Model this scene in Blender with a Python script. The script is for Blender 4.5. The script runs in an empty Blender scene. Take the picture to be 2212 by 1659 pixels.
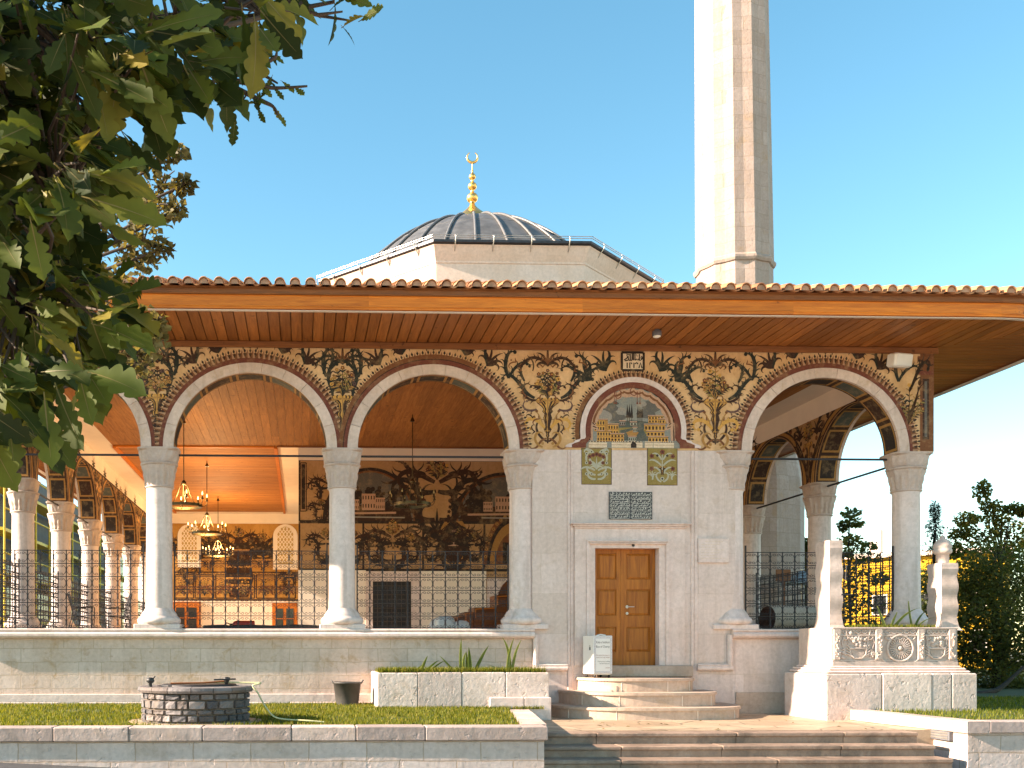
import bpy, math, random
from mathutils import Vector, Matrix
R = random.Random(7)
S = bpy.context.scene
PI = math.pi
# ---------------------------------------------------------------- camera, sky, sun, exposure
FPX, PPX, HOR = 2145.0, 722.4, 1405.0      # focal length, principal point and horizon in a 2212 x 1659 frame
YAW, EYE, CY = math.radians(1.8), 1.25, -19.5
cd = bpy.data.cameras.new('camera'); cam = bpy.data.objects.new('camera', cd); S.collection.objects.link(cam)
cd.sensor_width = 36; cd.lens = 36 * FPX / 2212
cd.shift_x = (1106 - PPX) / 2212; cd.shift_y = (HOR - 829.5) / 2212
cd.clip_start = 0.05; cd.clip_end = 2000
cam.location = (0, CY, EYE); cam.rotation_euler = (PI / 2, 0, -YAW)
S.camera = cam
SUN_EL, SUN_AZ = math.radians(25), math.radians(5)
sv = Vector((-math.cos(SUN_EL) * math.cos(SUN_AZ), -math.cos(SUN_EL) * math.sin(SUN_AZ), math.sin(SUN_EL)))
w = bpy.data.worlds.new('World'); S.world = w; w.use_nodes = True
nt = w.node_tree; sky = nt.nodes.new('ShaderNodeTexSky'); sky.sky_type = 'NISHITA'; sky.sun_disc = False
sky.sun_elevation = SUN_EL; sky.sun_rotation = math.atan2(sv.x, sv.y)
sky.air_density = 1.0; sky.dust_density = 0.15; sky.ozone_density = 1.5; sky.altitude = 800
hs = nt.nodes.new('ShaderNodeHueSaturation'); hs.inputs['Hue'].default_value = .495; hs.inputs['Saturation'].default_value = 1.25
nt.links.new(sky.outputs[0], hs.inputs['Color']); tn = nt.nodes.new('ShaderNodeMix'); tn.data_type = 'RGBA'; tn.blend_type = 'MULTIPLY'; tn.inputs[0].default_value = 1; tn.inputs[7].default_value = (1.18, 1.03, .78, 1)
nt.links.new(hs.outputs[0], tn.inputs[6]); nt.links.new(tn.outputs[2], nt.nodes['Background'].inputs[0]); nt.nodes['Background'].inputs[1].default_value = 0.085
sl = bpy.data.lights.new('sun', 'SUN'); sl.energy = 4.0; sl.angle = math.radians(0.5); sl.color = (1.0, 0.80, 0.63)
so = bpy.data.objects.new('sun', sl); S.collection.objects.link(so); so.rotation_euler = sv.to_track_quat('Z', 'Y').to_euler()
S.view_settings.view_transform = 'Standard'; S.view_settings.look = 'None'
S.view_settings.exposure = 2.3; S.view_settings.gamma = 1.0
S.cycles.max_bounces = 10; S.cycles.diffuse_bounces = 6; S.cycles.transparent_max_bounces = 8
S.cycles.use_denoising = True

def at(x, y, Y):
    """world point on the vertical plane Y that a pixel of the 2212 x 1659 frame shows"""
    xc, yc = (x - PPX) / FPX, (HOR - y) / FPX
    X = xc * math.cos(YAW) + math.sin(YAW); D = -xc * math.sin(YAW) + math.cos(YAW)
    t = (Y - CY) / D
    return Vector((X * t, Y, EYE + yc * t))
def ax(x, Y=0.0): return at(x, HOR, Y).x
def az(y, Y=0.0, x=900): return at(x, y, Y).z

# ---------------------------------------------------------------- mesh builder
class MB:
    def __init__(s): s.v = []; s.f = []; s.m = []; s.r = []; s.mats = []; s.sm = []
    def mi(s, m):
        if m not in s.mats: s.mats.append(m)
        return s.mats.index(m)
    def add(s, vs, fs, m, r=None, smooth=False):
        b = len(s.v); k = s.mi(m); s.v.extend([tuple(p) for p in vs])
        r = R.random() if r is None else r
        for f in fs:
            s.f.append([b + i for i in f]); s.m.append(k); s.r.append(r); s.sm.append(smooth)
    def box(s, a, b, m, r=None, bev=0.0):
        x0, y0, z0 = [min(p, q) for p, q in zip(a, b)]; x1, y1, z1 = [max(p, q) for p, q in zip(a, b)]
        if bev <= 0:
            vs = [(x, y, z) for z in (z0, z1) for y in (y0, y1) for x in (x0, x1)]
            s.add(vs, [(0, 2, 3, 1), (4, 5, 7, 6), (0, 1, 5, 4), (2, 6, 7, 3), (0, 4, 6, 2), (1, 3, 7, 5)], m, r); return
        e = min(bev, (x1 - x0) * .49, (y1 - y0) * .49, (z1 - z0) * .49)
        vs = []; 
        for z, i in ((z0, e), (z0 + e, 0), (z1 - e, 0), (z1, e)):
            q = []
            for (cx, cy, sx, sy) in ((x0, y0, 1, 1), (x1, y0, -1, 1), (x1, y1, -1, -1), (x0, y1, 1, -1)):
                A = (cx + sx * i, cy + sy * (e + i), z); B = (cx + sx * (e + i), cy + sy * i, z)
                q += [A, B] if (sx * sy > 0) else [B, A]
            vs += q
        fs = [tuple(range(7, -1, -1)), tuple(range(24, 32))]
        for k in range(3):
            for i in range(8): fs.append((k * 8 + i, k * 8 + (i + 1) % 8, k * 8 + 8 + (i + 1) % 8, k * 8 + 8 + i))
        s.add(vs, fs, m, r)
    def prism(s, poly, f, w0, w1, m, side=None, r=None, back=True):
        """poly of (u, v); f(u, v, w) -> xyz; extruded between depths w0 and w1"""
        n = len(poly); vs = [f(u, v, w0) for u, v in poly] + [f(u, v, w1) for u, v in poly]
        s.add(vs, [tuple(range(n))] + ([tuple(range(2 * n - 1, n - 1, -1))] if back else []), m, r)
        s.add(vs, [(i, (i + 1) % n, n + (i + 1) % n, n + i)[::-1] for i in range(n)], side or m, r)
    def lathe(s, prof, c, m, n=32, axis='z', r=None, a0=0.0, smooth=True, cap=True):
        vs = []
        for (rr, h) in prof:
            for i in range(n):
                a = a0 + 2 * PI * i / n; p = (rr * math.cos(a), rr * math.sin(a), h)
                if axis == 'y': p = (p[0], h, p[1])
                if axis == 'x': p = (h, p[0], p[1])
                vs.append((c[0] + p[0], c[1] + p[1], c[2] + p[2]))
        fs = []
        for k in range(len(prof) - 1):
            for i in range(n): fs.append((k * n + i, k * n + (i + 1) % n, (k + 1) * n + (i + 1) % n, (k + 1) * n + i))
        s.add(vs, fs, m, r, smooth)
        if cap: s.add(vs, [tuple(range(n - 1, -1, -1)), tuple(range((len(prof) - 1) * n, len(prof) * n))], m, r)
    def tube(s, pts, rad, m, n=6, r=None, smooth=True, cap=True):
        pts = [Vector(p) for p in pts]; N = len(pts); vs = []
        rads = rad if isinstance(rad, (list, tuple)) else [rad] * N
        up = None
        for i in range(N):
            d = (pts[min(i + 1, N - 1)] - pts[max(i - 1, 0)])
            d = d.normalized() if d.length > 1e-9 else Vector((0, 0, 1))
            if up is None: up = Vector((0, 0, 1)) if abs(d.z) < .9 else Vector((1, 0, 0))
            a = d.cross(up)
            if a.length < 1e-4: a = d.cross(Vector((0.3, 1, 0.2)))
            a.normalize(); b = a.cross(d); up = b
            for k in range(n):
                t = 2 * PI * (k + .5) / n; vs.append(pts[i] + (a * math.cos(t) + b * math.sin(t)) * rads[i])
        fs = []
        for i in range(N - 1):
            for k in range(n): fs.append((i * n + k, i * n + (k + 1) % n, (i + 1) * n + (k + 1) % n, (i + 1) * n + k))
        s.add(vs, fs, m, r, smooth)
        if cap: s.add(vs, [tuple(range(n - 1, -1, -1)), tuple(range((N - 1) * n, N * n))], m, r)
    def xf(s, M):
        s.v = [tuple(M @ Vector(p)) for p in s.v]; return s
    def build(s, name, parent=None, loc=None, bevel=0.0):
        me = bpy.data.meshes.new(name); me.from_pydata(s.v, [], s.f)
        for m in s.mats: me.materials.append(m)
        me.polygons.foreach_set('material_index', s.m); me.polygons.foreach_set('use_smooth', s.sm)
        a = me.attributes.new('rnd', 'FLOAT', 'FACE'); a.data.foreach_set('value', s.r)
        me.update()
        o = bpy.data.objects.new(name, me); S.collection.objects.link(o)
        if parent: o.parent = parent
        if loc: o.location = loc
        if bevel:
            b = o.modifiers.new('bevel', 'BEVEL'); b.width = bevel; b.segments = 2; b.limit_method = 'ANGLE'; b.angle_limit = math.radians(40)
        return o
def tag(o, label, cat, group=None, kind=None):
    o['label'] = label; o['category'] = cat
    if group: o['group'] = group
    if kind: o['kind'] = kind
    return o
def struct(o, label=None, kind='structure'):
    o['kind'] = kind
    if label: o['label'] = label
    return o
def empty(name, loc=(0, 0, 0), rz=0.0):
    o = bpy.data.objects.new(name, None); S.collection.objects.link(o); o.location = loc; o.rotation_euler = (0, 0, rz)
    o.empty_display_size = .2
    return o
def copy_tree(o, parent=None):
    c = o.copy(); S.collection.objects.link(c); c.parent = parent
    for ch in list(o.children): copy_tree(ch, c)
    return c

# ---------------------------------------------------------------- materials
def new_mat(name):
    m = bpy.data.materials.new(name); m.use_nodes = True; t = m.node_tree
    return m, t, t.nodes['Principled BSDF']
def N(t, k, **kw):
    n = t.nodes.new(k)
    for a, b in kw.items(): setattr(n, a, b)
    return n
def noise(t, vec, scale, detail=4, rough=.55, dist=0.0):
    n = N(t, 'ShaderNodeTexNoise'); n.inputs['Scale'].default_value = scale; n.inputs['Detail'].default_value = detail
    n.inputs['Roughness'].default_value = rough; n.inputs['Distortion'].default_value = dist
    t.links.new(vec, n.inputs['Vector']); return n.outputs['Fac']
def ramp(t, fac, stops):
    r = N(t, 'ShaderNodeValToRGB'); e = r.color_ramp.elements
    while len(e) < len(stops): e.new(.5)
    for i, (p, c) in enumerate(stops): e[i].position = p; e[i].color = (*c, 1) if len(c) == 3 else c
    t.links.new(fac, r.inputs['Fac']); return r.outputs['Color']
def mix(t, fac, a, b, mode='MIX'):
    n = N(t, 'ShaderNodeMix', data_type='RGBA', blend_type=mode)
    for sock, v in ((n.inputs[0], fac), (n.inputs[6], a), (n.inputs[7], b)):
        if hasattr(v, 'is_output') or isinstance(v, bpy.types.NodeSocket): t.links.new(v, sock)
        elif isinstance(v, (int, float)): sock.default_value = v
        else: sock.default_value = (*v, 1)
    return n.outputs[2]
def mth(t, op, a, b=0.0):
    n = N(t, 'ShaderNodeMath', operation=op)
    for i, v in enumerate((a, b)):
        if isinstance(v, bpy.types.NodeSocket): t.links.new(v, n.inputs[i])
        else: n.inputs[i].default_value = v
    return n.outputs[0]
def bump(t, bs, h, strength=.3, dist=.02):
    b = N(t, 'ShaderNodeBump'); b.inputs['Strength'].default_value = strength; b.inputs['Distance'].default_value = dist
    t.links.new(h, b.inputs['Height']); t.links.new(b.outputs[0], bs.inputs['Normal'])
def coord(t): return N(t, 'ShaderNodeTexCoord').outputs['Object']
def rnd(t): return N(t, 'ShaderNodeAttribute', attribute_name='rnd').outputs['Fac']

def stone(name, ca, cb, stain=(.42, .27, .13), amt=.5, brick=None, mortar=(.45, .38, .30), bstr=.35, rough=.8, msize=.006, pit=.0, dirt=None, rv=.15, streak=.35):
    ca, cb = [(c[0], c[1] * .955, c[2] * 1.03) for c in (ca, cb)]
    m, t, bs = new_mat(name); v = coord(t)
    big = noise(t, v, 1.1, 5, .6); fine = noise(t, v, 14, 6, .65)
    col = mix(t, ramp(t, big, [(.35, (0, 0, 0)), (.65, (1, 1, 1))]), ca, cb)
    if brick:
        sp = N(t, 'ShaderNodeSeparateXYZ'); t.links.new(v, sp.inputs[0]); cb_ = N(t, 'ShaderNodeCombineXYZ')
        t.links.new(mth(t, 'ADD', sp.outputs[0], sp.outputs[1]), cb_.inputs[0]); t.links.new(sp.outputs[2], cb_.inputs[1])
        wob = N(t, 'ShaderNodeVectorMath', operation='ADD'); t.links.new(cb_.outputs[0], wob.inputs[0])
        nn = N(t, 'ShaderNodeTexNoise'); nn.inputs['Scale'].default_value = 3.0; t.links.new(v, nn.inputs['Vector'])
        vs = N(t, 'ShaderNodeVectorMath', operation='SCALE'); t.links.new(nn.outputs['Color'], vs.inputs[0]); vs.inputs['Scale'].default_value = .045
        t.links.new(vs.outputs[0], wob.inputs[1])
        b = N(t, 'ShaderNodeTexBrick'); t.links.new(wob.outputs[0], b.inputs['Vector']); b.offset = .42; b.offset_frequency = 2; b.squash = .75; b.squash_frequency = 3
        b.inputs['Scale'].default_value = 1; b.inputs['Brick Width'].default_value = brick[0]; b.inputs['Row Height'].default_value = brick[1]
        b.inputs['Mortar Size'].default_value = msize; b.inputs['Mortar Smooth'].default_value = .3; b.inputs['Bias'].default_value = 0
        b.inputs['Color1'].default_value = (0, 0, 0, 1); b.inputs['Color2'].default_value = (1, 1, 1, 1); b.inputs['Mortar'].default_value = (.5, .5, .5, 1)
        col = mix(t, mth(t, 'MULTIPLY', b.outputs['Color'], .6), col, [c * k_ for c, k_ in zip(ca, (.74, .70, .64))])
        col = mix(t, mth(t, 'MULTIPLY', b.outputs['Fac'], .6), col, mortar)
    col = mix(t, rv, col, ramp(t, rnd(t), [(0, (.55, .54, .54)), (.5, (.95, .93, .9)), (1, (1.12, 1.1, 1.05))]), 'MULTIPLY')
    st = ramp(t, noise(t, v, 2.6, 7, .68, .6), [(.55, (0, 0, 0)), (.72, (1, 1, 1))])
    col = mix(t, mth(t, 'MULTIPLY', st, amt), col, stain)
    mp = N(t, 'ShaderNodeMapping'); mp.inputs['Scale'].default_value = (5, 5, .45); t.links.new(v, mp.inputs[0])
    sk = ramp(t, noise(t, mp.outputs[0], 1.3, 6, .6, .3), [(.50, (0, 0, 0)), (.72, (1, 1, 1))])
    col = mix(t, mth(t, 'MULTIPLY', sk, streak), col, [c * k_ for c, k_ in zip(ca, (.52, .47, .42))])
    sp_ = ramp(t, noise(t, v, 6.5, 5, .7, .8), [(.60, (0, 0, 0)), (.70, (1, 1, 1))])
    col = mix(t, mth(t, 'MULTIPLY', sp_, amt * .8), col, [c * k_ for c, k_ in zip(ca, (.60, .50, .40))])
    if dirt:
        dk = ramp(t, noise(t, v, 1.7, 8, .72, .4), [(.5, (0, 0, 0)), (.66, (1, 1, 1))])
        col = mix(t, mth(t, 'MULTIPLY', dk, .6), col, dirt)
    col = mix(t, .55, col, ramp(t, fine, [(.3, (.68, .66, .64)), (.7, (1.05, 1.05, 1.05))]), 'MULTIPLY')
    h = mth(t, 'ADD', mth(t, 'MULTIPLY', fine, .6), big)
    pits = ramp(t, noise(t, v, 9, 3, .5, .3), [(.30, (0, 0, 0)), (.38, (1, 1, 1))])
    if pit:
        col = mix(t, mth(t, 'MULTIPLY', mth(t, 'SUBTRACT', 1.0, pits), pit), col, [c * .5 for c in ca])
        h = mth(t, 'ADD', h, mth(t, 'MULTIPLY', pits, pit * 1.5))
    if brick: h = mth(t, 'SUBTRACT', h, mth(t, 'MULTIPLY', b.outputs['Fac'], .6))
    bump(t, bs, h, bstr, .03); t.links.new(col, bs.inputs['Base Color']); bs.inputs['Roughness'].default_value = rough
    return m
def wood(name, cd_, cl, axis=0, rough=.42, knots=True, var=.5):
    m, t, bs = new_mat(name); v = coord(t)
    mp = N(t, 'ShaderNodeMapping'); sc = [14, 14, 14]; sc[axis] = 1.1; mp.inputs['Scale'].default_value = sc; t.links.new(v, mp.inputs[0])
    r = rnd(t); off = N(t, 'ShaderNodeVectorMath', operation='ADD'); t.links.new(mp.outputs[0], off.inputs[0])
    cx = N(t, 'ShaderNodeCombineXYZ'); t.links.new(mth(t, 'MULTIPLY', r, 37.0), cx.inputs[0]); t.links.new(mth(t, 'MULTIPLY', r, 61.0), cx.inputs[1]); t.links.new(mth(t, 'MULTIPLY', r, 23.0), cx.inputs[2])
    t.links.new(cx.outputs[0], off.inputs[1])
    g = noise(t, off.outputs[0], 1.3, 5, .6, .8)
    col = mix(t, ramp(t, g, [(.3, (0, 0, 0)), (.7, (1, 1, 1))]), cd_, cl)
    col = mix(t, var, col, ramp(t, r, [(0, (.62, .58, .55)), (1, (1.12, 1.1, 1.05))]), 'MULTIPLY')
    if knots:
        kn = ramp(t, noise(t, v, 7, 2, .4), [(.24, (1, 1, 1)), (.30, (0, 0, 0))])
        col = mix(t, mth(t, 'MULTIPLY', kn, .7), col, [c * .35 for c in cd_])
    bump(t, bs, g, .12, .01); t.links.new(col, bs.inputs['Base Color']); bs.inputs['Roughness'].default_value = rough; bs.inputs['Specular IOR Level'].default_value = .3
    return m
def plain(name, c, rough=.7, metal=0.0, var=.25, scale=6, bstr=.1, coat=0.0):
    m, t, bs = new_mat(name); v = coord(t); f = noise(t, v, scale, 5, .6)
    col = mix(t, ramp(t, f, [(.3, (0, 0, 0)), (.7, (1, 1, 1))]), [x * (1 - var) for x in c], [min(1, x * (1 + var * .6)) for x in c])
    t.links.new(col, bs.inputs['Base Color']); bs.inputs['Roughness'].default_value = rough; bs.inputs['Metallic'].default_value = metal
    if coat: bs.inputs['Coat Weight'].default_value = coat
    if bstr: bump(t, bs, noise(t, v, scale * 5, 4), bstr, .01)
    return m
def paint(name, c, wear=.35):
    """fresco paint: thin, a little worn through to the plaster"""
    m, t, bs = new_mat(name); v = coord(t)
    f = noise(t, v, 5, 7, .7); g = noise(t, v, 38, 4, .6)
    col = mix(t, ramp(t, g, [(.3, (0, 0, 0)), (.75, (1, 1, 1))]), [x * .78 for x in c], [min(1, x * 1.18) for x in c])
    col = mix(t, mth(t, 'MULTIPLY', mth(t, 'MAXIMUM', ramp(t, f, [(.50, (0, 0, 0)), (.68, (1, 1, 1))]), ramp(t, noise(t, v, 22, 6, .75), [(.60, (0, 0, 0)), (.70, (1, 1, 1))])), wear), col, (.50, .33, .16))
    t.links.new(col, bs.inputs['Base Color']); bs.inputs['Roughness'].default_value = .85
    return m
def leafmat(name, ca, cb, trans=.35, cy=None, rough=.5):
    m, t, bs = new_mat(name); r = rnd(t); v = coord(t)
    col = ramp(t, r, [(0, ca), (.8, cb), (1, cy or cb)])
    col = mix(t, .5, col, ramp(t, noise(t, v, 20, 3), [(.3, (.65, .65, .65)), (.7, (1.15, 1.15, 1.15))]), 'MULTIPLY')
    t.links.new(col, bs.inputs['Base Color']); bs.inputs['Roughness'].default_value = rough; bs.inputs['Specular IOR Level'].default_value = .2
    tr = N(t, 'ShaderNodeBsdfTranslucent'); t.links.new(mix(t, 1.0, col, (1.5, 1.35, .5), 'MULTIPLY'), tr.inputs[0])
    ms = N(t, 'ShaderNodeMixShader'); ms.inputs[0].default_value = trans
    t.links.new(bs.outputs[0], ms.inputs[1]); t.links.new(tr.outputs[0], ms.inputs[2])
    t.links.new(ms.outputs[0], t.nodes['Material Output'].inputs[0])
    return m
def glow(name, c, s):
    m, t, bs = new_mat(name); bs.inputs['Emission Color'].default_value = (*c, 1); bs.inputs['Emission Strength'].default_value = s
    bs.inputs['Base Color'].default_value = (*c, 1); return m

M = {}
M['lime'] = stone('limestone smooth', (.76, .66, .56), (.67, .56, .46), amt=.25)
M['arch'] = stone('arch stone', (.70, .58, .46), (.58, .47, .36), amt=.5, bstr=.4, rv=.2)
M['column'] = stone('limestone column', (.78, .70, .61), (.69, .60, .51), amt=.45, bstr=.2, rough=.65, streak=.55)
M['carved'] = stone('limestone carved', (.62, .53, .43), (.50, .41, .32), amt=.25)
M['wallblock'] = stone('limestone blocks', (.74, .63, .51), (.62, .49, .36), amt=.8, brick=(.58, .262), mortar=(.42, .32, .21), msize=.008, bstr=.45)
M['entrance'] = stone('limestone entrance', (.77, .68, .58), (.69, .59, .49), amt=.35, brick=(2.1, .80), mortar=(.50, .40, .31), bstr=.35, msize=.005)
M['ashlar'] = stone('rough ashlar', (.76, .65, .55), (.64, .54, .45), amt=.45, brick=(.80, .27), mortar=(.38, .25, .14), stain=(.36, .25, .15), bstr=.5, pit=.3, msize=.010)
M['coping'] = stone('coping stone', (.68, .57, .48), (.56, .46, .38), amt=.35, bstr=.5, pit=.3, dirt=(.20, .17, .15), rv=.9)
M['travertine'] = stone('pitted travertine', (.72, .64, .54), (.62, .53, .44), amt=.35, bstr=.6, pit=.55, rv=.35)
M['minaret'] = stone('minaret stone', (.50, .42, .34), (.42, .34, .27), amt=.5, brick=(.62, .45), mortar=(.28, .22, .165), msize=.010, bstr=.4, pit=.2)
M['step'] = stone('step stone', (.40, .295, .205), (.26, .19, .13), stain=(.55, .48, .40), amt=.45, bstr=.5, dirt=(.085, .06, .045), rough=.55, rv=.4)
M['roundstep'] = stone('round step stone', (.56, .45, .33), (.45, .35, .25), amt=.45, bstr=.35)
M['white'] = plain('white plaster', (.80, .70, .59), .9, var=.06, scale=2)
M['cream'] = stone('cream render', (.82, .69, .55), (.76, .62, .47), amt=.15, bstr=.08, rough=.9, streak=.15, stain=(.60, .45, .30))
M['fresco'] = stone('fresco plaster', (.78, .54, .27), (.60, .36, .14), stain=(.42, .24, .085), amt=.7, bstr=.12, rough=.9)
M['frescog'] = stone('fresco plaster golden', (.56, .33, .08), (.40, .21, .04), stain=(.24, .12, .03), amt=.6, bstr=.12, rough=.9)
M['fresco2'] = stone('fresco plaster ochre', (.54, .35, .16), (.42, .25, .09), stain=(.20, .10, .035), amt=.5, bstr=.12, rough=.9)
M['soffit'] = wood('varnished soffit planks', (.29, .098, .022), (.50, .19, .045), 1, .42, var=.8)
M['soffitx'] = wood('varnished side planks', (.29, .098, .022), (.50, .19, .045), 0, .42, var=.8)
M['ceil'] = wood('ceiling planks', (.23, .088, .022), (.42, .185, .05), 1, .7)
M['ceilx'] = wood('ceiling cross planks', (.30, .115, .028), (.50, .215, .06), 0, .7)
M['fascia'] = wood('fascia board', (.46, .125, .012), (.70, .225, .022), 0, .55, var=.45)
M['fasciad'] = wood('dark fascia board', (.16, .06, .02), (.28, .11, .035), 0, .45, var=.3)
M['door'] = wood('oak door', (.24, .072, .010), (.46, .16, .018), 2, .5, knots=False, var=.2)
M['lattice'] = plain('dark lattice wood', (.045, .028, .018), .5)
M['bench'] = wood('brown furniture wood', (.12, .04, .012), (.24, .08, .02), 0, .4, knots=False)
M['iron'] = plain('wrought iron', (.028, .026, .028), .55, .3, var=.4)
M['rod'] = plain('iron rod', (.03, .03, .035), .6, .3)
M['brass'] = plain('dark brass', (.10, .07, .035), .35, .9)
M['gold'] = plain('gilded copper', (.90, .56, .18), .36, 1.0, var=.1)
M['lead'] = plain('lead sheet', (.135, .132, .13), .5, .3, var=.45, scale=2.5, bstr=.2)
M['leadrib'] = plain('lead seam', (.18, .175, .17), .45, .3)
M['gutter'] = plain('dark gutter', (.05, .05, .055), .4, .6)
M['steel'] = plain('bright steel', (.55, .52, .47), .35, .8)
M['plasticw'] = plain('white plastic', (.78, .74, .68), .45, var=.03, bstr=0)
M['plasticb'] = plain('black plastic', (.02, .02, .02), .5)
M['rubber'] = plain('dark rubber bucket', (.06, .055, .05), .6)
M['hose'] = plain('pale hose', (.52, .50, .27), .5)
M['red'] = plain('red paint', (.35, .03, .012), .35)
M['blanket'] = plain('white blanket', (.68, .68, .64), .9, var=.2)
M['rug'] = plain('beige rug back', (.55, .46, .36), .95, var=.2, scale=20)
M['rugend'] = plain('brown rug pile', (.05, .025, .02), .95, var=.4, scale=20)
M['soil'] = plain('soil', (.045, .035, .02), .95, var=.4)
M['turf'] = plain('turf base', (.045, .065, .012), .95, var=.45, scale=4)
M['square'] = stone('square paving', (.74, .64, .53), (.66, .56, .45), amt=.1, bstr=.2)
M['asphalt'] = plain('asphalt', (.055, .055, .058), .85, var=.3, scale=12, bstr=.4)
M['earth'] = plain('park ground', (.09, .08, .05), .95, var=.4, scale=.5)
M['paving'] = stone('flagstone paving', (.50, .38, .27), (.38, .28, .19), amt=.4, bstr=.3, rough=.6)
M['dark'] = plain('dark opening', (.012, .010, .009), .6)
M['glassd'] = plain('dark window glass', (.03, .03, .03), .12, var=.2, bstr=0)
M['amber'] = plain('amber glass', (.50, .36, .14), .2, var=.2)
M['yellow'] = plain('yellow render', (.70, .38, .012), .85, var=.08)
M['scaff'] = plain('yellow scaffold', (.70, .50, .03), .5)
M['greyw'] = plain('grey sheeting', (.13, .13, .14), .8, var=.2, scale=2)
M['blue'] = plain('pale blue canvas', (.34, .46, .55), .8)
M['bark'] = plain('bark', (.05, .035, .024), .9, var=.5, scale=15, bstr=.6)
M['twig'] = plain('twig bark', (.05, .032, .018), .8)
M['oak'] = leafmat('oak leaf', (.012, .022, .004), (.085, .110, .016), .27, (.17, .14, .02), .65)
M['oakrib'] = leafmat('oak leaf rib', (.10, .09, .03), (.18, .15, .05), .1)
M['small'] = leafmat('small leaf', (.06, .05, .018), (.20, .17, .07), .4)
M['tree1'] = leafmat('tree leaf', (.05, .068, .022), (.15, .155, .045), .45, (.20, .16, .03))
M['tree2'] = leafmat('tree leaf light', (.05, .06, .014), (.17, .16, .04), .5, (.42, .30, .06))
M['tree3'] = leafmat('conifer leaf', (.012, .022, .016), (.03, .042, .024), .15)
M['grass'] = leafmat('grass blade', (.05, .085, .008), (.19, .20, .02), .45, (.38, .32, .09), .6)
M['iris'] = leafmat('iris leaf', (.10, .15, .04), (.22, .27, .09), .45)
M['bulb'] = glow('lamp flame', (1.0, .55, .16), 1.6)
M['sign'] = plain('sign white', (.72, .70, .66), .5, var=.04, bstr=0)
M['ink'] = plain('dark ink', (.06, .045, .035), .7, var=0, bstr=0)
M['inkr'] = plain('red ink', (.25, .08, .05), .7, var=0, bstr=0)
M['inkb'] = plain('blue ink', (.16, .18, .30), .7, var=0, bstr=0)
M['slab'] = plain('black marble', (.035, .034, .036), .4, var=.5, scale=9)
M['chalk'] = plain('white marble relief', (.62, .58, .50), .7, var=.15)
M['terra'] = None
def flagstone(name, ca, cb):
    m, t, bs = new_mat(name); v = coord(t)
    vo = N(t, 'ShaderNodeTexVoronoi'); vo.feature = 'DISTANCE_TO_EDGE'; vo.inputs['Scale'].default_value = 1.25; t.links.new(v, vo.inputs['Vector'])
    vc = N(t, 'ShaderNodeTexVoronoi'); vc.inputs['Scale'].default_value = 1.25; t.links.new(v, vc.inputs['Vector'])
    joint = ramp(t, vo.outputs['Distance'], [(.006, (1, 1, 1)), (.022, (0, 0, 0))])
    sep = N(t, 'ShaderNodeSeparateColor'); t.links.new(vc.outputs['Color'], sep.inputs[0])
    col = mix(t, sep.outputs[0], ca, cb); f = noise(t, v, 9, 7, .7); g = noise(t, v, 1.6, 7, .7)
    col = mix(t, mth(t, 'MULTIPLY', ramp(t, g, [(.45, (0, 0, 0)), (.7, (1, 1, 1))]), .6), col, [c * .45 for c in cb])
    col = mix(t, .5, col, ramp(t, f, [(.3, (.65, .63, .6)), (.7, (1.05, 1.05, 1.05))]), 'MULTIPLY'); col = mix(t, mth(t, 'MULTIPLY', joint, .75), col, (.10, .075, .05))
    bump(t, bs, mth(t, 'SUBTRACT', f, joint), .35, .02); t.links.new(col, bs.inputs['Base Color']); bs.inputs['Roughness'].default_value = .5; return m
M['paving'] = flagstone('flagstone paving', (.56, .42, .29), (.40, .29, .19))
def terracotta():
    m, t, bs = new_mat('terracotta tile'); v = coord(t); r = rnd(t)
    col = ramp(t, r, [(0, (.34, .14, .065)), (.5, (.50, .23, .10)), (1, (.62, .36, .19))])
    col = mix(t, .6, col, ramp(t, noise(t, v, 7, 6, .65), [(.3, (.55, .5, .45)), (.7, (1.1, 1.1, 1.05))]), 'MULTIPLY')
    t.links.new(col, bs.inputs['Base Color']); bs.inputs['Roughness'].default_value = .8; bump(t, bs, noise(t, v, 40, 4), .2, .01); return m
M['terra'] = terracotta()
PAL = dict(green=(.013, .016, .011), brown=(.038, .014, .006), ochre=(.36, .18, .045), gold=(.56, .29, .06), red=(.15, .038, .020),
           pink=(.46, .27, .17), dark=(.022, .013, .009), cream=(.66, .52, .36), rust=(.17, .06, .018), plum=(.10, .05, .045),
           sky=(.22, .22, .19), skyd=(.11, .10, .085), teal=(.075, .085, .07), olive=(.25, .18, .045), pale=(.38, .37, .28), cloud=(.27, .24, .20))
for k, c in PAL.items(): M['p_' + k] = paint('fresco ' + k, c, .3 if k in ('green', 'brown', 'red', 'ochre') else .3)
M['p_tan'] = paint('fresco tan', (.40, .22, .12), .2)
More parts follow.
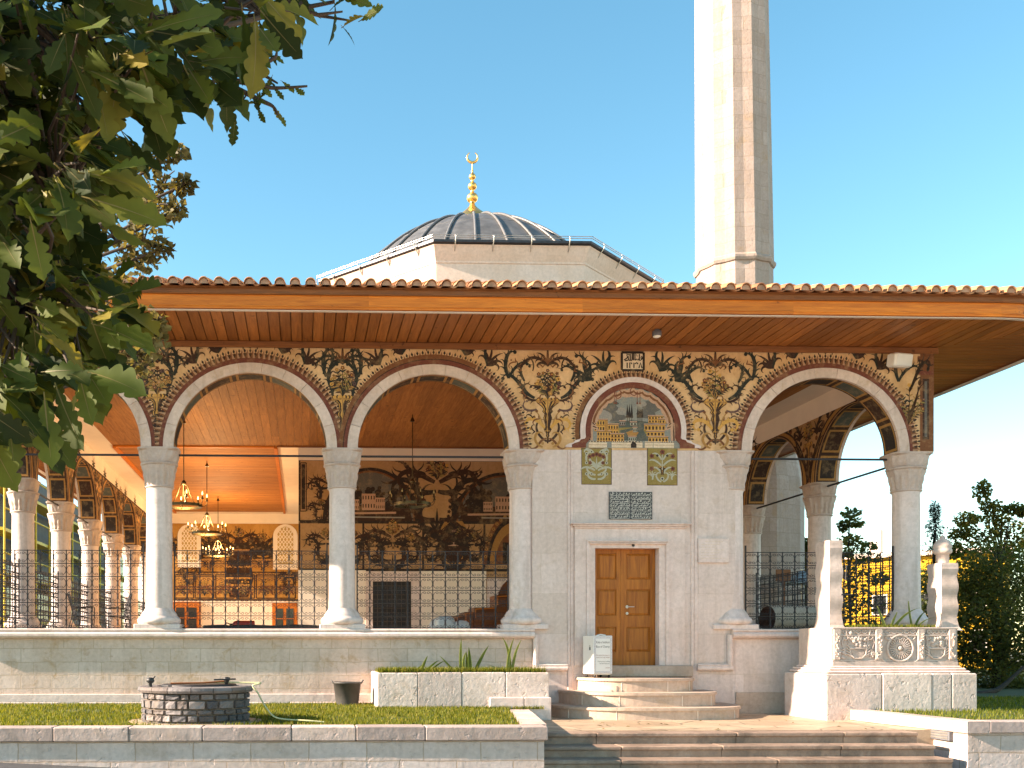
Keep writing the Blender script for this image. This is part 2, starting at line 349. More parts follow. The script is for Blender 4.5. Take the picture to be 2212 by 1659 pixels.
# ---------------------------------------------------------------- flat painting on a wall
class Art:
    """strokes and shapes painted on a surface f(u, v, w); w is measured into the wall, so paint lies at small negative w"""
    def __init__(s, f, w0=-.004, step=1e-5): s.f = f; s.w0 = s.w = w0; s.st = step; s.c = 0; s.mb = MB(); s.o = (0, 0, 1, 1)
    def at(s, x=0, y=0, sx=1, sc=1): s.o = (x, y, sx, sc); return s
    def _p(s, x, y): o = s.o; return s.f(o[0] + o[2] * o[3] * x, o[1] + o[3] * y, s.w)
    def lift(s):
        s.c += 1; s.w = s.w0 - s.st * (s.c % 700)
    def poly(s, pts, c): s.lift(); s.mb.add([s._p(x, y) for x, y in pts], [tuple(range(len(pts)))], M['p_' + c] if ('p_' + c) in M else M[c])
    def rect(s, x0, y0, x1, y1, c): s.poly([(x0, y0), (x1, y0), (x1, y1), (x0, y1)], c)
    def disc(s, x, y, r, c, n=10, sq=1.0): s.poly([(x + r * math.cos(2 * PI * i / n), y + r * sq * math.sin(2 * PI * i / n)) for i in range(n)], c)
    def line(s, pts, wd, c):
        s.lift(); n = len(pts); vs = []
        for i, (x, y) in enumerate(pts):
            x0, y0 = pts[max(i - 1, 0)]; x1, y1 = pts[min(i + 1, n - 1)]
            dx, dy = x1 - x0, y1 - y0; l = math.hypot(dx, dy) or 1; nx, ny = -dy / l, dx / l
            h = (wd[i] if isinstance(wd, (list, tuple)) else wd) / 2
            vs += [s._p(x + nx * h, y + ny * h), s._p(x - nx * h, y - ny * h)]
        s.mb.add(vs, [(2 * i, 2 * i + 1, 2 * i + 3, 2 * i + 2) for i in range(n - 1)], M['p_' + c] if ('p_' + c) in M else M[c])
    def frame(s, x0, y0, x1, y1, wd, c): s.line([(x0, y0), (x1, y0)], wd, c); s.line([(x0, y1), (x1, y1)], wd, c); s.line([(x0, y0), (x0, y1)], wd, c); s.line([(x1, y0), (x1, y1)], wd, c)
    def curve(s, x, y, a, segs, wd, c, tip=.15, n=14):
        """curve of varying curvature; segs = [(length, k0, k1), ...]"""
        pts = [(x, y)]; an = [a]
        for L, k0, k1 in segs:
            for i in range(n):
                a += (k0 + (k1 - k0) * (i + .5) / n) * L / n; x += math.cos(a) * L / n; y += math.sin(a) * L / n; pts.append((x, y)); an.append(a)
        N_ = len(pts); ws = [wd * (tip + (1 - tip) * math.sin(PI * min(1, .18 + .86 * i / (N_ - 1))) ** .8) for i in range(N_)]
        s.line(pts, ws, c); return pts, an
    def scroll(s, x, y, a, segs, wd, c, leaf=.12, every=5, start=4, curl=True):
        wd *= 1.0
        """acanthus scroll: a main curl with leaflets breaking away on both sides"""
        pts, an = s.curve(x, y, a, segs, wd, c)
        tot = 0
        ks = [0] + [(an[i + 1] - an[i]) for i in range(1, len(an) - 1)] + [0]
        for i in range(start, len(pts) - 4, every):
            f = 1 - .45 * i / len(pts); sd = -1 if ks[i] > 0 else 1; tot += 1
            for (q_, g, ang_) in ((sd, 1.0, .2),) + (((-sd, .65, .3),) if tot % 2 == 0 else ()):
                s.curve(*pts[i], an[i] + q_ * ang_, [(leaf * f * g * .9, q_ * .1 / leaf, q_ * .5 / leaf), (leaf * f * g * .9, q_ * .9 / leaf, q_ * 2.2 / leaf)], wd * .42 * f, c, .1, 5)
        if curl: s.disc(*pts[-1], wd * .5, c, 8)
        return pts, an
    def spray(s, x, y, a, size, c, n=7, spread=.36, wd=.16):
        for i in sorted(range(n), key=lambda q: -abs(q - (n - 1) / 2)):
            k = i - (n - 1) / 2; L = size * (1 - .07 * abs(k)); b = a + k * spread
            s.curve(x, y, b * .6 + a * .4, [(L * .55, k * .3 / size, k * .6 / size), (L * .62, k * 1.0 / size, k * 3.0 / size)], size * wd * .92, c, .12, 6)
        s.disc(x, y, size * .08, c, 8)
    def flower(s, x, y, r, c, core='dark', n=5):
        a = R.random() * 6
        for i in range(n): s.disc(x + r * .62 * math.cos(a + 2 * PI * i / n), y + r * .62 * math.sin(a + 2 * PI * i / n), r * .48, c, 7)
        s.disc(x, y, r * .35, core, 7)
    def bouquet(s, x, y, h, wd=.36, n=9):
        for i in range(n):
            k = (i - (n - 1) / 2) / (n / 2); a = PI / 2 - k * 1.0; L = h * (1 - .45 * abs(k)) * R.uniform(.85, 1.05)
            pts, an = s.curve(x, y, PI / 2 - k * .6, [(L, -k * .5 / h, -k * 1.2 / h)], .018, R.choice(['green', 'brown', 'ochre']), .5, 7)
            for j in range(2, 7):
                for sd in (1, -1): s.curve(*pts[j], an[j] + sd * .8, [(.09, sd * 2, sd * 8)], .03, R.choice(['green', 'brown', 'ochre', 'olive']), .2, 4)
            s.flower(*pts[-1], R.uniform(.025, .045), R.choice(['rust', 'ochre', 'plum', 'red', 'gold']), R.choice(['dark', 'gold']))
        for i in range(5):
            s.flower(x + R.gauss(0, wd * .2), y + h * R.uniform(.15, .5), R.uniform(.03, .05), R.choice(['rust', 'plum', 'brown', 'ochre']), R.choice(['dark', 'gold', 'pink']))
    def vase(s, x, y, h, wd, slim=False):
        prof = [(0, .05), (.06, .16), (.12, .08), (.22, .10), (.40, .17), (.52, .12), (.60, .22), (.66, .16), (.74, .24), (.86, .46), (.93, .50), (1, .42)]
        if slim: prof = [(0, .03), (.15, .08), (.33, .12), (.50, .09), (.56, .22), (.62, .22), (.66, .15), (.82, .20), (.92, .44), (.97, .50), (1, .40)]
        L = [(x - wd * b, y + h * a) for a, b in prof]; Rr = [(x + wd * b, y + h * a) for a, b in prof]
        for i in range(len(prof) - 1):
            s.poly([L[i], Rr[i], Rr[i + 1], L[i + 1]], 'gold')
        for k in (-.55, 0.0, .35, .7):
            s.line([(x + wd * b * k, y + h * a) for a, b in prof], wd * .07, 'brown' if k else 'ochre')
        for k in (-1, 1): s.line([(x + wd * b * k, y + h * a) for a, b in prof], .018, 'brown')
        for i in range(9): s.disc(x + wd * (i - 4) * .115, y + h * (.93 - abs(i - 4) * .008), wd * .062, 'ochre', 7); 
        for k in (-1, 1): s.curve(x + k * wd * .1, y + h * .80, PI / 2 - k * .3, [(h * .16, -k * 4, -k * 14)], .03, 'brown')
    def teeth(s, cx, zc, rx, rz, d, n, a0=0.0, a1=PI):
        """sawtooth border of folded triangles standing round an arch"""
        def P(a, t): return (cx + (rx + t) * math.cos(a), zc + (rz + t) * math.sin(a))
        s.line([P(a0 + (a1 - a0) * i / 60, d * .30) for i in range(61)], d * .62, 'rust')
        s.line([P(a0 + (a1 - a0) * i / 60, .008) for i in range(61)], .02, 'brown')
        da = (a1 - a0) / n
        for i in range(n):
            b = a0 + da * i
            s.poly([P(b, .004), P(b + da * .5, d), P(b + da * .5, .004)], 'tan'); s.poly([P(b + da * .5, .004), P(b + da * .5, d), P(b + da, .004)], 'rust')
            s.poly([P(b + da * .72, d * .42), P(b + da, d * .10), P(b + da * 1.28, d * .42), P(b + da, d * .66)], 'brown')
            s.poly([P(b + da * .78, d * .85), P(b + da, d * .6), P(b + da * 1.22, d * .85), P(b + da, d * 1.12)], 'dark')
    def done(s, name, parent): return s.mb.build(name, parent)

def spandrel(A, zs, zt, cx, wide=False):
    """painted tree-of-flowers between two arches: vase, bouquet, side scrolls, palmette under the eaves"""
    H = zt - zs
    A.at(0, 0)
    if wide:
        for sd in (1, -1):
            A.at(cx, zs, sd)
            A.curve(.02, .16, PI * .15, [(.30, 2, 3), (.30, 4, 9)], .05, 'brown'); A.curve(.03, .22, -.2, [(.22, -5, -3), (.25, 6, 14)], .045, 'rust')
            A.curve(.1, .05, .2, [(.3, 4, 7), (.22, 8, 16)], .05, 'ochre'); A.disc(.1, .12, .03, 'ochre')
            A.scroll(.06, .42, PI * .32, [(.34, -1.0, -4.5), (.34, -7, -13)], .075, 'gold', .08, 5)
            A.curve(.10, .50, PI * .40, [(.26, 0, -3), (.1, -4, -14)], .022, 'ochre'); A.disc(.22, .76, .028, 'rust')
            A.scroll(.20, .98, -.25, [(.18, 3, 5), (.30, 3, 7), (.2, 9, 17)], .05, 'brown', .08, 5)
            A.scroll(.22, .80, -.5, [(.2, 3, 5), (.25, 7, 15)], .045, 'plum', .07, 5)
            A.scroll(.26, 1.02, .30, [(.30, 2.5, 2.0), (.34, -.5, -1.5), (.22, -5, -14)], .075, 'green', .11, 4)
            A.scroll(.46, 1.35, .95, [(.22, 1.5, 3), (.22, 5, 13)], .055, 'green', .09, 4)
            A.curve(.30, 1.55, PI * .62, [(.22, -3, -5), (.12, -9, -16)], .03, 'brown')
        A.at(cx, zs)
        A.vase(0, .36, .66, .46); A.vase(0, .12, .26, .12, True); A.bouquet(0, 1.0, .62, .5, 11)
    else:
        for sd in (1, -1):
            A.at(cx, zs, sd)
            A.scroll(.20, 1.03, PI * .52, [(.20, -2, -3.2), (.36, 2.2, 2.6), (.26, -1.2, -2), (.18, -6, -15)], .07, 'green', .10, 4)
            A.scroll(.38, 1.45, PI * .62, [(.22, -3, 1), (.2, 8, 15)], .05, 'green', .08, 5)
        A.at(cx, zs)
        A.vase(0, .12, .92, .42, True); A.bouquet(0, 1.02, .60, .34, 9)
    for sd in (1, -1):
        A.at(cx, zs, sd)
        A.scroll(.03, H - .26, .75, [(.20, -1.5, -3), (.30, -3.5, -4.5), (.14, 2, 8)], .06, 'green' if not wide else 'brown', .09, 5)
    A.at(cx, zs); A.spray(0, H - .30, PI / 2, .34, 'brown', 7, .5); A.spray(0, H - .27, PI / 2, .2, 'rust', 5, .4)
    A.at(0, 0)

def fill_tendrils(A, spots, c):
    for (x, y, a, L, k0) in spots:
        A.curve(x, y, a, [(L * .6, k0, k0 * 1.4), (L * .6, k0 * 2.2, k0 * 5)], .028, c); A.curve(x, y, a - (.7 if k0 > 0 else -.7), [(L * .45, -k0, -k0 * 3)], .022, c); A.disc(x + L * .5 * math.cos(a), y + L * .5 * math.sin(a) + .02, .018, 'rust', 7)
def crown_sprays(A, cx, zc, rx, rz, c='brown', angs=(58, 72, 90, 108, 122), h=.34):
    for d in angs:
        a = math.radians(d); sd = 1 if d < 90 else -1
        x, y = cx + (rx + .06) * math.cos(a), zc + (rz + .04) * math.sin(a)
        A.at(0, 0)
        if d == 90: A.spray(x, y, PI / 2, h * .7, c, 7, .55)
        else:
            A.spray(x, y, a, h * (.75 if 70 < d < 110 else 1.05), c, 6, .42)
            A.curve(x, y, a - sd * 1.2, [(.16, sd * 4, sd * 6), (.16, sd * 9, sd * 18)], .06, c)
            A.curve(x, y, a + sd * .9, [(.30, -sd * 1, -sd * 2), (.16, -sd * 5, -sd * 14)], .055, 'green')
    for d in (44, 136):
        a = math.radians(d); x, y = cx + (rx + .12) * math.cos(a), zc + (rz + .1) * math.sin(a)
        sd = 1 if d < 90 else -1
        A.scroll(x, y, a + sd * 1.25, [(.45, -sd * 1.2, -sd * 2.2), (.2, -sd * 5, -sd * 12)], .075, 'green', .12, 4)
        A.scroll(x, y, a + sd * .4, [(.4, -sd * .8, -sd * 2.5), (.2, -sd * 6, -sd * 12)], .06, 'green', .1, 5)

def text_mb(mb, s, size, f, m, align='LEFT', x=0, y=0, sx=1.0, maxw=9):
    """lettering as flat faces; f(u, v) -> xyz"""
    cu = bpy.data.curves.new('lettering', 'FONT'); cu.body = s; cu.size = size; cu.align_x = align; cu.resolution_u = 2
    o = bpy.data.objects.new('lettering', cu); S.collection.objects.link(o)
    dg = bpy.context.evaluated_depsgraph_get(); me = bpy.data.meshes.new_from_object(o.evaluated_get(dg))
    wd = max(abs(v.co.x) for v in me.vertices); sx = min(sx, maxw / wd)
    mb.add([f(x + v.co.x * sx, y + v.co.y) for v in me.vertices], [tuple(p.vertices) for p in me.polygons], m)
    bpy.data.objects.remove(o); bpy.data.curves.remove(cu); bpy.data.meshes.remove(me)

# ---------------------------------------------------------------- the mosque: measures
XL = [ax(-66), ax(340), ax(740), ax(1132)]; XR = [ax(1590), ax(1974)]
ZS = az(970, 0, 1000); ZT = az(755, 0, 1000); ZL = az(1358, 0, 700)          # spring, top of fresco, parapet ledge
ZB = .18                                                                     # grass at the foot of the wall
TH = .52
RXO, RXI = 1.70, 1.50; RZO = 1.66; RZI = RZO - .19
XCOR = ax(2017); XLC = XL[0] - .32                                           # outer right and left corners
CEIL = EYE + 5.95; FLOOR = EYE - .2
EW0, EW1 = ax(1150), ax(1588)                                                # entrance block
EX0, EX1 = ax(1226), ax(1506)
YH = 9.5; BAY = 3.65; XH = ax(645, YH)
mosque = empty('mosque', (5, 6, 0))
mosque.location = (0, 0, 0)
tag(mosque, 'pale stone mosque with frescoed arcade, tiled wooden eaves and grey lead dome', 'mosque')

def F_front(u, v, w): return (u, w, v)
def F_left(u, v, w): return (XLC + w, u, v)                 # outer face of the left colonnade, looking along +X
def F_leftin(u, v, w): return (XLC + TH - w, u, v)
def F_right(u, v, w): return (XCOR - w, u, v)
def F_rightin(u, v, w): return (XCOR - TH + w, u, v)
def F_back(u, v, w): return (u, TH - w, v)

def arch_pts(cx, rx, rz, n=36, a0=0, a1=PI): return [(cx + rx * math.cos(a0 + (a1 - a0) * i / n), ZS + rz * math.sin(a0 + (a1 - a0) * i / n)) for i in range(n + 1)]
def arcade(name, f, u0, u1, arches, ztop, face, back, m_in, parent, flip=False):
    mb = MB(); poly = [(u0, ztop), (u1, ztop), (u1, ZS)]; arcs = []
    for c in sorted(arches, reverse=True):
        i0 = len(poly); poly += arch_pts(c, RXI, RZI); arcs.append((i0, len(poly) - 1))
    poly.append((u0, ZS)); n = len(poly)
    vs = [f(u, v, 0) for u, v in poly] + [f(u, v, TH) for u, v in poly]
    mb.add(vs, [tuple(range(n))], face); mb.add(vs, [tuple(range(2 * n - 1, n - 1, -1))], back)
    for i in range(n):
        inside = any(a <= i < b for a, b in arcs)
        mb.add(vs, [(i, (i + 1) % n, n + (i + 1) % n, n + i)], m_in if inside else face, smooth=inside)
    return mb.build(name, parent)
def ring(mb, f, cx, rxi, rzi, rxo, rzo, w0, w1, m, n=48, a0=0, a1=PI):
    I = arch_pts(cx, rxi, rzi, n, a0, a1); O = arch_pts(cx, rxo, rzo, n, a0, a1)
    vs = []
    for (a, b) in zip(I, O): vs += [f(*a, w0), f(*b, w0), f(*b, w1), f(*a, w1)]
    fs = []
    for i in range(n):
        for k in range(4): fs.append((4 * i + k, 4 * i + (k + 1) % 4, 4 * i + 4 + (k + 1) % 4, 4 * i + 4 + k))
    fs += [(0, 1, 2, 3), (4 * n, 4 * n + 1, 4 * n + 2, 4 * n + 3)]
    mb.add(vs, fs, m)
def archivolt(f, cx, parent):
    mb = MB(); na = 11
    for i in range(na): ring(mb, f, cx, RXI - .004, RZI - .004, RXO, RZO, -.03 + R.uniform(-.003, .003), .04, M['arch'], 6, PI * i / na + .002, PI * (i + 1) / na - .002)
    o = mb.build('archivolt', parent)
    mb = MB(); ring(mb, f, cx, RXO + .002, RZO + .002, RXO + .075, RZO + .095, -.012, .02, M['p_red']); mb.build('painted_band', o)
def soffit_art(f, cx, parent, n=7):
    """dark panels with pale borders painted on the underside of an arch"""
    mb = MB()
    for k in range(n):
        a0 = PI * (k + .06) / n; a1 = PI * (k + .94) / n
        for (e, d, w_a, w_b, m) in ((0, .006, .05, TH - .05, 'p_ochre'), (.035, .010, .09, TH - .09, ('p_dark', 'p_brown', 'p_teal')[k % 3])):
            vs = []; q = 6
            for i in range(q + 1):
                a = a0 + e + (a1 - a0 - 2 * e) * i / q
                for w_ in (w_a, w_b): vs.append(f(cx + (RXI - d) * math.cos(a), ZS + (RZI - d) * math.sin(a), w_))
            mb.add(vs, [(2 * i, 2 * i + 1, 2 * i + 3, 2 * i + 2) for i in range(q)], M[m])
    return mb.build('arch_underside_painting', parent)

# columns ---------------------------------------------------------
def make_column():
    h0, hc, hi = ZL + .09, ZS - .78, ZS - .32       # pedestal top, foot of the capital, foot of the impost
    mb = MB()
    prof = [(.27, h0 + .28), (.262, h0 + .6), (.258, h0 + 1.4), (.25, hc - .05), (.262, hc - .01), (.262, hc)]
    mb.lathe(prof, (0, 0, 0), M['column'], 40)
    col = mb.build('column', mosque)
    mb = MB(); mb.lathe([(.38, h0), (.42, h0 + .03), (.425, h0 + .09), (.40, h0 + .13), (.375, h0 + .145), (.36, h0 + .17), (.335, h0 + .22), (.30, h0 + .265), (.285, h0 + .29), (.27, h0 + .31)], (0, 0, 0), M['column'], 40)
    mb.build('base', col)
    mb = MB(); mb.box((-.45, -.34, ZL - .01), (.45, .34, h0), M['column'], bev=.012); mb.build('pedestal', col)
    mb = MB(); n, k = 96, 30; vs = []
    for j in range(k + 1):
        t = j / k; z = hc + (hi - hc) * t; b = .265 + .085 * t ** 1.6
        if t < .10: b += .03 * math.sin(PI * t / .10)
        for i in range(n):
            a = 2 * PI * i / n; rel = 0
            if .12 < t < .97:
                tt = (t - .12) / .85
                p1 = abs(math.sin(a * 4)); p2 = abs(math.sin(a * 4 + PI / 2))
                lf = max(0, 1 - (1 - p1) * 5.0 / max(.15, math.sin(PI * min(1, tt * .9 + .1)) + .1)); l2 = max(0, 1 - (1 - p2) * 5.0 / max(.15, .9 - tt * 1.2)) if tt < .65 else 0
                rel = .034 * min(1, max(lf, l2) * 1.6) * (1 + .25 * math.sin(a * 48)) * (.85 + .15 * math.cos(tt * 14)) - .012
            vs.append(((b + rel) * math.cos(a), (b + rel) * math.sin(a), z))
    fs = [(j * n + i, j * n + (i + 1) % n, (j + 1) * n + (i + 1) % n, (j + 1) * n + i) for j in range(k) for i in range(n)]
    mb.add(vs, fs, M['carved'], smooth=True); cap = mb.build('capital', col)
    mb = MB(); n, k = 96, 10; vs = []
    mb.lathe([(.34, hi - .02), (.37, hi), (.37, hi + .025), (.35, hi + .035)], (0, 0, 0), M['carved'], 48)
    for j in range(k + 1):
        t = j / k; z = hi + .02 + (ZS - .004 - hi - .02) * t; hx = .345 + .05 * t; e = 2.2 + 7 * min(1, t * 2.0); 
        if t > .88: hx += .012
        for i in range(n):
            a = 2 * PI * i / n; c, s_ = math.cos(a), math.sin(a); q = (abs(c) ** e + abs(s_) ** e) ** (-1 / e)
            ch = 1 - .13 * max(0, math.sin(2 * a) ** 2 - .62) / .38 * (1 if t < .85 else .3)
            face = .008 * math.sin(z * 22 + 3 * math.cos(a * 4)) * math.sin(a * 12) if .1 < t < .8 else 0
            vs.append(((hx * ch + face) * q * c, (hx * ch + face) * q * s_ * .86, z))
    fs = [(j * n + i, j * n + (i + 1) % n, (j + 1) * n + (i + 1) % n, (j + 1) * n + i) for j in range(k) for i in range(n)]
    mb.add(vs, fs, M['carved'], smooth=False); mb.add(vs, [tuple(range(k * n, k * n + n))], M['carved']); mb.build('impost', col)
    return col
col0 = make_column(); col0.location = (XL[1], .26, 0)
def put_col(x, y, rz=0):
    c = copy_tree(col0, mosque); c.location = (x, y, 0); c.rotation_euler = (0, 0, rz); return c
for x in (XL[0], XL[2], XL[3] + .02, XR[0] - .02, XR[1]): put_col(x, .26)
XLCOL, XRCOL = XLC + TH / 2, XCOR - TH / 2
for k in range(1, 7): put_col(XLCOL, .26 + BAY * k, PI / 2)
for k in range(1, 4): put_col(XRCOL, .26 + BAY * k, PI / 2)

# arcade walls ----------------------------------------------------
fr_c = [(XL[i] + XL[i + 1]) / 2 for i in range(3)] + [(XR[0] + XR[1]) / 2]
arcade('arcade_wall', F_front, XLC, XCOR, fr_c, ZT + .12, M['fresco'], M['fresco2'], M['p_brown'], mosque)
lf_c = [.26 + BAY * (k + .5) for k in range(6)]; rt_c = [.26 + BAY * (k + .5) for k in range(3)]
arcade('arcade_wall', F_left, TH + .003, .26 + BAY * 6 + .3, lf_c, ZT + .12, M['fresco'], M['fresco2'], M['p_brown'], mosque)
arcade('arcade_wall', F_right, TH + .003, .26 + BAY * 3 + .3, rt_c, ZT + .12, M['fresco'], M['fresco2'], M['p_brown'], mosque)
for c in fr_c:
    archivolt(F_front, c, mosque); soffit_art(F_front, c, mosque)
for c in lf_c: archivolt(F_left, c, mosque); soffit_art(F_left, c, mosque)
for c in rt_c: archivolt(F_right, c, mosque); soffit_art(F_right, c, mosque)

# front fresco
A = Art(F_front)
LX = ax(1367); LR = 1.06; LZ = az(931, 0, 1367)
for c in fr_c:
    A.teeth(c, ZS, RXO + .075, RZO + .095, .17, 56)
    crown_sprays(A, c, ZS, RXO + .25, RZO + .26)
for c in XL[:3]: spandrel(A, ZS, ZT, c)
SW = [ax(1183), ax(1545)]
for c in SW: spandrel(A, ZS, ZT, c, True)
for c in SW:
    for sd in (1, -1):
        A.at(c, ZS, sd); fill_tendrils(A, [(.12, .92, .9, .2, 5), (.16, .60, .2, .2, -6), (.42, 1.05, .5, .22, 5), (.52, 1.55, .9, .18, 6), (.62, 1.72, .2, .22, -5), (.10, 1.62, 1.2, .16, -7)], 'rust'); fill_tendrils(A, [(.25, .35, .4, .18, 7), (.30, .62, 1.2, .16, -7), (.45, 1.28, -.3, .2, 7), (.2, 1.2, 1.0, .2, -6)], 'brown')
for c in XL[:3]:
    for sd in (1, -1):
        A.at(c, ZS, sd); fill_tendrils(A, [(.18, 1.1, 1.0, .16, -6), (.30, 1.66, .4, .2, 6), (.24, 1.4, 1.4, .16, 7)], 'brown')
A.at(0, 0)
# right corner: painted pilaster
x0 = ax(1985); A.at(0, 0)
A.rect(x0 + .02, ZS + .02, XCOR - .004, ZT, 'rust'); A.rect(x0 + .07, ZS + .25, XCOR - .1, ZT - .5, 'brown'); A.rect(x0 + .11, ZS + .3, XCOR - .14, ZT - .55, 'skyd')
A.rect(x0 - .05, ZT - .42, XCOR - .004, ZT - .34, 'red'); A.rect(x0 - .03, ZT - .16, XCOR - .004, ZT - .05, 'rust')
for k in (0, 1): A.curve(x0 + .04 + k * .14, ZT - .28, .8, [(.12, 8, 10), (.14, 16, 26)], .05, 'brown')
A.bouquet(x0 - .2, ZS + .55, .75, .25, 7); A.curve(x0 - .2, ZS + .52, -PI / 2, [(.3, 1, -1)], .1, 'rust')
# arch over the door: sawtooth, pale band with flared feet, red band, painted view
A.at(0, 0); A.teeth(LX, LZ, LR, LR, .16, 44, math.radians(-12), math.radians(192))
crown_sprays(A, LX, LZ, LR + .22, LR + .22, 'green', (50, 66, 114, 130), .36)
fb = (ax(1343), az(800, 0, 1367), ax(1390), az(762, 0, 1367))
A.done('facade_fresco', mosque)
tm = MB(); hb = fb[3] - fb[1]
B = Art(F_front, -.013); B.mb = tm; B.rect(fb[0], fb[1], fb[2], fb[3], 'cream'); B.frame(fb[0], fb[1], fb[2], fb[3], .045, 'dark')
def F_in(u, v): return (u, -.011, v)
ins = '\u0645\u0627\u0634\u0627\u0627\u0644\u0644\u0647'
def glyphs(mb, strokes, x, y, sx, sz, m):
    B = Art(lambda u, v, w_: (u, -.0150 + w_, v), 0, 1e-5); B.mb = mb; B.at(x, y)
    for p, wd in strokes: B.line([(a * sx, b * sz) for a, b in p], wd, 'dark')
wd = .022
W_, H_ = fb[2] - fb[0], hb
G = []
# the phrase, drawn letter by letter from right to left, and the year below it
G += [([(.92, .62), (.95, .74), (.90, .78), (.87, .70), (.90, .60), (.84, .56)], wd), ([(.84, .56), (.80, .56), (.80, .92)], wd * 1.1)]
G += [([(.78, .56), (.74, .64), (.71, .57), (.67, .64), (.64, .57), (.60, .56), (.60, .94)], wd), ([(.68, .80), (.71, .80)], wd), ([(.66, .86), (.69, .87)], wd)]
G += [([(.53, .56), (.53, .94)], wd * 1.1), ([(.47, .94), (.47, .60), (.43, .55), (.38, .56)], wd * 1.1), ([(.38, .92), (.38, .58), (.34, .55), (.30, .58), (.28, .78), (.20, .82)], wd * 1.1), ([(.28, .74), (.16, .62), (.10, .60), (.16, .54), (.28, .56)], wd * 1.1), ([(.20, .90), (.36, .86)], wd * .8)]
G += [([(.24, .42), (.24, .12)], wd * 1.2), ([(.36, .12), (.36, .42), (.44, .40), (.46, .34)], wd * 1.1), ([(.55, .12), (.55, .42), (.61, .36), (.66, .42), (.71, .40), (.73, .34)], wd * 1.1), ([(.78, .12), (.85, .42), (.92, .12)], wd * 1.2)]
glyphs(tm, G, fb[0], fb[1], W_, H_, M['ink']); tm.build('wall_inscription', mosque)

# lunette
def flare(r, foot, zb, n=40):
    """arch outline with ogee feet that step outwards at the bottom"""
    P = [(LX + r * math.cos(a), LZ + r * math.sin(a)) for a in [math.radians(-8 + 196 * i / n) for i in range(n + 1)]]
    xl, zl = P[-1]; xr = 2 * LX - xl
    ft = [(xl - foot * .07, zl - .03), (xl - foot * .36, zl - .05), (xl - foot * .46, zl - .09), (xl - foot * .8, zl - .12), (xl - foot, zl - .15), (xl - foot, zb)]
    return [(2 * LX - x, z) for x, z in reversed(ft)] + P + ft
zb = az(968, 0, 1367)
mb = MB()
o1, o2, o3 = flare(LR, .30, zb), flare(LR - .10, .28, zb), flare(LR - .21, .10, zb)
def strip(mb, a, b, f, w0, w1, m):
    vs = []
    for p, q in zip(a, b): vs += [f(*p, w0), f(*q, w0), f(*q, w1), f(*p, w1)]
    n = len(a); mb.add(vs, [(4 * i + k, 4 * i + (k + 1) % 4, 4 * i + 4 + (k + 1) % 4, 4 * i + 4 + k) for i in range(n - 1) for k in range(4)], m)
strip(mb, o1, o2, F_front, -.045, .01, M['lime']); o = mb.build('door_arch_band', mosque)
mb = MB(); strip(mb, o2, o3, F_front, -.025, .01, M['p_red']); mb.build('painted_band', o)
A = Art(F_front, -.006)
A.poly([p for p in o3], 'sky')
zl = zb; px = lambda x: ax(2200 / 1.8084 + x * .3557 / 1.8084); pz = lambda y: az(1330 / 1.8084 + y * .3557 / 1.8084, 0, 1367)
def q(x, y): return (px(x), pz(y))
def blob(x, y, rx, ry, c, n=9):
    A.poly([q(x + rx * math.cos(2 * PI * i / n) * R.uniform(.8, 1.1), y + ry * math.sin(2 * PI * i / n) * R.uniform(.8, 1.1)) for i in range(n)], c)
for (x, y, rx, ry, c) in ((480, 770, 150, 90, 'skyd'), (560, 840, 130, 60, 'skyd'), (430, 830, 120, 70, 'cloud'), (980, 720, 120, 70, 'skyd'), (920, 800, 110, 60, 'skyd'), (1060, 680, 70, 60, 'skyd'), (520, 690, 90, 30, 'teal'), (740, 640, 120, 40, 'sky'), (640, 780, 60, 40, 'cloud'), (860, 700, 60, 30, 'cloud')): blob(x, y, rx, ry, c, 14)
blob(740, 960, 330, 90, 'teal', 16); blob(720, 1010, 260, 50, 'olive', 14); blob(760, 1060, 240, 50, 'teal', 14); A.poly([q(620, 990), q(860, 940), q(940, 1100), q(660, 1100)], 'teal')
A.poly([q(690, 1010), q(760, 985), q(830, 1010), q(800, 1050), q(720, 1060)], 'ochre')
for x in (704, 727, 752, 820, 842, 864):
    h = 150 + (x * 7 % 40) if x < 800 else 120 + (x * 5 % 30); A.poly([q(x - 14, 850), q(x - 12, 800), q(x, 855 - h), q(x + 12, 800), q(x + 15, 850)], 'dark'); A.line([q(x, 850), q(x, 900)], .012, 'dark')
def house(x0, y0, x1, y1, rows, cols, c='gold', rf=True):
    A.poly([q(x0, y0), q(x1, y0), q(x1, y1), q(x0, y1)], c)
    if rf: A.poly([q(x0 - 8, y0), q(x1 + 8, y0), q(x1 + 4, y0 - 12), q(x0 - 4, y0 - 12)], 'pink'); A.line([q(x0 - 8, y0 + 2), q(x1 + 8, y0 + 2)], .01, 'brown')
    for j in range(rows):
        yy = y0 + (y1 - y0) * (j + .55) / rows
        A.line([q(x0, y0 + (y1 - y0) * (j + 1) / rows), q(x1, y0 + (y1 - y0) * (j + 1) / rows)], .008, 'rust')
        for i in range(cols):
            xx = x0 + (x1 - x0) * (i + .5) / cols; ww = (x1 - x0) / cols * .28; hh = (y1 - y0) / rows * .28
            A.poly([q(xx - ww, yy - hh), q(xx + ww, yy - hh), q(xx + ww, yy + hh), q(xx - ww, yy + hh)], 'brown')
house(340, 875, 485, 1000, 2, 5); house(490, 925, 605, 1040, 2, 4); house(370, 1000, 520, 1110, 2, 5); house(520, 1030, 665, 1110, 2, 4); A.poly([q(455, 875), q(490, 885), q(490, 1000), q(455, 1000)], 'ochre')
house(935, 830, 1100, 905, 2, 5); house(890, 925, 1120, 990, 1, 6); house(915, 1000, 1110, 1050, 1, 5); house(935, 1060, 1150, 1115, 1, 6); house(1050, 865, 1150, 910, 1, 3)
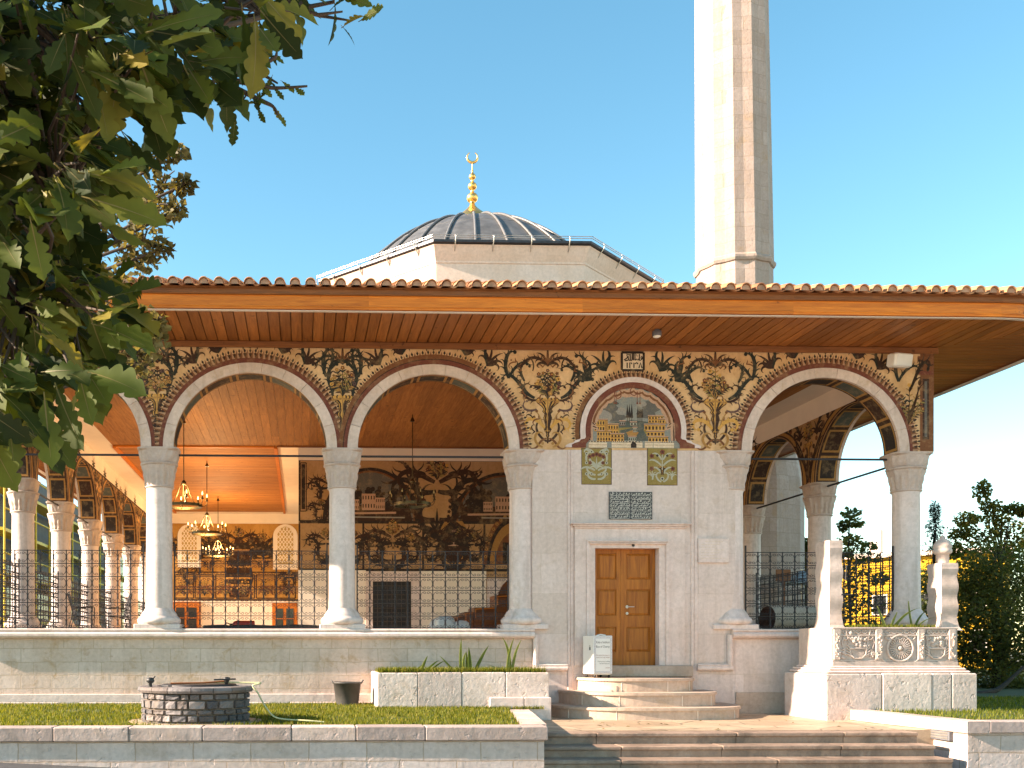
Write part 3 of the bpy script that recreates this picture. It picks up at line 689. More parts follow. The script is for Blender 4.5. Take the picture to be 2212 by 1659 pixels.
house(620, 890, 680, 935, 1, 3, 'cloud'); house(735, 900, 805, 935, 1, 2, 'pale'); house(765, 960, 810, 1010, 1, 2, 'pale'); house(715, 1060, 800, 1105, 1, 4, 'pale')
for (x0, x1) in ((280, 480), (530, 660), (660, 870), (895, 985), (990, 1060), (1060, 1215)):
    A.poly([q(x0, 1115), q(x1, 1115), q(x1, 1178), q(x0, 1178)], 'cream'); A.line([q(x0, 1117), q(x1, 1117)], .014, 'brown'); A.line([q(x0, 1148), q(x1, 1148)], .006, 'rust')
    for i in range(6): A.disc(*q(x0 + (x1 - x0) * (i + .5) / 6, 1112), .012, 'cream', 6)
A.poly([q(742, 1178), q(742, 1140), q(755, 1120), q(775, 1114), q(792, 1122), q(804, 1140), q(804, 1178)], 'dark')
for sd in (1, -1):        # curtains drawn to the sides and looped along the arch
    mx = lambda x: x if sd == 1 else 2 * 752 - x
    for k in range(5):
        A.line([q(mx(262 + k * 16), 860), q(mx(258 + k * 14), 960), q(mx(250 + k * 15), 1100)], .05, ('pink', 'rust', 'pink', 'brown', 'pink')[k])
    A.poly([q(mx(290), 870), q(mx(330), 880), q(mx(395), 990), q(mx(330), 970), q(mx(300), 1010)], 'pink'); A.line([q(mx(318), 905), q(mx(345), 930)], .02, 'brown'); A.line([q(mx(325), 945), q(mx(365), 962)], .02, 'brown')
    for k in range(7):
        a0 = math.radians(172 - k * 13); a1 = a0 - math.radians(17)
        for j in range(4):
            r0 = 470 - j * 24
            P = [(752 + sd * -1 * -r0 * math.cos(a0 + (a1 - a0) * t / 6) * 1.0, 965 - (r0 * .98 - 34 * math.sin(PI * t / 6) * (1 if j else .2)) * math.sin(a0 + (a1 - a0) * t / 6)) for t in range(7)]
            A.line([q(x, y) for x, y in P], [.03 + .03 * math.sin(PI * t / 6) for t in range(7)], ('brown', 'pink', 'rust', 'pink')[j])
for x in (560, 580, 812, 842): A.line([q(x, 560), q(x, 670)], .012, 'red'); A.poly([q(x, 660), q(x - 12, 700), q(x + 12, 700)], 'red')
A.line([q(600 + 36 * math.cos(t * .35), 590 + 48 * math.sin(t * .35)) for t in range(19)], .016, 'red'); A.line([q(775 + 40 * math.cos(t * .35), 560 + 44 * math.sin(t * .35)) for t in range(14)], .016, 'red')
A.done('door_arch_painting', mosque)
# ---------------------------------------------------------------- parapet, plinth and entrance block
def sweep_profile(mb, prof, path, m, close=False, r=None):
    """prof: (outward, z); path: list of ((x, y), (nx, ny)) mitred outward normals"""
    n = len(prof); vs = []
    for (x, y), (nx, ny) in path:
        for (o, z) in prof: vs.append((x + nx * o, y + ny * o, z))
    fs = [(i * n + k, i * n + (k + 1) % n, (i + 1) * n + (k + 1) % n, (i + 1) * n + k) for i in range(len(path) - 1) for k in range(n)]
    mb.add(vs, fs, m, r); mb.add(vs, [tuple(range(n - 1, -1, -1)), tuple(range((len(path) - 1) * n, len(path) * n))], m, r)
LED = [(-.3, ZL), (.09, ZL), (.11, ZL - .015), (.11, ZL - .04), (.085, ZL - .055), (.11, ZL - .07), (.135, ZL - .10), (.135, ZL - .14), (.11, ZL - .17), (.06, ZL - .19), (.02, ZL - .20), (-.3, ZL - .20)]
PRF = [(o, z - .003) for o, z in LED]
xe = ax(1158)
mb = MB(); sweep_profile(mb, PRF, [((XLC, .26 + BAY * 6), (-1, 0)), ((XLC, 0), (-1, -1)), ((xe - .05, 0), (0, -1))], M['lime'])
mb.box((XLC + .3, .003, ZL - .2), (xe, TH + .1, ZL - .006), M['lime']); mb.build('parapet_ledge', mosque)
mb = MB(); mb.box((XLC, .0, -.6), (xe - .002, TH, ZL - .2), M['wallblock']); mb.box((XLC, TH, -.6), (XLC + TH, .26 + BAY * 6, ZL - .2), M['wallblock'])
mb.box((XLC - .04, -.045, -.6), (xe - .3, .0, .40), M['lime'], bev=.01); mb.build('plinth_wall', mosque)
xr0 = ax(1590)
mb = MB(); sweep_profile(mb, PRF, [((xr0 - .1, 0), (0, -1)), ((XCOR, 0), (1, -1)), ((XCOR, .26 + BAY * 3 + .3), (1, 0))], M['lime'])
mb.box((xr0, .003, ZL - .2), (XCOR - .3, TH + .1, ZL - .006), M['lime']); mb.build('parapet_ledge', mosque)
mb = MB(); mb.box((EW1 + .002, .0, -.6), (XCOR, TH, ZL - .2), M['entrance']); mb.box((XCOR - TH, TH, -.6), (XCOR, .26 + BAY * 3 + .3, ZL - .2), M['wallblock'])
mb.box((EW1 + .002, -.03, -.1), (XCOR, -.0005, .42), M['roundstep'], bev=.01); mb.build('plinth_wall', mosque)
# moulding that turns down beside the entrance and runs at sill level
zs_ = az(1438, 0, 1367)
def mould(path, name='wall_moulding'):
    mb = MB(); mb.tube(path, .055, M['lime'], 10, smooth=True); mb.tube([(x, y - .02, z + (.06 if abs(path[0][2] - path[-1][2]) < .1 else 0)) for x, y, z in path], .025, M['lime'], 8); return mb.build(name, mosque)
mould([(xe - .02, -.045, ZL - .12), (xe - .02, -.045, zs_ - .05)]); mould([(xe - .075, -.05, zs_ - .05), (EX0 - .02, -.05, zs_ - .05)])
mould([(ax(1575), -.045, ZL - .12), (ax(1575), -.045, zs_ - .05)]); mould([(EX1 - .02, -.05, zs_ - .05), (ax(1580), -.05, zs_ - .05)])
# entrance wall with the door opening
DX0, DX1 = ax(1285), ax(1423); DZ0, DZ1 = az(1437, .2, 1355), az(1184, 0, 1355)
mb = MB()
mb.prism([(EW0, -.6), (EW1, -.6), (EW1, ZS - .003), (EW0, ZS - .003)][:0] or [(EW0, -.6), (DX0, -.6), (DX0, DZ1), (DX1, DZ1), (DX1, -.6), (EW1, -.6), (EW1, ZS - .003), (EW0, ZS - .003)], F_front, 0, .95, M['entrance'])
mb.build('entrance_wall', mosque)
for pr in (((1226, 1231), (1232, 1237)), ((1492, 1498), (1499, 1506))):
    mb = MB()
    for k, (a, b) in enumerate(pr): mb.box((ax(a), -.03 + .012 * k, zs_), (ax(b) + .004, .01, ZS - .006), M['lime'], bev=.008)
    mb.box((ax(pr[0][0]), -.025, -.6), (ax(pr[1][1]), .01, zs_ + .005), M['lime'], bev=.008); mb.build('pilaster_strip', mosque)
# door surround
mb = MB()
J0, J1 = ax(1241), ax(1478); K0, K1 = ax(1272), ax(1437); zt1 = az(1142, 0, 1360); zt2 = az(1172, 0, 1360)
def surround(x0, x1, zt, xi0, xi1, zi, w, m):
    mb.prism([(x0, DZ0), (xi0, DZ0), (xi0, zi), (xi1, zi), (xi1, DZ0), (x1, DZ0), (x1, zt), (x0, zt)], F_front, -w, .01, m)
surround(J0, J1, zt1, K0 - .06, K1 + .06, zt2 + .05, .035, M['lime'])
surround(K0 - .058, K1 + .058, zt2 + .048, K0, K1, zt2, .06, M['lime']); surround(K0 + .001, K1 - .001, zt2 - .001, DX0 - .001, DX1 + .001, DZ1 - .001, .022, M['lime'])
for k, (dx, dz, w) in enumerate(((.02, 0, .07), (.06, .035, .10), (.10, .07, .13))):
    mb.box((J0 - dx, -w, zt1 + dz + .001), (J1 + dx, .01, zt1 + dz + .034), M['lime'], bev=.01)
for k, (dx, dz, w) in enumerate(((.0, -.035, .085), (.03, 0, .105))): mb.box((K0 - dx, -w, zt2 + dz), (K1 + dx, -.0, zt2 + dz + .032), M['lime'], bev=.008)
mb.build('door_surround', mosque)
mb = MB(); mb.lathe([(.03, -.024), (.034, -.02), (.03, .0)], (ax(1367), 0, az(1178, 0, 1367)), M['dark'], 12, 'y'); mb.build('peep_hole', mosque)
# the double door
xm = ax(1349)
def door_leaf(x0, x1, handle=False):
    mb = MB(); y = .20
    mb.box((x0, y + .012, DZ0), (x1, y + .06, DZ1), M['door'])
    H = DZ1 - DZ0; px0, px1 = x0 + .10, x1 - .10
    pans = [(az(1252, .2, 1355), az(1196, .2, 1355)), (az(1330, .2, 1355), az(1273, .2, 1355)), (az(1408, .2, 1355), az(1354, .2, 1355))]
    for xa, xb in ((x0, px0), (px1, x1)): mb.box((xa, y - .01, DZ0), (xb, y + .012, DZ1), M['door'])
    e = [DZ0] + [v for p in reversed(pans) for v in p] + [DZ1]
    for i in range(0, len(e), 2): mb.box((px0, y - .0102, e[i]), (px1, y + .0118, e[i + 1]), M['door'])
    leaf = mb.build('door_leaf', mosque)
    for a, b in pans:
        p = MB(); i = .05
        vs = [(px0 + .006, y + .012, a + .006), (px1 - .006, y + .012, a + .006), (px1 - .006, y + .012, b - .006), (px0 + .006, y + .012, b - .006), (px0 + i, y - .012, a + i), (px1 - i, y - .012, a + i), (px1 - i, y - .012, b - i), (px0 + i, y - .012, b - i)]
        p.add(vs, [(4, 5, 6, 7), (0, 1, 5, 4), (1, 2, 6, 5), (2, 3, 7, 6), (3, 0, 4, 7)], M['door']); p.build('door_panel', leaf)
    if handle:
        h = MB(); hx, hz = ax(1354, .2), az(1311, .2, 1355)
        h.lathe([(.03, y - .02), (.03, y - .01)], (hx, 0, hz), M['steel'], 16, 'y'); h.tube([(hx, y - .02, hz), (hx, y - .055, hz), (hx + .02, y - .06, hz), (hx + .13, y - .06, hz)], .010, M['steel'], 8); h.build('door_handle', leaf)
        h = MB(); hz2 = az(1325, .2, 1355); h.lathe([(.026, y - .018), (.026, y - .01)], (hx, 0, hz2), M['steel'], 16, 'y'); h.box((hx - .005, y - .02, hz2 - .012), (hx + .005, y - .017, hz2 + .01), M['dark']); h.build('door_lock', leaf)
    return leaf
door_leaf(DX0 + .004, xm - .003); l2 = door_leaf(xm + .003, DX1 - .004, True)
mb = MB(); mb.box((xm - .025, .182, DZ0), (xm + .022, .19, DZ1), M['door'], bev=.003); mb.build('door_stile', mosque)
mb = MB(); mb.box((DX0 + .001, -.14, az(1462, -.1, 1400)), (ax(1492), .94, DZ0 - .003), M['roundstep'], bev=.015); mb.build('door_sill', mosque)
# painted flower panels over the door
def flower_panel(x0, x1, y0, y1, kind):
    A = Art(F_front, -.004); X0, X1 = ax(x0), ax(x1); Z0, Z1 = az(y1, 0, 1367), az(y0, 0, 1367); W, H = X1 - X0, Z1 - Z0
    A.rect(X0 - .012, Z0 - .012, X1 + .012, Z1 + .012, 'brown'); A.rect(X0, Z0, X1, Z1, 'olive')
    for sd in (1, -1):
        A.at((X0 + X1) / 2, Z0, sd)
        if kind == 0:
            for (x, y, a, L, k0) in ((.02, .18, .1, .26, 3), (.03, .27, .6, .30, -2), (.04, .40, .3, .22, 5), (.2, .46, 1.3, .22, 4), (.06, .62, .9, .22, -4), (.12, .64, .2, .18, 7), (.02, .10, -.2, .24, 5)):
                A.curve(x, y, a, [(L * .6, k0, k0 * 1.6), (L * .5, k0 * 2.5, k0 * 6)], .042, 'pale', .4, 8)
            for (x, y) in ((.2, .2), (.1, .2), (.2, .42), (.2, .6), (.1, .64)): A.disc(x, y, .032, 'pale'); A.disc(x, y, .014, 'dark', 7)
        else:
            for (x, y, a, L, k0) in ((.02, .06, .3, .26, 5), (.03, .24, 1.2, .22, -4), (.02, .38, .9, .26, -2), (.02, .5, 1.2, .22, -3), (.2, .10, 1.9, .12, -3)):
                A.curve(x, y, a, [(L * .6, k0, k0 * 1.6), (L * .5, k0 * 2.5, k0 * 5)], .035, 'pale', .4, 8)
            A.spray(.2, .16, PI / 2, .13, 'pale', 5, .5)
            A.flower(.21, .32, .045, 'red'); A.flower(.21, .57, .045, 'red'); A.disc(.1, .58, .025, 'dark')
    A.at((X0 + X1) / 2, Z0)
    if kind == 0:
        A.spray(0, .3, PI / 2, .2, 'pale', 7, .35)
        for i in range(5): A.flower(-.14 + .07 * i, .50 + (.06, .09, .11, .09, .06)[i] - .02, .042, 'red')
        for sd in (1, -1): A.flower(sd * .13, .42, .035, 'red')
    else:
        A.vase(0, .20, .16, .16); A.line([(0, .3), (0, .6)], .02, 'pale'); A.flower(0, .65, .05, 'red'); A.disc(0, .12, .04, 'pale'); A.disc(0, .12, .02, 'dark')
    return A.done('flower_panel', mosque)
flower_panel(1257, 1320, 970, 1046, 0); flower_panel(1399, 1462, 968, 1047, 1)
# dark inscription tablet
X0, X1, Z0, Z1 = ax(1315), ax(1408), az(1122, 0, 1367), az(1063, 0, 1367)
mb = MB(); mb.box((X0, -.03, Z0), (X1, .004, Z1), M['slab'], bev=.006); tab = mb.build('inscription_tablet')
tag(tab, 'black marble tablet carved with seven rows of pale script above the wooden door', 'plaque')
A = Art(F_front, -.031)
M['p_chalk'] = M['chalk']
rows = 7
for j in range(rows):
    for c in range(2):
        u0 = X0 + .015 + c * (X1 - X0 - .01) / 2; u1 = u0 + (X1 - X0) / 2 - .03; v0 = Z0 + .012 + j * (Z1 - Z0 - .015) / rows; v1 = v0 + (Z1 - Z0) / rows - .018
        A.line([(u0 + .02, v0), (u1 - .02, v0), (u1, (v0 + v1) / 2), (u1 - .02, v1)], .007, 'chalk'); A.line([(u0 + .02, v0), (u0, (v0 + v1) / 2), (u0 + .015, v1)], .006, 'chalk')
        x = u0 + .02
        while x < u1 - .03:
            k = R.random(); h = v1 - v0
            if k < .3: A.line([(x, v0 + h * .25), (x + .004, v1 - .004)], .007, 'chalk'); x += .016
            elif k < .6: A.curve(x, v0 + h * .5, R.uniform(-1, 1), [(.03, 40, 60), (.02, -60, 20)], .010, 'chalk', .4, 5); x += .026
            elif k < .85: A.curve(x + .03, v0 + h * R.uniform(.5, .8), PI * 1.1, [(.05, 25, 50)], .010, 'chalk', .3, 6); x += .03
            else: A.disc(x, v0 + h * R.uniform(.3, .9), .007, 'chalk', 5); x += .012
A.done('script', tab)
X0, X1, Z0, Z1 = ax(1507), ax(1573), az(1216, 0, 1540), az(1163, 0, 1540)
mb = MB(); mb.box((X0, -.045, Z0), (X1, .004, Z1), M['lime'], bev=.008); pl = mb.build('stone_plaque')
tag(pl, 'pale square stone plaque with faint engraved lines right of the wooden door', 'plaque')
A = Art(F_front, -.046)
for j in range(7):
    n = R.randint(5, 8); v = Z1 - .07 - j * .055; x = X0 + .05 + (.08 if j == 0 else 0)
    for k in range(n):
        l = R.uniform(.03, .07)
        if x + l > X1 - .04: break
        A.line([(x, v), (x + l, v)], .008, 'cream'); x += l + .018
A.done('engraved_lines', pl)

# ---------------------------------------------------------------- floor, ceilings, hall walls
YF = 24.0
mb = MB(); mb.box((XLC + TH, TH, -.6), (XCOR - TH, YF, FLOOR), M['paving']); mb.build('portico_floor', mosque)
YEND_R = .26 + BAY * 3 + .3
XW = XH + 11.4
def planks(name, x0, x1, y0, y1, wdt, along, m, z, parent=mosque, gap=.006):
    mb = MB()
    if along == 'y':
        n = int((x1 - x0) / wdt)
        for i in range(n):
            a = x0 + i * (x1 - x0) / n; b = a + (x1 - x0) / n - gap; cuts = sorted([y0, y1] + [R.uniform(y0 + 1, y1 - 1) for _ in range(int((y1 - y0) / 3.5))])
            for c, d in zip(cuts, cuts[1:]): mb.box((a, c, z + R.uniform(0, .003)), (b, d - .002, z + .02), m)
    else:
        n = int((y1 - y0) / wdt)
        for i in range(n):
            a = y0 + i * (y1 - y0) / n; b = a + (y1 - y0) / n - gap; cuts = sorted([x0, x1] + [R.uniform(x0 + 1, x1 - 1) for _ in range(int((x1 - x0) / 3.5))])
            for c, d in zip(cuts, cuts[1:]): mb.box((c, a, z + R.uniform(0, .003)), (d - .002, b, z + .02), m)
    return mb.build(name, parent)
XP = XH - .62
planks('plank_ceiling', XLC + TH + .75, XCOR - TH - .7, TH + .03, YH - .03, .21, 'y', M['ceil'], CEIL)
planks('plank_ceiling', XLC + TH + .75, XP, YH - .028, YF - .7, .17, 'x', M['ceilx'], CEIL + .001, gap=.02)
mb = MB()
for a, b in (((XLC + TH, TH, CEIL + .004), (XLC + TH + .75, YF, CEIL + .03)), ((XP, YH, CEIL + .004), (XH + .2, YF, CEIL + .03)), ((XLC + TH + .75, YF - .7, CEIL + .004), (XP, YF, CEIL + .03)), ((XCOR - TH - .7, TH, CEIL + .004), (XCOR - TH, YEND_R + .1, CEIL + .03))): mb.box(a, b, M['white'])
mb.box((XLC + TH, TH, CEIL + .035), (XCOR - TH, YEND_R, CEIL + .3), M['white']); mb.box((XLC + TH, YEND_R, CEIL + .035), (XH + .3, YF, CEIL + .3), M['white'])
mb.build('ceiling_border', mosque)
mb = MB(); mb.box((XP - .1, YH, CEIL - .07), (XP, YF - .7, CEIL - .002), M['fascia']); mb.box((XLC + TH + .75, YH, CEIL - .07), (XLC + TH + .85, YF - .7, CEIL - .002), M['fascia']); mb.box((XLC + TH + .85, YH - .05, CEIL - .05), (XP - .1, YH + .05, CEIL - .002), M['fascia'])
mb.box((XP, YH - .12, CEIL - .04), (XCOR - TH - .7, YH - .03, CEIL - .002), M['fasciad']); mb.build('ceiling_batten', mosque)
# inner cove bands on the colonnade walls
mb = MB(); zc0 = CEIL - .47
mb.box((XLC + TH + .002, TH + .1, zc0), (XLC + TH + .02, YF, CEIL + .003), M['white']); mb.build('cove_band', mosque); mb = MB(); mb.box((XCOR - TH - .02, TH + .1, zc0), (XCOR - TH - .002, YEND_R, CEIL + .003), M['white']); mb.build('cove_band', mosque)
# prayer hall: solid block, walls carry frescoes
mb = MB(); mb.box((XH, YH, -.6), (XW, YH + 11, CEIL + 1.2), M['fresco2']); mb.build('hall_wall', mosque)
mb = MB(); zw = az(995, YH, 800); mb.box((XH - .01, YH - .02, zw), (XW, YH - .001, CEIL + .003), M['white'])
zd = az(1232, YH, 800); dxa, dxb = ax(805, YH), ax(888, YH)
mb.box((XH - .01, YH - .03, FLOOR), (ax(790, YH), YH - .001, zd), M['white']); mb.box((ax(906, YH), YH - .03, FLOOR), (ax(1050, YH), YH - .001, zd - .02), M['white']); mb.build('hall_dado', mosque)
mb = MB(); dz1 = az(1256, YH, 850)
mb.prism([(ax(790, YH) + .001, FLOOR), (dxa, FLOOR), (dxa, dz1), (dxb, dz1), (dxb, FLOOR), (ax(906, YH) - .001, FLOOR), (ax(906, YH) - .001, zd - .03), (ax(790, YH) + .001, zd - .03)], lambda u, v, w: (u, YH + w, v), -.06, .0, M['lime']); fr = mb.build('hall_doorway', mosque)
mb = MB(); mb.box((dxa, YH - .02, FLOOR), (dxb, YH - .003, dz1), M['dark'])
for i in range(9): x = dxa + (dxb - dxa) * i / 8; mb.box((x - .012, YH - .035, FLOOR), (x + .012, YH - .021, dz1), M['lattice'])
for i in range(18): z = FLOOR + (dz1 - FLOOR) * i / 17; mb.box((dxa, YH - .037, z - .012), (dxb, YH - .0352, z + .012), M['lattice'])
mb.build('lattice_door', fr)
mb = MB(); mb.box((ax(1052, YH), YH - .05, FLOOR), (ax(1110, YH), YH - .002, az(1250, YH, 1080)), M['lime']); mb.build('stone_panel', mosque)
# hall fresco
FH = lambda u, v, w: (u, YH + w, v)
A = Art(FH, -.004); hx = lambda z4: ax(608 + .4 * z4, YH); hz = lambda z4: az(719 + .4 * z4, YH, 850)
A.frame(hx(97), hz(1018), hx(1500), hz(688), .05, 'dark'); A.frame(hx(97), hz(1278), hx(1500), hz(1026), .05, 'dark')
A.rect(hx(108), hz(955), hx(128), hz(712), 'dark'); A.frame(hx(102), hz(965), hx(134), hz(705), .03, 'brown')
for x in (442, 765, 1096): A.line([(hx(x), hz(1275)), (hx(x), hz(1028))], .06, 'dark')
def lun(cx, rx, ry, seed):
    zz = hz(1016); rw = (hx(cx + rx) - hx(cx - rx)) / 2; rh = hz(1016 - ry) - zz; X = hx(cx)
    A.poly([(X + (rw + .14) * math.cos(PI * i / 30), zz + (rh + .14) * math.sin(PI * i / 30)) for i in range(31)], 'dark'); A.poly([(X + (rw + .05) * math.cos(PI * i / 30), zz + (rh + .05) * math.sin(PI * i / 30)) for i in range(31)], 'rust')
    A.poly([(X + rw * math.cos(PI * i / 30), zz + rh * math.sin(PI * i / 30)) for i in range(31)], 'skyd')
    A.poly([(X - rw * .98, zz), (X + rw * .98, zz), (X + rw * .9, zz + rh * .34), (X + rw * .2, zz + rh * .28), (X - rw * .5, zz + rh * .36), (X - rw * .9, zz + rh * .33)], 'brown')
    for i in range(16):
        x, y = X + rw * R.uniform(-.75, .75), zz + rh * R.uniform(.3, .62); A.line([(x, zz + rh * .25), (x, y)], .03, 'dark'); [A.disc(x + R.gauss(0, .1), y + R.gauss(0, .07), R.uniform(.05, .11), 'dark', 7) for _ in range(5)]
    for (hx0, w_, h_) in ((-.2, .32, .34), (.12, .22, .26), (-.46, .2, .22)):
        A.rect(X + rw * hx0, zz + rh * .22, X + rw * (hx0 + w_), zz + rh * (.22 + h_), 'pink')
        for i in range(5):
            for j in range(2): A.rect(X + rw * (hx0 + w_ * (i + .3) / 5), zz + rh * (.22 + h_ * (j + .3) / 2), X + rw * (hx0 + w_ * (i + .7) / 5), zz + rh * (.22 + h_ * (j + .75) / 2), 'dark')
    A.line([(X - rw * .8, zz + rh * .15), (X + rw * .6, zz + rh * .17)], .06, 'pink'); A.line([(X - rw * .5, zz + rh * .08), (X + rw * .8, zz + rh * .07)], .04, 'cloud')
lun(480, 232, 262, 1); lun(1205, 250, 240, 2)
for i in range(14):
    A.flower(hx(480 + 300 * math.cos(.3 + i * .06)), hz(1016 - 330 * math.sin(.3 + i * .09)), .05, 'brown'); A.flower(hx(1190 - 290 * math.cos(i * .09)), hz(1016 - 290 * math.sin(i * .09)), .05, 'brown')
def bigscroll(cx, cy, sc):
    for sd in (1, -1):
        A.at(cx, cy, sd, sc)
        A.scroll(0, -.9, .2, [(.9, 2.2, 1.2), (.7, -1.5, -3), (.6, -3, -9)], .14, 'dark', .3, 4); A.scroll(.02, .1, -.3, [(.5, 1, 3), (.6, 3, 8)], .12, 'dark', .25, 4)
        A.scroll(.05, .3, .4, [(.6, 1, -2), (.6, -3, -8)], .12, 'brown', .25, 4); A.scroll(.05, -.5, -.3, [(.5, 2, 3), (.5, 3, 9)], .1, 'brown', .2, 4)
    A.at(cx, cy, 1, sc); A.bouquet(0, .35, .55, .4, 9); A.spray(0, -.85, PI / 2, .5, 'dark', 9, .5); A.at(0, 0)
bigscroll(hx(840), hz(880), 1.35)
for cx_, cy_, sc in ((240, 1150, .60), (600, 1150, .85), (930, 1150, .85), (385, 1150, .6), (1040, 1150, .5), (255, 850, .62), (215, 960, .4), (505, 1160, .5), (700, 1160, .5), (810, 1160, .45)): bigscroll(hx(cx_), hz(cy_), sc)
A.poly([(hx(930) + .45 * math.cos(2 * PI * i / 20), hz(1130) + .75 * math.sin(2 * PI * i / 20)) for i in range(20)], 'ochre'); A.poly([(hx(930) + .36 * math.cos(2 * PI * i / 20), hz(1130) + .62 * math.sin(2 * PI * i / 20)) for i in range(20)], 'brown')
for i in range(6): A.disc(hx(930) + R.gauss(0, .12), hz(1130) + R.uniform(-.1, .3), .1, 'dark'); 
A.rect(hx(900), hz(1150), hx(955), hz(1130), 'pink')
for k, (rr, c) in enumerate(((165, 'rust'), (145, 'dark'), (130, 'ochre'), (100, 'rust'))): A.poly([(hx(1255 + rr * math.cos(PI * i / 24)), hz(1250 - rr * 1.75 * math.sin(PI * i / 24))) for i in range(25)], c)
A.rect(hx(1195), hz(1245), hx(1300), hz(1130), 'dark')
for i in range(20): A.flower(hx(1255 + 155 * math.cos(PI * i / 20)), hz(1250 - 155 * 1.75 * math.sin(PI * i / 20)), .05, 'ochre')
A.line([(hx(95), hz(1281)), (hx(1500), hz(1281))], .07, 'dark')
A.done('hall_fresco', mosque)
# far end wall of the left portico
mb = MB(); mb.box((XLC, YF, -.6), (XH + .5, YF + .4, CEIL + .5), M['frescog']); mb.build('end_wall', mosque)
ex = lambda z: ax(z, YF); ez = lambda z: az(z, YF, 480)
mb = MB(); mb.box((XLC + TH, YF - .03, ez(1131)), (XH, YF - .001, CEIL + .003), M['white']); mb.build('end_wall_cove', mosque); mb = MB(); mb.box((XLC + TH, YF - .03, FLOOR), (XH, YF - .001, ez(1298)), M['white']); mb.build('end_wall_dado', mosque)
A = Art(lambda u, v, w: (u, YF + w, v), -.004, 3e-5)
for cx_, cy_, sc in ((515, 1180, 1.0), (452, 1185, .8), (568, 1185, .8), (410, 1240, .5), (625, 1250, .5), (330, 1180, .9), (390, 1180, .6)): bigscroll(ex(cx_), ez(cy_), sc)
for cx_ in (452, 568): A.vase(ex(cx_), ez(1232), .5, .7); A.spray(ex(cx_), ez(1200), PI / 2, 1.0, 'dark', 11, .32)
A.poly([(ex(496), ez(1290)), (ex(536), ez(1290)), (ex(548), ez(1250)), (ex(540), ez(1205)), (ex(522), ez(1160)), (ex(516), ez(1135)), (ex(510), ez(1160)), (ex(494), ez(1205)), (ex(486), ez(1250))], 'brown')
for y in (1180, 1215, 1240, 1255): A.line([(ex(490), ez(y)), (ex(542), ez(y))], .14, 'dark'); A.line([(ex(488), ez(y + 9)), (ex(544), ez(y + 9))], .08, 'gold')
A.line([(ex(375), ez(1236)), (ex(645), ez(1236))], .06, 'brown'); A.line([(ex(375), ez(1296)), (ex(645), ez(1296))], .08, 'brown')
for i in range(6):
    x0, x1 = 378 + i * 44, 418 + i * 44; A.frame(ex(x0), ez(1292), ex(x1), ez(1242), .05, 'brown'); A.bouquet(ex((x0 + x1) / 2), ez(1288), .8, .5, 9); A.curve(ex(x0 + 4), ez(1285), 1.2, [(1.0, -1, -3)], .08, 'rust'); A.curve(ex(x1 - 4), ez(1285), PI - 1.2, [(1.0, 1, 3)], .08, 'rust')
A.done('end_wall_fresco', mosque)
def grille_window(x0, x1, y0, y1):
    X0, X1, Z0, Z1 = ex(x0), ex(x1), ez(y1), ez(y0); cx_ = (X0 + X1) / 2; r = (X1 - X0) / 2; F = lambda u, v, w: (u, YF + w, v)
    P = [(X0, Z0), (X1, Z0)] + [(cx_ + r * math.cos(PI * i / 16), Z1 - r + r * math.sin(PI * i / 16)) for i in range(17)]
    mb = MB(); mb.prism(P, F, -.05, -.031, M['white']); wn = mb.build('window', mosque)
    s_ = .66; P2 = [(cx_ + (u - cx_) * s_, Z0 + .25 + (v - Z0) * .82) for u, v in P]
    mb = MB(); mb.prism(P2, F, -.053, -.0505, M['amber']); mb.build('pane', wn)
    A = Art(F, -.055); A.frame
    for i in range(-2, 3):
        for sd in (1, -1): A.line([(cx_ + i * r * .28 + sd * r * .14 * math.sin(t * .9), Z0 + .3 + (Z1 - Z0) * .78 * t / 24) for t in range(25)], .035, 'white')
    A.done('grille', wn)
grille_window(384, 434, 1133, 1226); grille_window(590, 643, 1132, 1230)
def inner_door(x0, x1, y0):
    X0, X1, Z1 = ex(x0), ex(x1), ez(y0); F = lambda u, v, w: (u, YF + w, v)
    mb = MB(); mb.box((X0, YF - .08, FLOOR), (X1, YF - .031, Z1), M['fascia']); d = mb.build('door', mosque)
    mb = MB(); c = (X0 + X1) / 2; q_ = (X1 - X0)
    for a, b in ((X0 + q_ * .14, c - q_ * .06), (c + q_ * .06, X1 - q_ * .14)):
        mb.box((a, YF - .085, FLOOR + .25), (b, YF - .081, Z1 - .25), M['glassd'])
    mb.build('pane', d)
    mb = MB()
    for k in range(1, 4): z = FLOOR + .25 + (Z1 - FLOOR - .5) * k / 4; mb.box((X0 + q_ * .14, YF - .095, z - .02), (X1 - q_ * .14, YF - .0855, z + .02), M['fascia'])
    mb.build('glazing_bar', d)
inner_door(372, 434, 1300); inner_door(588, 642, 1302)
# inner face of the left colonnade, and both faces of the right one
A = Art(F_leftin, -.004, 3e-5)
for c in lf_c:
    for k in range(3): A.line([(c + (RXI + .06 + .09 * k) * math.cos(PI * i / 30), ZS + (RZI + .04 + .06 * k) * math.sin(PI * i / 30)) for i in range(31)], .05 if k != 1 else .09, ('brown', 'ochre', 'dark')[k])
    for i in range(26): a = PI * (i + .5) / 26; A.disc(c + (RXI + .36) * math.cos(a), ZS + (RZI + .22) * math.sin(a), .06, 'rust' if i % 2 else 'teal', 8)
for k in range(7):
    y = .26 + BAY * k
    for sd in (1, -1):
        A.at(y, ZS, sd); A.scroll(.06, .15, PI * .45, [(.6, -.5, -1.5), (.7, .5, 1)], .10, 'brown', .2, 4); A.scroll(.3, 1.2, .6, [(.5, 2, -1), (.4, -4, -9)], .09, 'green', .2, 4)
    A.at(y, ZS); A.vase(0, .1, .9, .4, True); A.bouquet(0, 1.0, .7, .4, 9); A.at(0, 0)
A.line([(TH, CEIL - .50), (.26 + BAY * 6, CEIL - .50)], .05, 'brown')
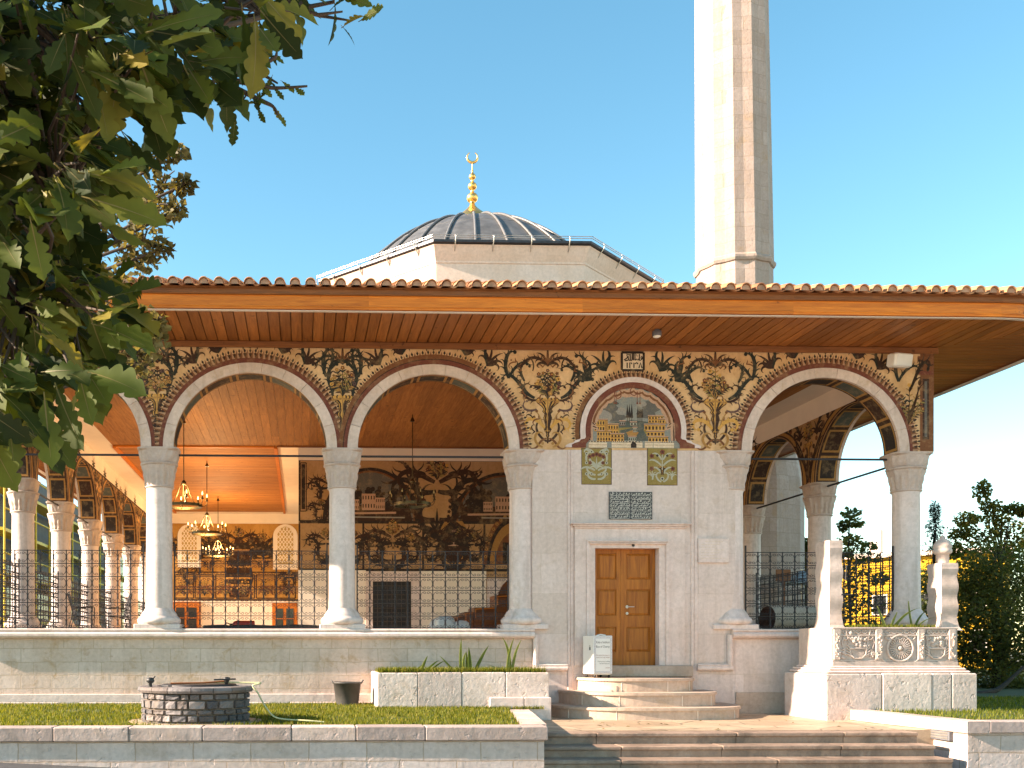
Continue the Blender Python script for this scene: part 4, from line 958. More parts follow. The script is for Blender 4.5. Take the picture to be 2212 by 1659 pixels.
for c in lf_c:
    for d in (40, 58, 122, 140): A.spray(c + 1.85 * math.cos(math.radians(d)), ZS + 1.75 * math.sin(math.radians(d)), PI / 2, .34, ('brown', 'green')[d % 4 // 2], 6, .5)
A.done('colonnade_fresco', mosque)
A = Art(F_rightin, -.004, 3e-5)
for c in rt_c:
    for k in range(3): A.line([(c + (RXI + .06 + .09 * k) * math.cos(PI * i / 30), ZS + (RZI + .04 + .06 * k) * math.sin(PI * i / 30)) for i in range(31)], .05 if k != 1 else .09, ('brown', 'ochre', 'dark')[k])
    for i in range(26): a = PI * (i + .5) / 26; A.disc(c + (RXI + .36) * math.cos(a), ZS + (RZI + .22) * math.sin(a), .06, 'rust' if i % 2 else 'brown', 8)
for k in range(4):
    y = .26 + BAY * k
    for sd in (1, -1):
        A.at(y, ZS, sd); A.scroll(.06, .15, PI * .45, [(.6, -.5, -1.5), (.7, .5, 1)], .12, 'brown', .2, 4); A.scroll(.3, 1.2, .6, [(.5, 2, -1), (.4, -4, -9)], .1, 'dark', .2, 4)
    A.at(y, ZS); A.vase(0, .1, .9, .4, True); A.bouquet(0, 1.0, .5, .4, 9); A.at(0, 0)
for c in rt_c:
    for d in (40, 58, 122, 140): A.spray(c + 1.85 * math.cos(math.radians(d)), ZS + 1.75 * math.sin(math.radians(d)), PI / 2, .34, ('brown', 'dark')[d % 4 // 2], 6, .5)
A.done('colonnade_fresco', mosque)
# end pier of the right portico and its back wall
mb = MB(); mb.box((XW - .2, YH, FLOOR), (XCOR - TH - .4, YH + .4, CEIL + .2), M['fresco2']); mb.build('hall_wall_return', mosque)
# tie rods
def rod(a, b, r=.022):
    mb = MB(); mb.tube([a, b], r, M['rod'], 8); return mb.build('tie_rod', mosque)
zr = ZS - .02
xs_ = [XL[0], XL[1], XL[2], XL[3]]
for a, b in zip(xs_, xs_[1:]): rod((a + .3, .30, ZS - .10), (b - .3, .30, ZS - .10))
rod((XR[0] + .25, .30, ZS - .10), (XR[1] - .3, .30, ZS - .10))
for k in range(6): rod((XLCOL, .26 + BAY * k + .3, ZS - .10), (XLCOL, .26 + BAY * (k + 1) - .3, ZS - .10))
for k in range(2): rod((XRCOL, .26 + BAY * k + .3, ZS - .10), (XRCOL, .26 + BAY * (k + 1) - .3, ZS - .10))
rod((XRCOL, .26 + BAY * 2 + .3, ZS - .10), (XRCOL, .26 + BAY * 3 - .3, ZS - .10))

# ---------------------------------------------------------------- eaves: soffit, fascia, tiles
OH = 1.95; ZSOF = az(742, 0, 1000); RC = 2.4
EYl, EXr, EXl = -OH, XCOR + 2.35, XLC - 2.05
YRL, YRR = YF + .5, YEND_R + .1
def eave_path(off=0.0):
    """plan of the eave from the left rear, round both front corners, to the right rear: (point, outward normal, arc length)"""
    P = [((EXl, YRL), (-1, 0))]
    for i in range(13):
        a = PI + (PI / 2) * i / 12; P.append(((EXl + RC + RC * math.cos(a), EYl + RC + RC * math.sin(a)), (math.cos(a), math.sin(a))))
    for i in range(13):
        a = -PI / 2 + (PI / 2) * i / 12; P.append(((EXr - RC + RC * math.cos(a), EYl + RC + RC * math.sin(a)), (math.cos(a), math.sin(a))))
    P.append(((EXr, YRR), (1, 0))); return P
EP = eave_path()
FH_ = .34
FAS = [(0, ZSOF - .02), (.0, ZSOF - .04), (.05, ZSOF - .04), (.055, ZSOF - .01), (.068, ZSOF + .0), (.068, ZSOF + .015), (.05, ZSOF + .025), (.05, ZSOF + .10)]
# boards of the fascia: lengths along the path, so that joints and tones vary
mb = MB()
for i in range(len(EP) - 1):
    (x0, y0), n0 = EP[i]; (x1, y1), n1 = EP[i + 1]; L = math.hypot(x1 - x0, y1 - y0); k = max(1, int(L / 3.3))
    for j in range(k):
        a, b = j / k, (j + 1) / k; lerp = lambda t: (((x0 + (x1 - x0) * t), (y0 + (y1 - y0) * t)), (n0[0] + (n1[0] - n0[0]) * t, n0[1] + (n1[1] - n0[1]) * t))
        sweep_profile(mb, FAS + [(0, ZSOF + .10)], [lerp(a), lerp(b)], M['fascia'], r=R.random() if k > 1 else .6)
        sweep_profile(mb, [(0, ZSOF + .103), (.045, ZSOF + .103), (.045, ZSOF + .19), (.06, ZSOF + .20), (0, ZSOF + .20)], [lerp(a), lerp(b)], M['fascia'], r=R.random() if k > 1 else .3)
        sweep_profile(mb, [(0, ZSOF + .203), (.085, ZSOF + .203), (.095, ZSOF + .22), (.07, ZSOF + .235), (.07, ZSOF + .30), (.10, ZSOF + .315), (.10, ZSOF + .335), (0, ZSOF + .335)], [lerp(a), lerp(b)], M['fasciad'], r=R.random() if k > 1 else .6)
mb.build('fascia', mosque)
mb = MB(); sweep_profile(mb, [(-.10, ZSOF - .034), (-.10, ZSOF - .046), (.02, ZSOF - .060), (.02, ZSOF - .052)], EP, M['white']); mb.build('eave_trim', mosque)
def y_front(x):
    if x > EXr - RC: d = x - (EXr - RC); return EYl + RC - math.sqrt(max(0, RC * RC - d * d)) + .02
    if x < EXl + RC: d = (EXl + RC) - x; return EYl + RC - math.sqrt(max(0, RC * RC - d * d)) + .02
    return EYl + .02
def x_right(y):
    if y < EYl + RC: d = EYl + RC - y; return EXr - RC + math.sqrt(max(0, RC * RC - d * d)) - .02
    return EXr - .02
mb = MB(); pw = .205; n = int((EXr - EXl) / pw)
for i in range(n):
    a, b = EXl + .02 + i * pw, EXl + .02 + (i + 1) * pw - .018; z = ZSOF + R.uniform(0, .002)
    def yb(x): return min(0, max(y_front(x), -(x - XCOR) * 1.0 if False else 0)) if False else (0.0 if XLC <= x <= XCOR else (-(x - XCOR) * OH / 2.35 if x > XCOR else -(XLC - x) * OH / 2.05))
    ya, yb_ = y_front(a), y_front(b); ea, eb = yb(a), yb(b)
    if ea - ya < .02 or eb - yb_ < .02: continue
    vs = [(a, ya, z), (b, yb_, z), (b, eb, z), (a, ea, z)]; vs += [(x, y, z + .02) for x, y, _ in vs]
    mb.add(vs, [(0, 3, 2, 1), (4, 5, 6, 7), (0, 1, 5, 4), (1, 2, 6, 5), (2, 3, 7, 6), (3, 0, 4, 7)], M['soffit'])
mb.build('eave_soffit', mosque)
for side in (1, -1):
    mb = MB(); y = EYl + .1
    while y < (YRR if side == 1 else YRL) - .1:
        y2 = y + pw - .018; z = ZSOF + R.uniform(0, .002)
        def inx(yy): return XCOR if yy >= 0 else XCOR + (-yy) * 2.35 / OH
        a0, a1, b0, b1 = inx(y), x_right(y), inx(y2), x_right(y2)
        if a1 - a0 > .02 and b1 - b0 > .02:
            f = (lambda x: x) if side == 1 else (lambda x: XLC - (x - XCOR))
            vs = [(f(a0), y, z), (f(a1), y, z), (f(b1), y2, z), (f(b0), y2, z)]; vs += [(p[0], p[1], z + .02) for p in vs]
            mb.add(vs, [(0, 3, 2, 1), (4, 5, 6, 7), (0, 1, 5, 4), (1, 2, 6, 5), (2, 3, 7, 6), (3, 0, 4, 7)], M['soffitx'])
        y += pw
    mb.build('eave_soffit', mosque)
mb = MB(); mb.box((XLC - .03, -.06, ZT - .01), (XCOR + .06, -.016, ZSOF - .003), M['fasciad'], bev=.01); mb.box((XCOR + .002, -.002, ZT + .0), (XCOR + .05, YRR, ZSOF - .003), M['fasciad']); mb.box((XLC - .05, -.002, ZT), (XLC - .002, YRL, ZSOF - .003), M['fasciad']); mb.build('soffit_batten', mosque)
# boarding above the soffit so that no light leaks down
mb = MB(); mb.prism([(p[0] - n_[0] * .09, p[1] - n_[1] * .09) for p, n_ in EP], lambda u, v, w: (u, v, w), ZSOF + .05, ZSOF + .07, M['fasciad']); mb.build('roof_boarding', mosque)

ZTL = ZSOF + .345; SL = math.tan(math.radians(18)); TP = .265; CRS = .34
M['tilemortar'] = plain('tile bedding mortar', (.40, .24, .15), .9, var=.4)
def tile_roof(parent):
    mb = MB(); prof = 9
    def surf(p, n, t, h): return (p[0] - n[0] * t, p[1] - n[1] * t, ZTL + t * SL + h)
    s_acc = 0.0; samples = []
    for i in range(len(EP) - 1):
        (x0, y0), n0 = EP[i]; (x1, y1), n1 = EP[i + 1]; L = math.hypot(x1 - x0, y1 - y0); samples.append((s_acc, s_acc + L, (x0, y0), (x1, y1), n0, n1)); s_acc += L
    def P(s):
        for a, b, p, q_, n0, n1 in samples:
            if s <= b + 1e-9:
                t = (s - a) / (b - a); n_ = (n0[0] + (n1[0] - n0[0]) * t, n0[1] + (n1[1] - n0[1]) * t); l = math.hypot(*n_); return ((p[0] + (q_[0] - p[0]) * t, p[1] + (q_[1] - p[1]) * t), (n_[0] / l, n_[1] / l))
        return (samples[-1][3], samples[-1][5])
    def tmax(p, n):
        straight = max(abs(n[0]), abs(n[1])) > .9999
        if not straight: return RC - .06
        if abs(n[1]) > .9: return min(11.7, RC + min(EXr - RC - p[0], p[0] - EXl - RC) + .02)
        return min(9.3 if n[0] < 0 else 6.5, RC + p[1] - (EYl + RC) + .02)
    k = int(s_acc / TP); tp = s_acc / k
    for i in range(k):
        s0 = i * tp
        for part in (0, 1):            # pan, then cover
            c = s0 + tp * (.25 + .5 * part); wv = tp * .31; rr = R.random()
            p, n = P(c); T = tmax(p, n); j = 0; jx, jt = R.gauss(0, .006), R.gauss(0, .012)
            while j * CRS < T:
                a = j * CRS - (.22 if j == 0 else .07) + (R.gauss(0, .01) if part else .02) + (-.04 if part else 0) + jt; b = min(T, (j + 1) * CRS + .03)
                if b - a < .05: break
                rj = R.random() * .6 + rr * .4; vs = []
                for (t, grow, lift) in ((a, 1.0 if part else .86, .028 if part else .03), (b, .86 if part else 1.0, .0)):
                    for th in (0, .020):
                        for q_ in range(prof):
                            an = PI * q_ / (prof - 1); dx = -math.cos(an) * wv * grow * 1.12; h = math.sin(an) * (.100 if part else -.100) * grow
                            pp, nn = P(min(max(c + dx + jx, 0), s_acc)) if abs(n[0]) < .9999 and abs(n[1]) < .9999 else ((p[0] - n[1] * (dx + jx), p[1] + n[0] * (dx + jx)), n)
                            h2 = h + (th if part else th) 
                            vs.append(surf(pp, nn, t, h2 + lift + (.034 if part else .082)))
                m_ = prof; fs = []
                for q_ in range(m_ - 1):
                    fs.append((q_, q_ + 1, 2 * m_ + q_ + 1, 2 * m_ + q_)); fs.append((m_ + q_, 3 * m_ + q_, 3 * m_ + q_ + 1, m_ + q_ + 1)); fs.append((q_, m_ + q_, m_ + q_ + 1, q_ + 1))
                mb.add(vs, fs, M['terra'], rj, True)
                if j == 0 and part == 1 and abs(n[0]) < .9999 or j == 0 and part == 1:
                    cp_ = [surf((p[0] - n[1] * (-math.cos(PI * q_ / 8) * wv * .98), p[1] + n[0] * (-math.cos(PI * q_ / 8) * wv * .98)), n, a + .035, math.sin(PI * q_ / 8) * .09 + .055) for q_ in range(9)]
                    mb.add(cp_, [tuple(range(9))], M['tilemortar'], rj)
                j += 1
                if j > 3 and part == 0: break
    o = mb.build('roof_tiles', parent)
    # underlay below the tiles
    mb = MB(); hx_ = min(9.0, 9)
    A0, A1 = (EXl + .05, EYl + .05), (EXr - .05, EYl + .05); tt = 8.6
    z0 = ZTL - .03
    z0 += .5 * SL; pts = [(EXl + .8, EYl + .8), (EXr - .8, EYl + .8), (EXr - .8 - 10.5, EYl + .8 + 10.5), (EXl + .8 + 8.4, EYl + .8 + 10.5)]
    mb.add([(pts[0][0], pts[0][1], z0), (pts[1][0], pts[1][1], z0), (pts[2][0], pts[2][1], z0 + 10.5 * SL), (pts[3][0], pts[3][1], z0 + 10.5 * SL)], [(0, 1, 2, 3)], M['fasciad'])
    mb.add([(EXl + .8, YRL, z0), (pts[0][0], pts[0][1], z0), (pts[3][0], pts[3][1], z0 + 8 * SL), (EXl + 8.8, YRL, z0 + 8 * SL)], [(0, 1, 2, 3)], M['fasciad'])
    mb.add([(EXr - .8, YRR, z0), (pts[1][0], pts[1][1], z0), (EXr - .8 - 5.2, EYl + .8 + 5.2, z0 + 5.2 * SL), (EXr - 6.0, YRR, z0 + 5.2 * SL)], [(0, 3, 2, 1)], M['fasciad'])
    mb.build('roof_underlay', parent); return o
tile_roof(mosque)

# ---------------------------------------------------------------- drum, dome, finial
YD = YH + .1
c0, c1 = at(943, 512, YD), at(1285, 522, YD)
side = c1.x - c0.x; ap = side * 1.2071; DCX = (c0.x + c1.x) / 2 - .1; DCY = YD + ap; ZC = (c0.z + c1.z) / 2
def octo(ap_, dx=0): 
    r = ap_ / math.cos(PI / 8); return [(DCX + r * math.cos(PI / 8 + k * PI / 4 - PI / 2 - PI / 4), DCY + r * math.sin(PI / 8 + k * PI / 4 - PI / 2 - PI / 4)) for k in range(8)]
Fz = lambda u, v, w: (u, v, w)
ov = .30
mb = MB(); mb.prism(octo(ap - ov), Fz, CEIL + .6, ZC - .10, M['cream']); drum = mb.build('drum', mosque)
def oct_loft(mb, rings, m):
    vs = []
    for a_, z in rings: vs += [(x, y, z) for x, y in octo(a_)]
    mb.add(vs, [(k * 8 + i, k * 8 + (i + 1) % 8, (k + 1) * 8 + (i + 1) % 8, (k + 1) * 8 + i) for k in range(len(rings) - 1) for i in range(8)], m)
mb = MB(); oct_loft(mb, [(ap - ov + .002, ZC - .62), (ap - ov + .025, ZC - .60), (ap - ov + .03, ZC - .55), (ap - ov + .12, ZC - .38), (ap - .10, ZC - .20), (ap - .06, ZC - .14)], M['cream']); mb.build('cornice', drum)
mb = MB(); oct_loft(mb, [(ap - ov + .002, ZC - 1.22), (ap - ov + .012, ZC - 1.215), (ap - ov + .012, ZC - 1.195), (ap - ov + .002, ZC - 1.19)], M['p_rust']); mb.build('painted_line', drum)
mb = MB(); oct_loft(mb, [(ap - .16, ZC - .13), (ap - .02, ZC - .12), (ap, ZC - .09), (ap, ZC - .02), (ap - .06, ZC), (ap - .7, ZC + .12), (ap - 1.2, ZC + .16)], M['gutter']); mb.build('gutter', drum)
mb = MB()
po = octo(ap + .05)
for k in range(8):
    (x0, y0), (x1, y1) = po[k], po[(k + 1) % 8]
    for dz in (.03, .09): mb.tube([(x0, y0, ZC + dz), (x1, y1, ZC + dz)], .012, M['steel'], 6)
    nx, ny = (x0 + x1) / 2 - DCX, (y0 + y1) / 2 - DCY; l = math.hypot(nx, ny); nx, ny = nx / l, ny / l
    for i in range(4):
        t = (i + .6) / 4.2; x, y = x0 + (x1 - x0) * t, y0 + (y1 - y0) * t
        mb.tube([(x + nx * .0, y + ny * .0, ZC + .09), (x + nx * .03, y + ny * .03, ZC - .02), (x - nx * .20, y - ny * .20, ZC - .30)], .016, M['steel'], 6)
mb.build('snow_guard', drum)
mb = MB(); xx = at(767, 598, YD - .05); x0, y0 = octo(ap + .02)[0]
RD = ap - 1.0; zb_ = ZC + .05; DX0_ = DCX - .22; HD = at(1020, 452, DCY).z - zb_ - .58
prof = []
Rs = (RD * RD + HD * HD) / (2 * HD)
for i in range(25):
    t_ = 1 - i / 24; t_ = t_ ** .8; prof.append((max(.02, RD * t_), zb_ + HD * (1 - t_ ** 2.1) ** .95))
DCX = DX0_
mb = MB(); mb.lathe(prof, (DCX, DCY, 0), M['lead'], 96, cap=False); dome = mb.build('dome', mosque)
mb = MB(); NR = 28
for k in range(NR):
    a = 2 * PI * (k + .35) / NR; mb.tube([(DCX + (r + .02) * math.cos(a), DCY + (r + .02) * math.sin(a), z + .03) for r, z in prof[:-2]], .042, M['leadrib'], 6)
mb.build('lead_seam', dome)
mb = MB()
for i in (10, 17): r, z = prof[i]; mb.tube([(DCX + (r + .001) * math.cos(2 * PI * t / 72), DCY + (r + .001) * math.sin(2 * PI * t / 72), z) for t in range(73)], .010, M['lead'], 5)
mb.build('lead_lap', dome)
zt_ = zb_ + HD + .12; u = 1 / 66.0
mb = MB()
pf = [(.72, -.40), (.70, -.1), (.68, 0), (.66, .06), (.56, .19), (.37, .35), (.21, .50), (.11, .62), (.08, .74)]
def ball(z, r): return [(max(.05, r * math.sin(t)), z - r * .92 * math.cos(t)) for t in [PI * (.12 + .76 * i / 8) for i in range(9)]]
pf += ball(.92, .21) + [(.06, 1.16)] + ball(1.36, .165) + [(.05, 1.55)] + ball(1.72, .13) + [(.045, 1.88), (.04, 1.95), (.025, 2.0), (.022, 2.22)]
mb.lathe([(r * .95, zt_ + z * .93) for r, z in pf], (DCX, DCY, 0), M['gold'], 32); fin = mb.build('finial', mosque)
mb = MB(); zc_ = zt_ + 2.25; pts, rd = [], []
for i in range(25):
    a = -PI / 2 + (i / 24 - .5) * 2 * 2.62; pts.append((DCX + .185 * math.cos(a), DCY, zc_ + .04 + .185 * math.sin(a))); rd.append(.012 + .034 * math.sin(PI * i / 24))
mb.tube(pts, rd, M['gold'], 10); mb.build('crescent', fin)

# ---------------------------------------------------------------- minaret
YM = 13.0; mc = at(1586, 600, YM); RM = (ax(1664, YM) - ax(1508, YM)) / 2
mina = empty('minaret', (mc.x, YM, 0)); tag(mina, 'tall pale stone minaret shaft with sharp vertical ribs behind the roof', 'minaret')
zring = az(583, YM, 1586); ztop_ = az(-60, YM, 1586)
def star(r, z, n=32, lean=0.0): return [((r if k % 2 == 0 else r * .945) * math.cos(2 * PI * k / n + .13), (r if k % 2 == 0 else r * .945) * math.sin(2 * PI * k / n + .13), z) for k in range(n)]
def star_loft(mb, rings, m):
    n = 24; vs = []
    for r, z in rings: vs += [(p[0] - (z - zring) * .012, p[1], z) for p in star(r, z, n)]
    mb.add(vs, [(k * n + i, k * n + (i + 1) % n, (k + 1) * n + (i + 1) % n, (k + 1) * n + i) for k in range(len(rings) - 1) for i in range(n)], m)
mb = MB(); zz = 26.0; star_loft(mb, [(RM * 1.0, zring + .1), (RM * .93, ztop_), (RM * .85, zz)], M['minaret']); mb.build('shaft', mina)
mb = MB(); star_loft(mb, [(RM * .98, zring - 2.2), (RM * .98, zring - .12), (RM * 1.02, zring - .10), (RM * 1.055, zring - .02), (RM * 1.055, zring + .05), (RM * 1.02, zring + .10), (RM * 1.0, zring + .13)], M['minaret']); mb.build('collar', mina)
RB = (ax(1723, YM) - mc.x)
mb = MB(); mb.lathe([(RB, -.6), (RB, CEIL - .6), (RM * 1.0, zring - 1.6), (RM * .97, zring - 1.0)], (0, 0, 0), M['minaret'], 12, a0=.2, smooth=False); mb.build('base', mina)
mb = MB(); lx = -(zz - zring) * .012
mb.lathe([(RM * .86, zz - .5), (RM * 1.3, zz + .3), (RM * 1.45, zz + .5), (RM * 1.45, zz + 1.5), (RM * 1.36, zz + 1.5), (RM * 1.36, zz + .6), (RM * .75, zz + .6), (RM * .72, zz + 3.2)], (lx, 0, 0), M['minaret'], 24, smooth=False); mb.build('gallery', mina)
mb = MB(); mb.lathe([(RM * .95, zz + 3.2), (RM * .9, zz + 3.4), (.05, zz + 7.6)], (lx, 0, 0), M['lead'], 24, smooth=False); mb.build('cone_roof', mina)
# ---------------------------------------------------------------- ground, road, paving, steps
mb = MB(); mb.add([(-700, -300, -1.15), (700, -300, -1.15), (700, 1200, -1.15), (-700, 1200, -1.15)], [(0, 1, 2, 3)], M['earth']); struct(mb.build('ground'))
YWF = -5.75                                               # face of the low walls along the street
mb = MB(); xs = [-60, -9, -5, -1, 3, 7, 60]; zr_ = [-.05, -.10, -.25, -.45, -.66, -.80, -1.10]
vs = [(x, y, z) for x, z in zip(xs, zr_) for y in (-11.5, YWF + .35)]
mb.add(vs, [(2 * i, 2 * i + 2, 2 * i + 3, 2 * i + 1) for i in range(len(xs) - 1)], M['asphalt']); struct(mb.build('road'))
mb = MB(); mb.add([(x, y, z + .06) for x, z in zip(xs, zr_) for y in (-75, -11.5)] + [(x, -11.5, z - .1) for x, z in zip(xs, zr_)], [(2 * i, 2 * i + 2, 2 * i + 3, 2 * i + 1) for i in range(len(xs) - 1)] + [(2 * i + 1, 2 * i + 3, 15 + i, 14 + i) for i in range(len(xs) - 1)], M['square']); struct(mb.build('square'))
PX1 = 9.42
mb = MB(); mb.box((2.6, -4.15, -.7), (11.2, .05, 0), M['paving'], bev=.0); struct(mb.build('pavement'))
# flagstone joints
mb = MB()
y = -4.15
# broad front steps
mb = MB()
for k in range(6):
    yf = -4.2 - .37 * k; z = -.005 - .165 * k; x = 2.6
    while x < PX1 + .2:
        L = R.uniform(1.5, 2.3); x2 = min(x + L, PX1 + .02 + .03 * k)
        if PX1 - x2 < .5: x2 = PX1 + .02 + .03 * k
        j = R.uniform(-.004, .004)
        mb.box((x, yf - .36, z - .060), (x2 - .006, yf + .05, z + j), M['step'], bev=.012); mb.box((x, yf - .325, z - .175), (x2 - .006, yf + .04, z - .058), M['step'], bev=.006)
        x = x2
        if x2 > PX1: break
struct(mb.build('front_steps'))
# rounded entrance steps
SX = ax(1393, -.8)
def dstep(rx, ry, z0, z1, nose=.03, y0=.0):
    mb = MB()
    def outline(e): return [(SX + (rx + e) * math.copysign(abs(math.cos(a)) ** .62, math.cos(a)), y0 - (ry + e) * abs(math.sin(a)) ** .75) for a in [PI * i / 40 for i in range(41)]]
    Fz_ = lambda u, v, w: (u, v, w)
    a, b = outline(0), outline(nose)
    mb.prism(a, Fz_, z0, z1 - .05, M['roundstep']); mb.prism(outline(nose - .012), Fz_, z1 - .055, z1 - .05, M['roundstep']); mb.prism(b, Fz_, z1 - .05, z1 - .012, M['roundstep']); mb.prism(outline(nose - .012), Fz_, z1 - .012, z1, M['roundstep'])
    for t in (.28, .45, .62, .8):
        i = int(40 * t); x, y = a[i]; mb.box((x - .004, y - .006, z0 + .01), (x + .004, y + .05, z1 - .056), M['white'])
    return struct(mb.build('entrance_step'))
Y3 = -1.95
z3, z2, z1_ = az(1530, Y3, 1393), az(1497, -1.55, 1393), az(1466, -1.1, 1393)
dstep((ax(1592, -.7) - SX), 1.92, -.02, z3); dstep((ax(1545, -.6) - SX), 1.5, z3, z2); dstep((ax(1496, -.4) - SX), 1.08, z2, z1_)
# left lawn bed, low wall, cheek wall
WZ = az(1570, YWF, 600); WX1 = ax(1185, YWF); WXB = ax(1100, -1.7) + .35
wl = empty('retaining_wall', (0, 0, 0)); tag(wl, 'low grey ashlar wall with stone coping below the lawn with the well', 'wall')
mb = MB(); mb.prism([(-22, YWF + .05), (WX1 - .05, YWF + .05), (WXB - .05, -1.7), (WXB - .35, -1.7), (WX1 - .4, YWF + .4), (-22, YWF + .4)], Fz, -1.0, WZ - .205, M['ashlar']); mb.build('masonry', wl)
mb = MB(); x = -22.0
while x < WX1 - .02:
    x2 = min(x + R.uniform(.75, 1.35), WX1)
    if WX1 - x2 < .4: x2 = WX1
    mb.box((x, YWF + R.uniform(-.004, .004), WZ - .2), (x2 - .006, YWF + .36, WZ + R.uniform(-.006, .006)), M['coping'], bev=.014); x = x2
n = 4
for k in range(n):
    y0, y1 = YWF + .365 + (-1.7 - YWF - .365) * k / n, YWF + .365 + (-1.7 - YWF - .365) * (k + 1) / n - .006
    f = lambda y: WX1 + (WXB - WX1) * (y - YWF) / (-1.7 - YWF)
    mb.prism([(f(y0) - .36, y0), (f(y0), y0), (f(y1), y1), (f(y1) - .36, y1)], Fz, WZ - .2, WZ + R.uniform(-.004, .004), M['coping'])
mb.build('coping', wl)
LZ0, LZ1 = WZ - .03, .22
def lawn_z(y): return LZ0 + (LZ1 - LZ0) * (y - YWF) / (0 - YWF)
mb = MB(); mb.add([(-22, YWF + .36, lawn_z(YWF)), (WX1 - .37, YWF + .36, lawn_z(YWF)), (WXB - .37, -1.7, lawn_z(-1.7)), (WXB - .37, -.05, lawn_z(0)), (-22, -.05, lawn_z(0))], [(0, 1, 2, 3, 4)], M['turf']); struct(mb.build('lawn'))
mb = MB()
x = -20
while x < 1.2:
    x2 = x + R.uniform(.8, 2.2); mb.box((x, -.42, LZ1 - .05), (x2 - .1, -.30, LZ1 + .035), M['lime'], bev=.008); x = x2 + R.choice([0, .3])
tag(mb.build('lawn_edging'), 'broken line of low marble edging strips at the foot of the mosque wall', 'edging')
# right low wall and lawn
RZ = az(1558, -4.95, 2090); RX = ax(2090, -4.95)
wr = empty('retaining_wall', (0, 0, 0)); tag(wr, 'pale cornered low wall beside the right end of the front steps', 'wall')
mb = MB(); mb.prism([(RX + .04, -4.9), (30, -4.9), (30, -4.55), (RX + .4, -4.55), (RX + .2, -1.6), (RX - .14, -1.6)], Fz, -1.1, RZ - .185, M['ashlar']); mb.build('masonry', wr)
mb = MB(); y = -4.95
def fx(y): return RX + (-.18) * (y + 4.95) / 3.35
while y < -1.65:
    y2 = min(y + R.uniform(.7, 1.1), -1.6)
    if -1.6 - y2 < .3: y2 = -1.6
    mb.prism([(fx(y), y), (fx(y) + .34, y + .001), (fx(y2) + .34, y2 - .006), (fx(y2), y2 - .006)], Fz, RZ - .18, RZ + R.uniform(-.004, .004), M['coping']); y = y2
x = RX + .346
while x < 29:
    x2 = x + R.uniform(.8, 1.3); mb.box((x, -4.95 + R.uniform(-.004, .004), RZ - .18), (x2 - .006, -4.6, RZ + R.uniform(-.005, .005)), M['coping'], bev=.012); x = x2
mb.build('coping', wr)
vx, vy = fx(-4.35) + .04, -4.35
vz = az(1588, -4.35, 2042)
mb = MB(); mb.box((fx(vy) - .01, vy - .24, vz - .07), (fx(vy) + .06, vy + .24, vz + .07), M['greyw'], bev=.006)
for k in range(3): mb.box((fx(vy) - .018, vy - .21, vz - .045 + k * .04), (fx(vy) - .009, vy + .21, vz - .02 + k * .04), M['steel'])
mb.build('vent_grille', wr)
mb = MB(); mb.add([(fx(-4.6) + .34, -4.6, RZ - .03), (40, -4.6, RZ - .03), (40, 60, .15), (XCOR + .05, 60, .15), (XCOR + .05, -.6, RZ - .03), (fx(-1.2) + .34, -.6, RZ - .03)], [(0, 1, 2, 3, 4, 5)], M['turf']); struct(mb.build('lawn'))

# ---------------------------------------------------------------- planter in front of the wall
PY = -1.7
p0, p1 = ax(815, PY), ax(1187, PY); pz = az(1453, PY, 1000)
pl = empty('planter', (0, 0, 0)); tag(pl, 'long pitted stone planter with grass and irises left of the round steps', 'planter')
mb = MB(); n = 4
for i in range(n):
    a, b = p0 + (p1 - p0) * (0, .235, .49, .745, 1)[i], p0 + (p1 - p0) * (0, .235, .49, .745, 1)[i + 1]
    mb.box((a, PY + R.uniform(-.004, .004), .05), (b - .006, PY + .3, pz + R.uniform(-.006, .006)), M['travertine'], bev=.014)
mb.box((p0, PY + .302, .05), (p0 + .3, -.05, pz - .003), M['travertine'], bev=.02); mb.box((p1 - .306, PY + .302, .05), (p1 - .006, -.05, pz - .003), M['travertine'], bev=.02); mb.build('trough', pl)
mb = MB(); b0 = ax(1058, PY - .05); zb2 = az(1506, PY, 1190)
mb.box((b0, PY - .05, -.02), (b0 + .62, PY - .002, zb2), M['lime'], bev=.012); mb.box((b0 + .626, PY - .05, -.02), (ax(1191, PY - .05), PY - .002, zb2), M['lime'], bev=.012); mb.box((p1 - .004, PY - .0, -.02), (ax(1191, PY - .05), -.06, zb2), M['lime'], bev=.012); mb.build('footing', pl)
mb = MB(); mb.box((p0 + .302, PY + .302, .1), (p1 - .31, -.05, pz - .04), M['soil']); mb.build('soil', pl)

# ---------------------------------------------------------------- round well
YW_ = -4.35; wc = at(425, 1560, YW_); wr0 = (ax(542, YW_) - ax(304, YW_)) / 2; wx = (ax(542, YW_) + ax(304, YW_)) / 2; wzt = az(1484, YW_ - wr0 * .6, 424); wz0 = lawn_z(YW_) - .05
well = empty('well', (wx, YW_, 0)); tag(well, 'low round well of dark rubble stones with a flat lid on the lawn', 'well')
mb = MB(); mb.lathe([(wr0 * .93, wz0), (wr0 * .93, wzt - .06), (wr0 * .75, wzt - .06), (wr0 * .75, wzt - .35)], (0, 0, 0), plain('dark mortar', (.13, .10, .075), .95, var=.4), 48, cap=False); core = mb.build('mortar_core', well)
SMAT = [stone('rubble %d' % i, c, [q * .6 for q in c], amt=.2, bstr=.7) for i, c in enumerate(((.10, .10, .10), (.16, .155, .145), (.24, .225, .205), (.19, .165, .14), (.38, .35, .31)))]
mb = MB(); rows = [.0, .095, .20, .275, .385]; z = wz0 + .01
H = wzt - .09 - z; edges = [z + H * e for e in (0, .14, .36, .52, .80, 1)]
